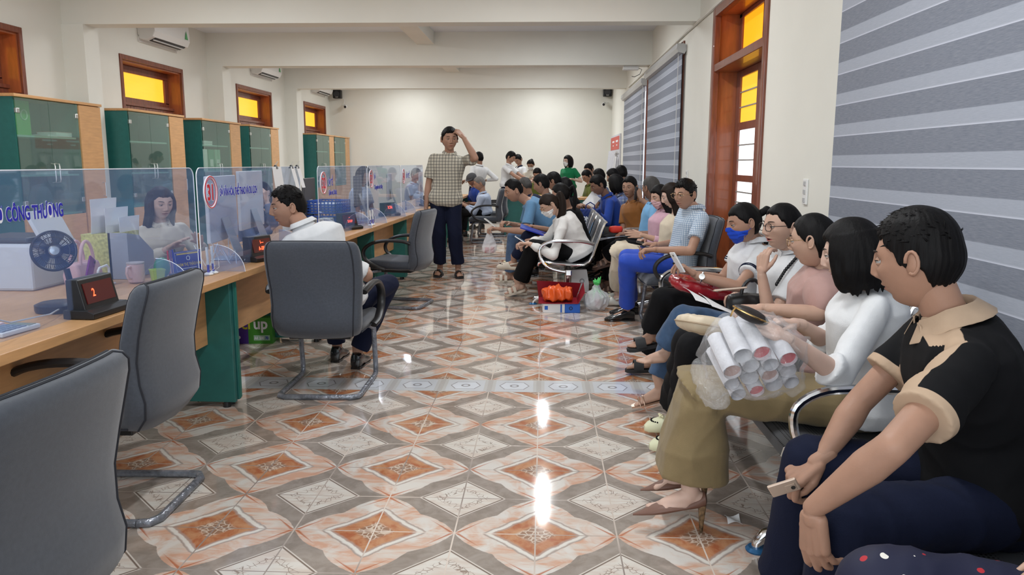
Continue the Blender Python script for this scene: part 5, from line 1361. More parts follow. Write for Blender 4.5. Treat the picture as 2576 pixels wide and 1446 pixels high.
# --- farther along the right wall
blu = person('man in fine-checked shirt and bright blue trousers, in an armchair, wearing glasses', (1.13, 6.44, .51), PP(1752, 524, 6.42), PP(1724, 490, 6.38), (-.80, -.60, -.10), (-.97, -.25, 0),
    (PP(1655, 628, 6.18), PP(1655, 616, 6.48)), ((.73, 6.62, .10), (.80, 6.92, .10)), pelvis=W, s=1.0, vox=.009, skin=1, hair=('short', H_black, .0), headdetail=7, seed=11, hk=('hold', 'hold'), glasses=G_gold,
    hdir=((-1, .2, .0), (-1, 0, .1)), elbows=(PP(1738, 632, 6.08), None), knees=((.70, 6.38, .545), (.72, 6.62, .555)), toe=((-1, -.12, 0), (-1, -.05, 0)),
    top=dict(kind='short', mat=C_check, off=.018), bottom=dict(mat=C_bright, tr=.09, kr=.075, cr=.068, end=.90, belt=True), shoes=('shoe', L_black), group='people waiting farther along the right wall')
G2 = 'people waiting farther along the right wall'
person('woman with long straight black hair in beige skirt and white clogs', (1.12, 7.02, .48), PP(1705, 542, 7.02), PP(1692, 492, 7.0), (-.92, .10, -.35), W, (PP(1640, 642, 6.86), PP(1640, 640, 7.1)), ((.72, 7.30, .115), (.74, 7.52, .115)), female=True, s=.93, skin=3,
    hair=('long', H_brown, 0, .52), seed=12, knees=((.72, 6.96, .57), (.72, 7.14, .57)), top=dict(kind='short', mat=C_cream, collar=False), bottom=dict(kind='skirt', mat=C_cream, end=.74, w1=.14, h1=.10), shoes=('croc', L_wcroc, C_black), group=G2, hk=('hold', 'hold'))
person('woman in light pink shirt and pink face mask, palm open', (1.10, 7.60, .48), PP(1675, 534, 7.6), PP(1662, 494, 7.56), (-.85, -.30, -.30), (-1, -.1, 0), (PP(1618, 592, 7.3), PP(1622, 604, 7.6)), ((.62, 7.62, .44), (.74, 7.95, .115)), female=True, s=.93, skin=0,
    hair=('long', H_black, 0, .34), seed=13, knees=((.74, 7.50, .57), (.72, 7.75, .52)), toe=((-1, 0, -.3), (-1, 0, 0)), mask=Q_pink, top=dict(kind='long', mat=C_pinkl, sl=.55, collar=True), bottom=dict(mat=C_black, kr=.075, cr=.09, end=.84), shoes=('sandal', L_brown), group=G2, hdir=((-1, -.1, .1), None), hk=('flat', 'hold'), hup=((0, -1, .2), None))
person('gray-haired man in sky blue shirt with a clear folder on his lap', (1.14, 8.20, .49), PP(1646, 514, 8.22), PP(1638, 474, 8.16), (-.62, .76, -.05), (-.97, .1, 0), (PP(1585, 588, 7.92), PP(1590, 582, 8.3)), ((.70, 8.2, .11), (.72, 8.45, .11)), s=1.0, skin=2, hair=('grey', H_salt), seed=14,
    knees=((.68, 8.05, .54), (.70, 8.3, .54)), top=dict(kind='short', mat=C_sky, off=.02, sl=.7), belly=.03, bottom=dict(mat=C_black), shoes=('sandal', L_brown), group=G2, hk=('hold', 'hold'))
person('man in rust-brown shirt talking on the phone', (1.12, 9.05, .49), PP(1594, 509, 9.08), PP(1584, 472, 9.0), (-.52, -.84, -.05), (-.85, -.5, 0), (PP(1611, 500, 8.90), PP(1560, 590, 8.9)), ((.70, 9.0, .10), (.70, 9.3, .10)), s=1.0, skin=1, hair=('short', H_black), seed=15,
    elbows=(PP(1648, 528, 8.80), None), hdir=((-.25, .2, 1), None), top=dict(kind='short', mat=C_brown, sl=.7), bottom=dict(mat=C_black), shoes=('shoe', L_black), group=G2, hk=('grip', 'hold'), hup=((.6, -.8, 0), None))
person('man in royal blue long-sleeved shirt and grey trousers looking down', (.95, 9.98, .49), PP(1529, 496, 9.95), PP(1506, 466, 9.88), (-.90, -.22, -.42), W, (PP(1484, 524, 9.64), PP(1482, 522, 9.85)), ((.58, 9.78, .10), (.60, 10.1, .10)), s=1.03, skin=2, hair=('short', H_black), seed=16,
    elbows=(PP(1528, 560, 9.62), None), knees=((.50, 9.74, .50), (.52, 10.05, .50)), hdir=((-.9, 0, .4), (-.9, 0, .4)), top=dict(kind='long', mat=C_royal, sl=.9, cuffr=.042), bottom=dict(mat=C_greyp, kr=.08, cr=.07), shoes=('shoe', L_black), group=G2, hk=('hold', 'hold'))
def back_sitter(label, hx, y, hp, look, top, hair=('short', H_black), female=False, skin=1, chest=W, s=.97, bottom=None, seed=1, glasses=None, group=G2, shoes=('shoe', L_black), kind='short', mask=None, vox=.013, wr=None, lean=0, seat=.49):
    C = PP(hp[0], hp[1], y-.03); c = V3(chest).normalized(); H = V3((hx, y, seat)); N = C-V3((0, 0, .175*s))-c*.05*s
    r = c.cross(V3((0, 0, 1)))
    hz = seat+.12
    hands = wr or (H+c*.34-r*.07+V3((0, 0, .12)), H+c*.34+r*.07+V3((0, 0, .12))); feet = (H+c*.46-r*.12, H+c*.46+r*.12); feet = [V3((f.x, f.y, .10)) for f in feet]
    return person(label, H, N, C, look, chest, hands, feet, s=s, female=female, skin=skin, hair=hair, top=dict(kind=kind, mat=top, sl=.8 if kind == 'long' else .62), bottom=dict(mat=bottom or C_black), shoes=shoes, seed=seed, glasses=glasses, group=group, mask=mask, vox=vox, hk=('hold', 'hold'), headdetail=5)
back_sitter('woman with black hair between the royal blue shirt and the rust-brown shirt', 1.18, 10.5, (1549, 462), (-.8, .5, -.3), C_bplaid, ('bob', H_black), True, 0, seed=21)
back_sitter('man with black hair bent behind the royal blue shirt, by the far blind', 1.20, 11.2, (1543, 446), (-.8, .5, -.25), C_bplaid, seed=22)
back_sitter('man with thick black hair farthest by the blind on the right', 1.30, 12.3, (1563, 437), (-.6, .7, -.2), C_navy, seed=23, s=1.0)
back_sitter('man in blue plaid shirt seated before the far right desk', .95, 12.4, (1508, 444), (-.8, .5, -.35), C_bplaid, seed=24)
# --- middle bench
G3 = 'people on the middle bench'
girl = person('girl in white sweater and white mask with long ponytail, looking at her phone', (.36, 7.58, .48), PP(1413, 542, 7.58), PP(1383, 515, 7.50), (-.82, -.22, -.62), W, (PP(1332, 613, 7.32), PP(1332, 610, 7.5)), ((-.26, 7.66, .16), (-.22, 7.86, .11)), female=True, s=.93, vox=.010, skin=0,
    hair=('pony', H_brown, .012, .02, .50, 1.7), headdetail=6, seed=31, elbows=(PP(1392, 642, 7.26), None), knees=((-.10, 7.50, .55), (-.12, 7.70, .52)), toe=((-1, -.05, -.30), (-1, -.1, 0)), mask=Q_white, glasses=G_gold, hk=('hold', 'hold'),
    hdir=((-.95, .1, .1), None), top=dict(kind='long', mat=C_sweat, off=.032, sl=.92, cuffr=.036, loose=True, collar=False, amp=.008, name='sweater', hem=-.14), bottom=dict(mat=C_black, kr=.078, cr=.078, end=.86), shoes=('sandal', L_cream, L_cream), group=G3)
person('woman in black behind the girl in white sweater, cream clog dangling', (.40, 8.18, .49), PP(1430, 528, 8.2), PP(1412, 488, 8.12), (-.9, .2, -.35), W, (PP(1345, 600, 7.95), PP(1340, 570, 8.25)), ((-.32, 8.15, .33), (-.18, 8.35, .11)), female=True, s=.95, skin=1, hair=('pony', H_black, 0, .02, .3), seed=32,
    knees=((-.16, 8.05, .60), (-.14, 8.3, .52)), toe=((-1, 0, .05), (-1, 0, 0)), top=dict(kind='short', mat=C_black, collar=False), bottom=dict(mat=C_navy, kr=.07, cr=.06, end=.85), shoes=('croc', L_cream, C_black), group=G3, hk=('hold', 'flat'), elbows=(PP(1400, 590, 7.95), None))
person('man in light blue tee leaning forward with a phone, elbows on knees', (.24, 8.80, .49), PP(1326, 506, 8.78), PP(1293, 480, 8.72), (-.90, -.25, -.28), (-.95, -.1, 0), (PP(1262, 577, 8.48), PP(1282, 562, 8.85)), ((-.38, 8.75, .11), (-.36, 9.05, .11)), pelvis=W, s=1.03, vox=.010, skin=1,
    hair=('fade', H_black, -.006), headdetail=6, seed=33, elbows=(PP(1322, 582, 8.46), None), knees=((-.34, 8.62, .53), (-.32, 8.95, .53)), hdir=((-.95, 0, .2), None), top=dict(kind='short', mat=C_tee, collar=False, off=.018, sl=.75), bottom=dict(mat=C_ltjean), shoes=('sandal', L_cream), group=G3, hk=('hold', 'hold'))
back_sitter('man with black hair in dark shirt, third on the middle bench', .34, 9.38, (1363, 464), (-.9, .3, -.3), C_navy, seed=34, group=G3)
back_sitter('dark-haired man just behind him on the middle bench', .42, 9.96, (1394, 457), (-.9, .3, -.25), C_black, seed=35, group=G3)
back_sitter('man with greying hair in navy shirt leaning forward behind the light blue tee', .30, 10.5, (1322, 468), (-.7, .6, -.4), C_navy, ('grey', H_salt), seed=36, group=G3)
back_sitter('dark-haired woman beside the green polo, farthest on the middle bench', .52, 11.1, (1421, 468), (-.7, .6, -.2), C_black, ('bob', H_black), True, seed=37, group=G3)

# --- standing man in plaid
std = person('tall man standing in cream plaid shirt, scratching his head', (-1.16, 9.13, .93), PP(1131, 390, 9.17), PP(1131, 351, 9.10), (.30, -.95, -.05), (.12, -1, 0), (PP(1166, 346, 9.0), PP(1072, 520, 9.10)), ((-1.02, 9.14, .115), (-1.25, 9.22, .115)), s=1.06, vox=.009, skin=1,
    hs=1.05, shw=.93, hair=('short', H_black), headdetail=7, seed=41, elbows=(PP(1196, 398, 8.95), PP(1078, 462, 9.15)), hdir=((-.72, .25, .70), (0, -.1, -1)), hup=((.3, -.5, .8), (-1, 0, 0)), kp=((0, -1, 0), (0, -1, 0)), toe=((.25, -1, 0), (-.12, -1, 0)),
    knees=((-1.05, 9.08, .52), (-1.24, 9.12, .52)), top=dict(kind='short', mat=C_plaid, off=.024, hem=-.18, sl=.78, cuffr=.068, flare=.012), bottom=dict(mat=C_navyp, tr=.095, kr=.078, cr=.072, end=.88), shoes=('slide', L_slide), hk=('hold', 'relax'))
# --- man in white at the counter, seen from behind
wm = person('man in white shirt sitting with his back to the camera, face turned left', (-1.27, 4.66, .50), PP(768, 572, 4.62), PP(727, 522, 4.74), (-.90, -.42, -.10), (-.22, 1, 0), ((-1.76, 4.86, .80), (-1.16, 4.93, .66)), ((-1.42, 5.15, .10), (-1.235, 4.98, .10)), pelvis=(0, 1, 0), s=1.04, vox=.008, skin=1,
    hair=('fade', H_black, .0), headdetail=7, seed=51, elbows=((-1.60, 4.64, .735), (-1.09, 4.68, .66)), knees=((-1.45, 5.08, .53), (-1.03, 5.02, .56)), toe=((0, 1, 0), (.05, 1, 0)), sh=(PP(700, 640, 4.52), PP(848, 650, 4.60)),
    top=dict(kind='short', mat=C_white, off=.026, hem=-.16, sl=.86, cuffr=.070, amp=.006), bottom=dict(mat=C_navy), shoes=('shoe', L_black), hk=('flat', 'relax'))
# --- clerks behind the counter
G4 = 'clerks behind the counter'
person('clerk in cream blouse with long wavy dark hair behind the left screen', (-2.78, 5.45, .50), PP(402, 566, 5.4), PP(404, 512, 5.36), (.72, -.62, -.15), (.75, -.6, 0), ((-2.46, 5.40, .78), (-2.56, 5.12, .77)), ((-2.45, 5.5, .10), (-2.5, 5.2, .10)), pelvis=(1, 0, 0), female=True, s=.95, vox=.010, skin=3, headdetail=7,
    hair=('long', H_brown, 0, .42), seed=61, top=dict(kind='long', mat=C_blouse, sl=.9, off=.024, loose=True), bottom=dict(mat=C_black), shoes=('shoe', L_black), group=G4, hk=('flat', 'flat'))
person('clerk with glasses resting her cheek on her hand behind screen 31', (-2.72, 7.0, .50), PP(648, 540, 7.0), PP(655, 490, 6.95), (.85, -.45, -.15), (.9, -.4, 0), (PP(672, 508, 6.8), (-2.42, 6.8, .78)), ((-2.4, 7.1, .10), (-2.4, 6.9, .10)), pelvis=(1, 0, 0), female=True, s=.95, skin=3, hair=('bob', H_black), seed=62, glasses=G_black,
    elbows=(PP(690, 560, 6.8), None), top=dict(kind='long', mat=cm('slate_blouse', (.10, .12, .2)), sl=.9), bottom=dict(mat=C_black), shoes=('shoe', L_black), group=G4, hk=('hold', 'flat'), hdir=((-.2, 0, 1), None))
back_sitter('dark-haired clerk behind the screen between windows 32 and 33', -2.55, 10.4, (915, 442), (.8, -.5, -.2), C_lblue, female=True, chest=(.9, -.3, 0), seed=63, group=G4, hair=('bob', H_black))
back_sitter('clerk behind the farthest screen beside the plaid man', -2.45, 14.2, (1046, 440), (.8, -.5, -.2), C_lblue, chest=(.9, -.3, 0), seed=64, group=G4)
# --- far end of the hall
G5 = 'people at the far end of the hall'
back_sitter('old man with white hair in pale blue shirt in a grey armchair', -1.02, 13.38, (1207, 462), (-.85, -.15, -.35), C_lblue, ('grey', H_grey), skin=1, seed=71, group=G5, s=1.0, kind='long', seat=.51, bottom=C_black)
cap = back_sitter('man in grey cap and blue shirt by the far counter', -1.16, 14.62, (1187, 452), (-.55, -.75, -.4), C_royal, ('cap', H_grey), skin=2, seed=72, group=G5, chest=(-.8, -.5, 0))
q = MB(); M_ = cap['HM']; Cc = cap['C']
q.ell(Cc+M_ @ V3((0, -.005, .045)), (.092, .112, .085), M_, 20); q.sheet([[Cc+M_ @ V3((.078*math.cos(a)*(1-.0*k), .06+.075*math.sin(a)*(k/2), .055-.012*k)) for a in [math.pi*j/10 for j in range(11)]] for k in range(3)], M_ @ V3((0, 0, .005)))
o = q.build('cap', cm('grey_cap_cloth', (.06, .06, .065)), cap['root']); o.location = -cap['O']
def stander(label, x, y, hp, look, chest, top, bottom, hands, hair=('short', H_black), female=False, s=1.0, seed=1, mask=None, skin=1, kind='short', top_kw={}, bend=0, vox=.013, hk=('relax', 'relax')):
    C = PP(hp[0], hp[1], y); c = V3(chest).normalized(); r = c.cross(V3((0, 0, 1))); N = C-V3((0, 0, .17*s))-c*.03
    H = V3((x, y, .90*s)); f = [V3((x, y, .10))-r*.12, V3((x, y, .10))+r*.12]
    return person(label, H, N, C, look, chest, hands, f, s=s, female=female, skin=skin, hair=hair, top=dict(kind=kind, mat=top, hem=-.16, **top_kw), bottom=dict(mat=bottom), shoes=('shoe', L_black), seed=seed, group=G5, mask=mask, vox=vox, kp=(c, c), headdetail=6, hk=hk)
stander('man in white shirt standing at the far counter, seen from behind', -1.38, 16.0, (1205, 398), (-.75, .6, -.15), (-.7, .7, 0), C_white, C_navy, ((-1.6, 15.9, 1.0), (-1.2, 16.2, 1.0)), seed=73, kind='long', skin=2, top_kw=dict(sl=.9))
stander('man in white polo standing and reading papers at the far end', -.76, 16.0, (1284, 396), (.85, -.25, -.45), (.8, -.35, 0), C_white, C_navyp, ((-.30, 15.7, 1.02), (-.38, 15.6, 1.0)), seed=74, hk=('hold', 'hold'))
stander('second man in white polo with dark collar, behind the first', -.50, 17.3, (1304, 402), (-.5, -.7, -.5), (-.7, -.5, 0), C_white, C_navyp, ((-.62, 16.95, 1.0), (-.5, 16.9, 1.0)), seed=75, s=.97, top_kw=dict(cmat=C_navy), hk=('hold', 'hold'))
stander('woman in beige knit and white mask with a shoulder strap, bending over papers', -.24, 17.0, (1335, 414), (-.2, -.85, -.55), (-.2, -1, 0), C_vest, C_black, ((-.42, 16.6, .85), (-.1, 16.6, .85)), seed=76, s=.92, female=True, mask=Q_white, hair=('bun', H_black, 0, .03), hk=('hold', 'hold'))
grn = stander('woman in green polo with white mask standing with folded arms', .53, 16.6, (1429, 405), (-.75, -.55, -.08), (-.6, -.8, 0), C_green, C_green, ((.62, 16.35, 1.02), (.40, 16.42, 1.02)), seed=77, s=.95, female=True, mask=Q_white, hair=('bob', H_black), skin=3)
off1 = back_sitter('officer in olive uniform seated at the far desk, head bowed', -.12, 15.2, (1352, 438), (-.2, -.85, -.5), C_olive, chest=(-.15, -1, 0), seed=78, group=G5, bottom=C_olive, kind='long')
for s_ in (-1, 1):
    pp_ = off1['S'][0 if s_ < 0 else 1]+V3((0, 0, .055)); o = MB().box((0, 0, 0), (.12, .05, .012)).build('shoulder_board', mat('orange_epaulette', (.55, .16, .02), .5), off1['root'], smooth=False); o.location = pp_-off1['O']
back_sitter('man in glasses and olive jacket writing at the far right desk', .92, 14.3, (1477, 444), (-.75, -.5, -.5), C_olive, chest=(-1, -.2, 0), seed=79, group=G5, bottom=C_olive, kind='long', glasses=G_black)
back_sitter('dark-haired man behind the writing officer at the far right', 1.08, 15.6, (1482, 428), (-.6, -.6, -.3), C_black, seed=80, group=G5, s=1.03, seat=.55)
# ------------------------------------------------------------------ things held and carried
M_screenoff = mat('black_glass', (.01, .01, .012), .08, spec=.7)
def phone(label, c, along, nrm, mt, size=(.074, .155, .009)):
    """c centre, along = long axis, nrm = direction the back faces"""
    y = V3(along).normalized(); z = V3(nrm); z = (z-y*z.dot(y)).normalized(); x = y.cross(z)
    M = Matrix(((x.x, y.x, z.x), (x.y, y.y, z.y), (x.z, y.z, z.z)))
    t = thing('phone', label, 'phone', c); w, h, d = size
    MB().box((0, 0, 0), size, M).build('case', mt, t, smooth=False, bevel=.0035, seg=3)
    MB().box(-z*(d/2+.0006), (w-.008, h-.01, .001), M).build('screen', M_screenoff, t, smooth=False)
    q = MB().box(x*(w/2-.019)+y*(h/2-.022)+z*(d/2+.001), (.024, .028, .002), M).build('camera_plate', mt, t, smooth=False, bevel=.002)
    MB().lathe([(0, 0), (.006, 0), (.006, .002), (0, .002)], x*(w/2-.019)+y*(h/2-.016)+z*(d/2+.002), 14, M).build('lens', M_screenoff, q)
    return t
P_gold = mat('gold_phone', (.62, .48, .38), .3, metal=.3); P_white = mat('white_phone', (.75, .75, .76), .3); P_blackp = mat('black_phone', (.015, .015, .018), .3)
def hp(I, i, k=.095): # centre of the palm
    h = I['hands'][i]; d = (h-I['E'][i]).normalized(); return h+d*k
phone('gold phone held low in the right hand of the man in black polo', PP(1972, 1226, 2.03), (.78, -.25, .42), (-.25, -.85, -.45), P_gold, (.044, .080, .009))
phone('pink-gold phone held flat by the woman in glasses', PP(1836, 727, 3.72), (-.95, .1, -.12), (-.1, -.18, -1), P_gold)
phone('clear-cased phone held up by the woman in blue mask', PP(1704, 660, 4.16), (-.50, .0, .85), (-.80, -.25, -.45), P_white, (.062, .125, .009))
phone('dark phone in the hands of the man in blue trousers', PP(1634, 626, 6.26), (-.9, .1, .3), (-.3, -.3, -1), P_blackp)
phone('white phone of the girl in white sweater', PP(1311, 603, 7.34), (-.8, .1, .5), (-.5, .05, -.8), P_white, (.066, .135, .009))
phone('phone held out by the man in light blue tee', PP(1233, 560, 8.50), (-.75, .1, .55), (-.55, .02, -.8), P_white)
phone('black phone at the ear of the man in rust-brown shirt', PP(1600, 487, 8.88), (.1, .2, 1), (.8, -.5, 0), P_blackp)
phone('dark phone in the lap of the woman with long straight hair', PP(1622, 612, 6.95), (-.9, .1, .2), (0, -.2, -1), P_blackp)

# purse of the woman in white shirt
C_purse = mat('dark_monogram_leather', (.022, .016, .014), .45, var=.5, vscale=70)
t = thing('purse', 'small dark monogram purse with gold zip held by the woman in white shirt', 'purse', PP(1888, 792, 2.42)); Rq = mat3((-.85, .05, .38))
MB().ell((0, 0, 0), (.038, .062, .022), Rq, 20).build('pouch', C_purse, t)
MB().tube([Rq @ V3((-.039*math.cos(a), .061*math.sin(a), .003)) for a in [math.pi*j/14-math.pi/2+.0 for j in range(15)]], .003, 6).build('zip', mat('gold_metal', (.75, .5, .2), .25, metal=1), t)
MB().tube([Rq @ V3((-.02, .056, .004)), Rq @ V3((-.028, .062, -.01)), Rq @ V3((-.026, .060, -.028))], .0028, 6).build('zip_pull', MATS['gold_metal'], t)

# clear bag of paper rolls on the lap
def plastic(name, tint=(.9, .92, .95), k=.30):
    mt = bpy.data.materials.new(name); mt.use_nodes = True; nt = mt.node_tree; nt.nodes.clear(); o = nt.nodes.new('ShaderNodeOutputMaterial')
    tr = nt.nodes.new('ShaderNodeBsdfTransparent'); g = nt.nodes.new('ShaderNodeBsdfGlossy'); g.inputs['Roughness'].default_value = .12; d = nt.nodes.new('ShaderNodeBsdfDiffuse'); d.inputs[0].default_value = (*tint, 1)
    m1 = nt.nodes.new('ShaderNodeMixShader'); m1.inputs[0].default_value = k; m2 = nt.nodes.new('ShaderNodeMixShader'); m2.inputs[0].default_value = .10
    n = nt.nodes.new('ShaderNodeTexNoise'); n.inputs['Scale'].default_value = 28; n.inputs['Detail'].default_value = 5; b = nt.nodes.new('ShaderNodeBump'); b.inputs['Strength'].default_value = .8; b.inputs['Distance'].default_value = .02
    nt.links.new(n.outputs[0], b.inputs['Height']); nt.links.new(b.outputs[0], g.inputs['Normal'])
    nt.links.new(tr.outputs[0], m1.inputs[1]); nt.links.new(d.outputs[0], m1.inputs[2]); nt.links.new(m1.outputs[0], m2.inputs[1]); nt.links.new(g.outputs[0], m2.inputs[2]); nt.links.new(m2.outputs[0], o.inputs[0]); return mt
M_bag = plastic('clear_plastic_bag', k=.10); M_bagw = plastic('cloudy_plastic_bag', k=.45)
M_redp = mat('red_printed_paper', (.50, .03, .05), .5)
ax = V3((-.13, .90, .42)).normalized()      # the rolls run up and away from the camera-side ends
bx_, by_, bz_ = frame_from(ax)
C0 = PP(1916, 934, 2.38); rnd = random.Random(4); cells = []
rows = [(-.078, [(-.06, 0), (.0, .0), (.06, .002), (.115, 0)]), (-.026, [(-.092, 0), (-.03, 0), (.03, .003), (.092, 0)]), (.026, [(-.10, 0), (-.04, .004), (.02, 0), (.08, .0)]), (.078, [(-.075, 0.0), (-.015, -.004)])]
rt = V3((0, 0, 1)).cross(ax).normalized() * -1; up_ = ax.cross(rt).normalized() ; up_ = up_ if up_.z > 0 else -up_
rt = V3((1, -.35, 0)); rt = (rt-ax*rt.dot(ax)).normalized()
lab_r = ['lowest row', 'second row', 'third row', 'top row']; lab_c = ['first', 'second', 'third', 'fourth', 'fifth']
for ri, (v, L) in enumerate(rows):
    for ci, (u_, dv) in enumerate(L):
        r = .029+rnd.uniform(-.003, .003); c = C0+rt*u_+up_*(v+dv)+ax*rnd.uniform(-.008, .010)
        t = thing('paper_roll', 'white paper roll in the clear bag, %s from the bottom, %s from the left' % (lab_r[ri].replace('lowest row', 'lowest row').replace('row', 'row'), lab_c[ci]) if ri else 'white paper roll in the clear bag, lowest row, %s from the left' % lab_c[ci], 'paper roll', c, 0, 'paper rolls in the clear bag')
        d = (ax+rt*rnd.uniform(-.05, .05)).normalized(); x, y, z = frame_from(d); N_ = 22; G = []
        for e in (0, .17):
            G.append([x*math.cos(a)*(r-.004*k_/N_)+y*math.sin(a)*(r-.004*k_/N_)*.95+z*e for k_, a in [(k, 2*math.pi*k/N_*1.08) for k in range(N_+1)]])
        MB().rings([G[0]+[p*.0+(V3(p)-z*0)*.965 for p in reversed(G[0])], G[1]+[(V3(p)-z*.17)*.965+z*.17 for p in reversed(G[1])]], caps=False).build('sheet', M_paperw, t)
        if (ri*5+ci) % 3 == 1:
            MB().cone(z*.012, z*.16, r*.90, r*.90, 20).build('inner_print', M_redp if ci % 2 else mat('brown_print', (.4, .25, .22), .6), t)
t = thing('clear_bag', 'crumpled clear plastic bag of paper rolls on the khaki lap', 'bag', C0+ax*.08)
mb = MB(); mb.ell((0, 0, 0), (.165, .15, .135), mat3(ax), 28)
for v in [(-.13, -.09), (.12, -.10), (-.03, .10)]: mb.ell(rt*v[0]+up_*v[1]*.8-ax*.02, (.05, .10, .05), mat3(ax), 16)
V, F = remesh(mb, .009, 4); V = V+normals(V, F)*wrinkle(V, .012, 6, 2.2)[:, None]; build_np('film', V, F, M_bag, t, (0, 0, 0))

def soft(name, label, cat, c, r, mt, rot=None, amp=.006, seed=1, vox=.01, extra=None, group=None):
    t = thing(name, label, cat, c, 0, group); mb = MB()
    x, y, z = r; n = 26; R_ = []
    for k in range(9):
        q = -1+2*k/8; w = (1-abs(q)**3.2)**.5; R_.append([V3((x*w**.6*math.copysign(abs(math.cos(a))**.55, math.cos(a)), y*w**.6*math.copysign(abs(math.sin(a))**.55, math.sin(a)), z*q)) for a in [2*math.pi*i/n for i in range(n)]])
    if rot is not None: R_ = [[rot @ p for p in g] for g in R_]
    mb.rings(R_); V, F = remesh(mb, vox, 3)
    if amp: V = V+normals(V, F)*wrinkle(V, amp, seed, 2)[:, None]
    build_np('body', V, F, mt, t, (0, 0, 0)); return t
M_quilt = mat('cream_quilted_leather', (.62, .52, .38), .5, var=.05); C_redbag = mat('glossy_red_vinyl', (.32, .012, .02), .25, coat=.5, bump=.4, bscale=25)
M_bleather = mat('black_bag_leather', (.012, .012, .013), .35)
t = soft('handbag', 'cream quilted handbag on the lap beside the bag of rolls', 'handbag', PP(1812, 826, 3.05), (.17, .12, .042), M_quilt, Euler((-.15, .22, .2)).to_matrix(), .003)
_q = Euler((-.15, .22, .2)).to_matrix(); MB().tube([_q @ V3((.172*math.copysign(abs(math.cos(a))**.5, math.cos(a)), .122*math.copysign(abs(math.sin(a))**.5, math.sin(a)), 0)) for a in [2*math.pi*k/24 for k in range(24)]], .0035, 6, closed=True).build('seam', mat('tan_seam', (.4, .3, .2), .5), t)
t = soft('handbag', 'small black handbag with chain handle in the lap of the woman in glasses', 'handbag', PP(1878, 760, 3.80), (.10, .05, .05), M_bleather, None, .003)
MB().tube([(.02+.05*math.cos(a), -.01, .04+.075*math.sin(a)) for a in [math.pi*j/12 for j in range(13)]], .009, 8).build('handle', M_bleather, t)
P = [PP(2050, 618, 3.86), PP(2010, 640, 3.80), PP(1975, 680, 3.76), PP(1950, 720, 3.74)]
q = MB()
for k in range(22):
    a = k/22*3; i = int(a); p = P[i].lerp(P[i+1], a-i); q.ell(p, (.008, .008, .011), None, 8)
tag(q.build('chain_strap', M_bleather), 'black chain strap crossing the white polo of the woman in glasses', 'bag strap')
t = soft('handbag', 'glossy red bag on the lap of the woman in blue mask', 'handbag', PP(1765, 722, 4.30), (.18, .10, .045), C_redbag, Euler((.1, .22, 0)).to_matrix(), .004)
MB().bx((.02, -.085, -.05), (.045, .085, .06)).build('strap', C_redbag, t, bevel=.006)

def sheet_thing(name, label, cat, p, u, v, nu=6, nv=5, curl=.02, mt=None, th=.0012, group=None):
    u, v = V3(u), V3(v); n = u.cross(v).normalized()
    G = [[u*(i/(nu-1)-.5)+v*(j/(nv-1)-.5)+n*curl*math.sin(3.1*i/(nu-1)+.7*j) for j in range(nv)] for i in range(nu)]
    o = MB().sheet(G, n*th).build(name, mt or M_paper, None, auto=60); o.location = p; return tag(o, label, cat, group)
sheet_thing('paper_sheet', 'white papers held across the jeans of the woman in glasses', 'paper', PP(1800, 768, 3.70), (.27, .05, -.12), (-.03, .19, .03), curl=.012)
sheet_thing('paper_sheet', 'second white paper with red stamp under the first on the jeans', 'paper', PP(1835, 782, 3.66), (.24, .02, -.11), (-.03, .18, .03), curl=.008)
sheet_thing('plastic_folder', 'clear plastic folder on the lap of the gray-haired man', 'folder', PP(1545, 597, 7.85), (.30, 0, .05), (0, .2, .0), curl=.01, mt=mat('clear_folder', (.5, .58, .66), .15), th=.004)
sheet_thing('plastic_folder', 'deep blue folder across the laps on the middle bench', 'folder', PP(1345, 582, 8.02), (.30, 0, -.10), (.0, .24, .02), curl=.004, mt=mat('deep_blue_plastic', (.015, .03, .35), .3), th=.012)
sheet_thing('paper_sheet', 'white sheet held up by the man in blue plaid', 'paper', PP(1488, 505, 9.9), (.12, 0, .16), (-.10, .05, .10), curl=.01)
o = soft('pouch', 'small bright red pouch in the hands of the gray-haired man', 'pouch', PP(1549, 577, 8.02), (.07, .05, .04), mat('bright_red_cloth', (.6, .03, .015), .6), None, .003)

# blue tote with white lettering
t = thing('shopping_bag', 'dark blue bag with white lettering on the lap of the man in royal blue', 'bag', PP(1484, 560, 9.52)); C_tote = cm('tote_blue', (.012, .03, .16), .5, sheen=0)
mb = MB(); mb.rings([[V3((sx*a, sy*.07*(1-.4*(k == 2)), z)) for sx, sy in ((-1, -1), (1, -1), (1, 1), (-1, 1))] for k, (z, a) in enumerate(((-.20, .16), (-.05, .17), (.17, .12)))])
V, F = remesh(mb, .012, 4); V = V+normals(V, F)*wrinkle(V, .006, 3, 2)[:, None]; build_np('body', V, F, C_tote, t, (0, 0, 0))
TF = Matrix(((1, 0, 0, 0), (0, 0, -1, 0), (0, 1, 0, 0), (0, 0, 0, 1)))
for k, sx in enumerate(('ION', 'NAM')): text(sx, M_lw, .075, Matrix.Translation((-.12, -.105, .03-.065*k)) @ TF, t, 'lettering', .004, .0012, sx=.8)
MB().bx((-.13, -.108, -.095), (.02, -.104, -.06)).build('white_strip', M_lw, t, smooth=False)
for s_ in (-1, 1): MB().tube([(s_*.06, -.03, .15), (s_*.05, -.02, .22), (s_*.0, 0, .25)], .007, 6).build('handle', C_tote, t)

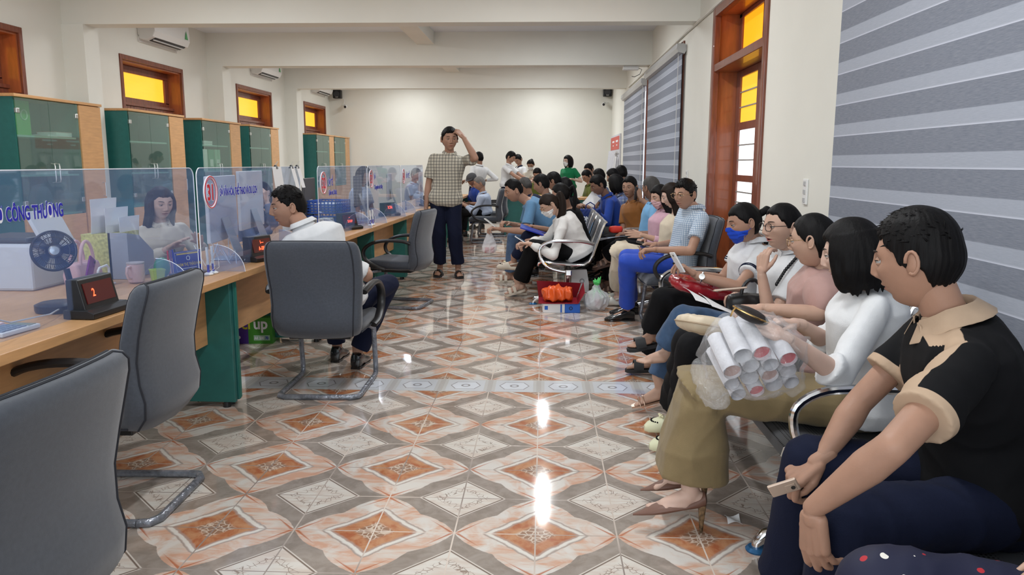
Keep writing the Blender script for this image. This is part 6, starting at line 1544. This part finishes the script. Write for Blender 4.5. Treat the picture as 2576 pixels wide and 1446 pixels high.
# things on the floor by the middle bench
t = thing('box_file', 'white and blue lever-arch box file lying on the floor, red cover open', 'box file', (.17, 6.98, 0), .04)
MB().bx((-.17, -.04, 0), (.03, .24, .085)).build('spine_half', M_paper, t, smooth=False, bevel=.003)
MB().bx((.03, -.04, 0), (.17, .24, .085)).build('blue_half', mat('office_blue', (.02, .13, .55), .4), t, smooth=False, bevel=.003)
MB().bx((-.155, -.042, .03), (-.125, -.04, .065)).bx((-.01, -.042, .005), (.004, -.04, .08)).build('spine_label', MATS['office_blue'], t, smooth=False)
MB().tube([(.085+.014*math.cos(a), -.043, .043+.014*math.sin(a)) for a in [2*math.pi*k/16 for k in range(16)]], .003, 6, closed=True).build('finger_ring', M_black, t)
t = thing('red_folder', 'open dark red cardboard folder on top of the box file', 'folder', (.16, 7.06, .088)); M_dred = mat('dark_red_card', (.25, .01, .02), .5)
MB().sheet([[V3((-.2, -.14, 0)), V3((-.2, .16, .005))], [V3((.16, -.14, 0)), V3((.16, .16, .005))]], (0, 0, .004)).build('base_board', M_dred, t, smooth=False)
MB().sheet([[V3((-.22, .14, .17)), V3((-.20, .20, .0))], [V3((.20, .14, .15)), V3((.16, .20, .0))]], (0, .004, .0)).build('cover', M_dred, t, smooth=False)
MB().sheet([[V3((.16, -.14, .002)), V3((.16, .18, .002))], [V3((.22, -.12, .10)), V3((.22, .18, .15))]], (.004, 0, 0)).build('side_flap', M_dred, t, smooth=False)
soft('plastic_bag', 'crumpled bright orange plastic bag lying in the red folder', 'bag', (.13, 7.02, .165), (.13, .09, .07), mat('orange_plastic', (.75, .10, .012), .3, coat=.4), None, .018, 7, .009)
t = thing('tied_bag', 'clear bag tied with a green top on the floor beside the box file', 'bag', (.50, 7.08, 0)); mb = MB(); mb.ell((0, 0, .10), (.12, .10, .10), None, 20); mb.cone((0, 0, .15), (0, 0, .24), .07, .018, 14)
V, F = remesh(mb, .009, 3); V = V+normals(V, F)*wrinkle(V, .012, 9, 2.4)[:, None]; build_np('film', V, F, M_bagw, t, (0, 0, 0))
G_ = mat('green_plastic', (.08, .50, .12), .35); mb = MB()
for k in range(6):
    a = k*1.05; mb.tube([(0, 0, .22), (.02*math.cos(a), .02*math.sin(a), .27), (.035*math.cos(a), .035*math.sin(a), .32-.012*k)], [.012, .016, .003], 8)
    mb.tube([(0, 0, .22), (.05*math.cos(a), .05*math.sin(a), .17), (.09*math.cos(a), .08*math.sin(a), .11)], [.010, .009, .002], 6)
mb.build('green_tie', G_, t); 
for k in range(3): MB().ell((-.03+.035*k, .0, .06+.012*k), (.03, .03, .045), None, 14).build('contents', [M_paper, mat('pink_pack', (.6, .35, .4), .5), mat('brown_pack', (.3, .2, .15), .5)][k], t)
t = thing('paper_bag', 'white paper carrier bag standing under the middle bench', 'bag', (.33, 7.62, 0), .15)
MB().rings([[V3((sx*a, sy*b, z)) for sx, sy in ((-1, -1), (1, -1), (1, 1), (-1, 1))] for z, a, b in ((0, .12, .05), (.18, .12, .05), (.31, .10, .03))]).build('body', M_paper, t, smooth=False)
MB().tube([(.05+.02*math.cos(a), -.048, .2+.02*math.sin(a)) for a in [2*math.pi*k/14 for k in range(14)]], .006, 6, closed=True).build('emblem', mat('grey_print', (.4, .4, .42), .6), t)
t = thing('carrier_bag', 'thin clear bag with red packs held by the man in light blue tee', 'bag', PP(1231, 600, 8.5)); mb = MB()
mb.rings([[V3((w*math.cos(a), w*.6*math.sin(a), z)) for a in [2*math.pi*k/18 for k in range(18)]] for z, w in ((.12, .012), (.06, .03), (-.02, .065), (-.10, .085), (-.15, .075), (-.165, .03))]); V, F = remesh(mb, .008, 2); V = V+normals(V, F)*wrinkle(V, .006, 4, 2.5)[:, None]
build_np('film', V, F, M_bagw, t, (0, 0, 0)); MB().bx((-.05, -.03, -.155), (.0, .03, -.10)).build('contents', M_redp, t, bevel=.008); MB().bx((.01, -.03, -.155), (.055, .03, -.09)).build('contents', mat('deep_red_pack', (.5, .02, .02), .4), t, bevel=.008)
o = sheet_thing('tissue', 'crumpled white tissue on the floor behind the high heel', 'tissue', PZ(1845, 1306, .012), (.055, 0, .0), (0, .06, .012), 6, 6, .012, M_paper)

# ------------------------------------------------------------------ things on the counter
ZD = .752
def dx(y, off): return cx(y, off)
def led(label, y, off, rz, txt, s=1.0):
    t = thing('number_display', label, 'display', (dx(y, off), y, ZD), rz, 'red number displays on the counter')
    MB().prism([(-.05, 0), (.075, 0), (.078, .022), (.05, .034), (-.05, .034)], .25*s, lambda u, v, w: (u, w-.125*s, v)).build('base', M_black, t, smooth=False, bevel=.003)
    MB().prism([(-.045, .03), (.032, .03), (.004, .150), (-.045, .150)], .21*s, lambda u, v, w: (u, w-.105*s, v)).build('housing', M_black, t, smooth=False, bevel=.004)
    # leaning front face
    a = math.atan2(.028, .12); T0 = Matrix.Translation((.019, 0, .092)) @ Matrix.Rotation(-a, 4, 'Y')
    p = MB().box((0, 0, 0), (.004, .172*s, .082)).build('screen', mat('dark_red_acrylic', (.05, .002, .002), .25, emit=(.20, .0, .0), estr=.10), t, smooth=False); p.matrix_basis = T0
    for k, (ln, z, sz) in enumerate(txt):
        g = text(ln, mat('lit_red_digits', (.8, .05, .02), .4, emit=(1, .09, .03), estr=3.2), sz, T0 @ Matrix.Translation((.0032, 0, z)) @ TX, p, 'digits', .0004, .0003, 'CENTER', .8)
        g.matrix_basis = Matrix.Translation((.0032, -.04 if ln == '2' else 0, z)) @ TX @ Matrix.Diagonal((.8, 1, 1, 1))
    return t
led('red number display showing 2 beside the small fan', 2.98, -.10, -.05, [('2', -.015, .045)], 1.05)
led('red number display partly hidden by the man in white shirt', 4.72, -.11, -.35, [('1---', .012, .028), ('A-SBIB', -.028, .032)], .95)
led('red number display by the blue baskets at window 32', 6.98, -.175, -.45, [('-.-', .012, .028), ('2OOP', -.028, .032)])
led('red number display before window 33', 8.83, -.21, -.5, [('3OM', -.012, .05)])
led('farthest red number display on the counter', 10.9, -.12, -.5, [('4', -.012, .05)])

# small black fan
t = thing('desk_fan', 'small black round fan on the counter beside the red display', 'fan', (-1.985, 3.03, ZD), -.25)
M_fan = mat('navy_black_plastic', (.008, .014, .035), .3)
MB().lathe([(0, 0), (.085, 0), (.088, .008), (.088, .028), (.07, .036), (0, .036)], (0, 0, 0), 32).build('base', M_fan, t)
MB().tube([(.045, .03, .03), (.042, .03, .10), (.03, .025, .17)], [.014, .012, .012], 10).build('stem', M_fan, t)
FM = Matrix.Translation((0, .0, .245)) @ Euler((0, math.radians(82), math.radians(-38))).to_matrix().to_4x4()
g = MB(); Rr = .080
def fp(r, a, z): return FM @ V3((r*math.cos(a), r*math.sin(a), z))
for z, r in ((.022, Rr*.97), (.012, Rr), (-.03, Rr), (-.045, Rr*.93), (.030, .055), (.026, .03)): g.tube([fp(r, 2*math.pi*k/40, z) for k in range(40)], .0022 if r < Rr*.95 else .0035, 6, closed=True)
for k in range(56):
    a = 2*math.pi*k/56; g.tube([fp(.022, a, .030), fp(.055, a+.10, .030), fp(Rr*.97, a+.22, .022)], .0011, 4); g.tube([fp(Rr, a, .012), fp(Rr, a, -.03)], .0011, 4)
    if k % 2 == 0: g.tube([fp(Rr*.93, a, -.045), fp(.03, a, -.055)], .0012, 4)
g.build('grille', M_fan, t)
MB().lathe([(0, .024), (.021, .024), (.022, .030), (.017, .036), (0, .038)], (0, 0, 0), 24).build('badge', M_steel, t).matrix_basis = FM
MB().lathe([(0, -.06), (.028, -.06), (.03, -.02), (.02, .0), (0, .0)], (0, 0, 0), 20).build('motor', M_fan, t).matrix_basis = FM
for k in range(5):
    a0 = 2*math.pi*k/5
    G = [[V3((r*math.cos(a0+b*.9), r*math.sin(a0+b*.9), .002+.018*(b-.4))) for b in (0, .2, .4, .6, .8)] for r in (.02, .045, .068, .078)]
    MB().sheet(G, (0, 0, .0012)).build('blade', mat('smoky_blade', (.05, .08, .16), .2), t).matrix_basis = FM

# pink mug, baskets, nameplate, pens
M_pink = mat('pale_pink_ceramic', (.70, .48, .46), .3, coat=.3)
t = thing('mug', 'pale pink mug with a handle on the counter', 'mug', (-2.06, 3.78, ZD))
MB().lathe([(0, 0), (.03, 0), (.038, .006), (.041, .03), (.041, .095), (.038, .095), (.037, .03), (0, .012)], (0, 0, 0), 28).build('cup', M_pink, t)
MB().lathe([(.036, .095), (.042, .096), (.042, .103), (0, .105)], (0, 0, 0), 28).build('lid', mat('grey_lid', (.5, .45, .45), .3), t)
MB().tube([(-.005, -.040, .085), (-.008, -.066, .082), (-.008, -.072, .055), (-.006, -.064, .03), (-.004, -.040, .026)], .007, 10).build('handle', M_pink, t)
M_lime = mat('lime_plastic', (.45, .62, .03), .4)
t = thing('wire_basket', 'small lime green pen basket on the counter beside the nameplate', 'basket', (-1.96, 3.80, ZD))
MB().lathe([(0, 0), (.032, 0), (.042, .06), (.045, .06), (.045, .066), (.04, .066), (.03, .006), (0, .006)], (0, 0, 0), 4).build('tray', M_lime, t, smooth=False)
box_thing('sticky_notes', 'lime green pad lying before the pen basket', 'note pad', (-1.93, 3.68, ZD+.006), (.05, .07, .012), M_lime)
t = thing('tissue_holder', 'dark green rounded holder behind the lime basket', 'holder', (-2.0, 3.93, ZD)); MB().ell((0, 0, .055), (.04, .045, .055), None, 20).build('shell', mat('bottle_green', (.02, .25, .10), .4), t)
for k, (mt, dy) in enumerate(((M_red, 0), (mat('violet_pen', (.2, .08, .35), .4), .03), (M_blue, .055), (M_black, .08))):
    tag(MB().tube([(-2.02, 4.05+dy, ZD), (-2.03, 4.06+dy, ZD+.13)], .0045, 8).build('pen', mt), ['red', 'violet', 'blue', 'black'][k]+' pen standing behind the blue nameplate', 'pen', 'pens behind the blue nameplate')
t = thing('nameplate', 'blue nameplate with gold lettering on the counter before screen 31', 'nameplate', (-1.905, 4.04, ZD), -.40)
MB().bx((-.045, -.10, 0), (.045, .105, .018)).build('wooden_base', mat('dark_wood_base', (.06, .025, .015), .4), t, smooth=False, bevel=.003)
NM = Matrix.Translation((.0, 0, .018)) @ Matrix.Rotation(-.12, 4, 'Y')
pl = MB().bx((-.003, -.09, 0), (.003, .09, .115)).build('plate', mat('royal_blue_plate', (.012, .03, .32), .3), t, smooth=False); pl.matrix_basis = NM
M_goldl = mat('gold_lettering', (.75, .55, .12), .4)
text('PHẠM THỊ THẢO NHI', M_goldl, .0225, Matrix.Translation((.0036, 0, .036)) @ TX, pl, 'lettering', .0003, .0002, 'CENTER', .72)
MB().bx((.003, -.072, .097), (.0038, .072, .105)).build('gold_line', M_goldl, pl, smooth=False); MB().bx((.003, -.05, .021), (.0036, .05, .025)).build('pale_line', M_paperw, pl, smooth=False)
MB().tube([(.0034, a, b) for a, b in ((-.083, .012), (.083, .012), (.083, .110), (-.083, .110))], .0008, 4, closed=True).build('border_line', M_lw, pl)
MB().tube([(.004, .011*math.cos(a), .076+.011*math.sin(a)) for a in [2*math.pi*k/18 for k in range(18)]], .0018, 5, closed=True).build('emblem', M_lw, pl)
def pen_stand(label, y, off):
    t = thing('counter_pen', label, 'pen', (dx(y, off), y, ZD), 0, 'tethered counter pens')
    MB().lathe([(0, 0), (.024, 0), (.026, .006), (.012, .014), (0, .014)], (0, 0, 0), 18).build('stand', M_whiteP, t)
    MB().tube([(0, 0, .012), (.0, 0, .055)], .0065, 10).build('holder', M_blue, t); MB().tube([(0, 0, .055), (-.004, 0, .15)], .0065, 10).build('pen', M_whiteP, t)
    MB().tube([(0, .005, .012), (.02, .03, .03), (.01, .05, .08), (-.004, .012, .15)], .0012, 5).build('cord', M_whiteP, t)
for y, off, lab in ((4.06, -.135, 'first white and blue pen beside the nameplate'), (4.12, -.135, 'second white and blue pen beside the nameplate'), (7.40, -.07, 'nearer white and blue counter pen before window 33'), (7.50, -.07, 'second white and blue counter pen before window 33'), (9.0, -.24, 'counter pen before window 34'), (9.58, -.16, 'white and blue counter pen past the number display')): pen_stand(lab, y, off)
# calculator, pink tote, purple phone, white stand
t = thing('calculator', 'pale desk calculator at the left edge of the counter', 'calculator', (-1.91, 2.62, ZD), -.1)
MB().bx((-.055, -.09, 0), (.055, .09, .016)).build('case', M_whiteP, t, smooth=False, bevel=.004); MB().bx((-.045, .045, .016), (.045, .08, .018)).build('display', mat('lcd_grey', (.25, .32, .28), .3), t, smooth=False)
for i in range(4):
    for j in range(5): MB().bx((-.045+.024*i, -.08+.024*j, .016), (-.027+.024*i, -.062+.024*j, .0205)).build('key', mat('key_blue_grey', (.25, .32, .42), .5), t, smooth=False)
C_ptote = mat('pale_pink_fabric', (.66, .42, .42), .7)
t = thing('tote_bag', 'pale pink tote bag with looped handles behind the fan', 'bag', (-2.26, 3.66, ZD))
MB().rings([[V3((sx*b, sy*a, z)) for sx, sy in ((-1, -1), (1, -1), (1, 1), (-1, 1))] for z, a, b in ((0, .09, .04), (.06, .10, .045), (.12, .095, .03))]).build('body', C_ptote, t, auto=60, bevel=.012)
for s_ in (-1, 1): MB().tube([(s_*.025, .055*math.cos(a), .11+.11*math.sin(a)) for a in [math.pi*j/14 for j in range(15)]], .008, 8).build('handle', C_ptote, t)
phone('purple phone leaning upright beside the pink tote', V3((-2.13, 3.50, ZD+.085)), (0, .42, .85), (1, .2, -.1), mat('purple_case', (.22, .03, .22), .35))
t = thing('phone_stand', 'white looped phone stand beside the purple phone', 'stand', (-2.17, 3.68, ZD))
MB().tube([(0, -.05, .004), (0, -.045, .075), (0, -.03, .09), (0, .035, .095), (0, .05, .08), (0, .048, .004)], .006, 8).build('loop', M_whiteP, t); MB().bx((-.03, -.055, 0), (.03, .055, .008)).build('base', M_whiteP, t, smooth=False, bevel=.003)
box_thing('wipes_pack', 'pink wipes packet lying at the left of the fan', 'packet', (dx(2.6, -.32), 2.62, ZD+.012), (.09, .16, .022), M_pink, -.2, .008)
o = MB().tube([(dx(2.2, -.12), 2.3, ZD+.14), (dx(2.5, -.14), 2.55, ZD+.05), (dx(2.75, -.20), 2.85, ZD+.02), (-1.94, 2.96, ZD+.018)], .003, 6).build('charging_cable', M_whiteP); tag(o, 'white charging cable running to the small fan', 'cable')

# behind the screens: monitors, printers, paper stacks, file baskets, office chairs
M_mon = mat('silver_monitor', (.42, .43, .45), .35, metal=.4); M_mback = mat('white_monitor_back', (.62, .63, .66), .4)
def monitor(label, x, y, rz, mt, w=.52, h=.34, group='computer monitors behind the screens'):
    t = thing('computer_monitor', label, 'monitor', (x, y, ZD), rz, group)
    MB().bx((-.012, -w/2, .12), (.012, w/2, .12+h)).build('panel', mt, t, smooth=False, bevel=.006)
    MB().bx((-.014, -w/2+.012, .135), (-.012, w/2-.012, .108+h)).build('screen', M_screenoff, t, smooth=False)
    MB().sheet([[V3((.012, -.07, .26)), V3((.012, .07, .26))], [V3((.06, -.08, .12)), V3((.06, .08, .12))], [V3((.10, -.09, .005)), V3((.10, .09, .005))]], (.006, 0, .0)).build('stand', M_mon, t)
    MB().bx((-.06, -.10, 0), (.11, .10, .006)).build('foot', M_mon, t, smooth=False, bevel=.002)
monitor('white-backed computer monitor behind screen 31', dx(4.75, -.36), 4.78, .12, M_mback, .60, .40)
monitor('large white-backed computer monitor seen past the man in white shirt', dx(5.9, -.55), 5.70, .1, M_mback, .62, .42)
monitor('black-backed monitor next to the two tethered pens', dx(8.6, -.50), 8.6, .1, M_dgrey)
monitor('pale-backed monitor behind the farthest acrylic screen', dx(10.2, -.50), 10.2, .1, M_mback)
monitor('far monitor on the counter past window 34', dx(12.2, -.45), 12.2, .1, M_mback)
monitor('dark-backed monitor beside the blue file baskets', dx(7.3, -.60), 7.2, .1, M_dgrey)
t = thing('printer', 'white printer on the desk behind the fan', 'printer', (-2.80, 3.98, .70)); MB().bx((-.2, -.2, 0), (.2, .2, .24)).build('case', mat('printer_white', (.60, .62, .66), .4), t, smooth=False, bevel=.015)
MB().bx((-.15, -.16, .24), (.16, .16, .27)).build('lid', M_dgrey, t, smooth=False, bevel=.01); MB().box((.19, 0, .30), (.02, .26, .22), Euler((0, -.45, 0)).to_matrix()).build('paper_tray', MATS['printer_white'], t, smooth=False, bevel=.004)
t = thing('back_desk', 'low beech desk behind the counter carrying the printer', 'desk', (-2.70, 3.4, 0)); MB().bx((-.3, -.9, .66), (.3, 1.1, .70)).build('desk_top', M_beech, t, smooth=False); 
for y in (-.88, 1.06): MB().bx((-.28, y, 0), (.28, y+.02, .66)).build('side_panel', M_green, t, smooth=False)
t = thing('document_box', 'yellow patterned box of documents on the counter behind the mug', 'box', (-2.33, 4.05, ZD)); MB().bx((-.08, -.14, 0), (.08, .14, .23)).build('box', mat('yellow_weave', (.52, .50, .16), .6, var=.3, vscale=70), t, smooth=False)
for k in range(3): sheet_thing('paper_sheet', 'white document standing in the yellow box, %s' % ['tallest', 'middle one', 'front one'][k], 'paper', V3((-2.36+.045*k, 4.05+.04*k, ZD+.30-.05*k)), (0, .26-.02*k, 0), (.01, 0, .22), curl=.006)
t = thing('magazine_file', 'grey perforated file holder behind the mug', 'file holder', (-2.16, 4.02, ZD)); MB().prism([(-.14, 0), (.12, 0), (.12, .12), (-.02, .22), (-.14, .24)], .012, lambda u, v, w: (w, u, v)).build('side', mat('grey_file', (.33, .35, .40), .5), t, smooth=False)
MB().prism([(-.14, 0), (.12, 0), (.12, .12), (-.02, .22), (-.14, .24)], .012, lambda u, v, w: (w-.09, u, v)).build('side', MATS['grey_file'], t, smooth=False); MB().bx((-.09, -.14, 0), (0, -.13, .24)).build('back', MATS['grey_file'], t, smooth=False)
M_bask = mat('blue_file_basket', (.03, .10, .45), .4)
for k in range(2):
    t = thing('file_basket', ['lower blue plastic file basket behind window 32', 'upper blue plastic file basket stacked behind window 32'][k], 'basket', (dx(7.2, -.42), 7.22, ZD+.135*k), -.1, 'blue file baskets')
    mb = MB()
    for (a, b) in (((-.14, -.19), (.14, -.19)), ((.14, -.19), (.14, .19)), ((.14, .19), (-.14, .19)), ((-.14, .19), (-.14, -.19))):
        A_, B_ = V3((*a, 0)), V3((*b, 0))
        for z in (.01, .035, .06, .085, .115): mb.box((A_+B_)/2+V3((0, 0, z)), (abs(b[0]-a[0])+.008, abs(b[1]-a[1])+.008, .012))
        for j in range(9): p = A_.lerp(B_, j/8); mb.box(p+V3((0, 0, .06)), (.009, .009, .12))
    mb.bx((-.14, -.19, 0), (.14, .19, .006)); mb.build('lattice', M_bask, t, smooth=False)
    MB().bx((-.11, -.16, .007), (.11, .16, .09)).build('documents', M_paper, t, smooth=False)
for k in range(3): book(['lowest', 'middle', 'topmost'][k]+' folder of the stack on the counter past window 32', (dx(7.8, -.28), 7.80, ZD+.02*k), (.22, .30, .018), [mat('orange_cover', (.55, .18, .04), .5), M_paper, mat('tan_cover', (.5, .35, .2), .5)][k], -.1)
t = thing('patterned_vase', 'black and white patterned tissue box behind window 32', 'tissue box', (dx(6.9, -.30), 6.72, ZD)); MB().bx((-.05, -.07, 0), (.05, .07, .12)).build('box', mat('speckled_card', (.6, .58, .52), .6, var=.9, vscale=45), t, smooth=False, bevel=.006)
# cables behind screen 31
rn = random.Random(3)
for k in range(4):
    pts = [V3((dx(4.3+.18*k, -.18-.03*j+rn.uniform(-.04, .04)), 4.25+.14*k+rn.uniform(-.1, .1)+.02*j, ZD+.012+abs(rn.uniform(0, .13))*(j % 2))) for j in range(6)]
    tag(MB().tube(pts, .0026, 6).build('cable', M_whiteP), 'white tangled cable behind screen 31, %s' % ['nearest', 'second', 'third', 'farthest'][k], 'cable', 'cables behind screen 31')
# papers clipped on top of the screens
def clipped(label, y, w, h, z=1.327, off=-.121):
    t = thing('clipped_paper', label, 'paper', (dx(y, off), y, z), -CA, 'papers clipped to the screens')
    MB().sheet([[V3((.010+.012*i, -w/2+w*j, -h*i/3+.0)) for j in (0, .5, 1)] for i in range(4)], (.001, 0, 0)).build('sheet', M_paper, t)
    c = MB(); c.prism([(-.012, 0), (.018, 0), (.006, .022), (.0, .022)], .028, lambda u, v, w_: (u, w_-.014, v-.012)); cl = c.build('binder_clip', M_black, t, smooth=False)
    MB().tube([(.0, -.008, .008), (.02, -.010, .035), (.02, .010, .035), (.0, .008, .008)], .0014, 5).build('clip_wire', M_steel, cl)
clipped('tall white sheet clipped on the end of screen 31', 5.08, .16, .30); clipped('nearer narrow white paper clipped beyond the tall white sheet', 5.38, .07, .15, 1.327); clipped('farther narrow white paper clipped beyond the tall white sheet', 5.50, .07, .15, 1.327)
# ream of paper under the counter
t = thing('paper_ream', 'green and purple ream box of paper on the floor beside the counter', 'paper ream', (-2.20, 5.60, 0), .08)
MB().bx((-.16, 0, 0), (-.02, .2, .20)).build('purple_end', mat('purple_card', (.08, .03, .28), .4), t, smooth=False); MB().bx((-.02, 0, 0), (.16, .2, .20)).build('green_side', mat('bright_green_card', (.06, .28, .03), .4), t, smooth=False)
text('up', M_lw, .12, Matrix.Translation((.02, -.002, .115)) @ TF, t, 'lettering', .003, .0005, sx=.9); MB().bx((.02, -.002, .025), (.14, .0, .065)).build('size_panel', mat('pale_green_panel', (.35, .55, .4), .5), t, smooth=False)
for q_, x_ in (('A4', .024), ('500', .063), ('70', .106)): text(q_, M_lw if q_ != '70' else M_blue, .030, Matrix.Translation((x_, -.003, .034)) @ TF, t, 'lettering', .001, .0004, sx=.75)
text('cl', mat('yellow_print', (.6, .55, .03), .5), .12, Matrix.Translation((-.07, -.002, .115)) @ TF, t, 'lettering', .002, .0005, sx=.9)
for a, b in ((-.09, .05), (-.115, .025), (-.115, .075)): MB().lathe([(0, 0), (.012, 0), (.012, .002), (0, .002)], (a, -.001, b), 16, Euler((math.radians(90), 0, 0)).to_matrix()).build('white_dot', M_lw, t)
for a, b in ((-.09, .10), (-.06, .07), (-.10, .06)): pass
# far desk
def far_desk(label, x0, x1, y, front=M_green):
    t = thing('far_desk', label, 'desk', ((x0+x1)/2, y, 0)); w = (x1-x0)/2
    MB().bx((-w, -.3, .72), (w, .3, .755)).build('desk_top', M_beech, t, smooth=False); MB().bx((-w+.03, -.25, .08), (w-.03, -.23, .72)).build('front_panel', front, t, smooth=False)
    for s_ in (-1, 1): MB().bx((s_*(w-.03)-.012, -.28, 0), (s_*(w-.03)+.012, .28, .72)).build('side_panel', front, t, smooth=False)
far_desk('green-fronted desk at the far right where the officers write', .30, 1.15, 13.9); far_desk('green-fronted desk at the far end below the officer in olive', -.75, .25, 14.7)
sheet_thing('paper_sheet', 'white form on the far right desk', 'paper', V3((.55, 13.85, .76)), (.2, 0, 0), (0, .28, 0), curl=.001)
t = thing('low_bench', 'grey bench on the floor near the far wall', 'bench', (-1.0, 17.9, 0)); MB().bx((-.9, -.2, .38), (.9, .2, .44)).build('seat', M_gfab, t, smooth=False, bevel=.01)
for s_ in (-.8, .8): MB().bx((s_-.02, -.18, 0), (s_+.02, .18, .38)).build('leg', M_dgrey, t, smooth=False)
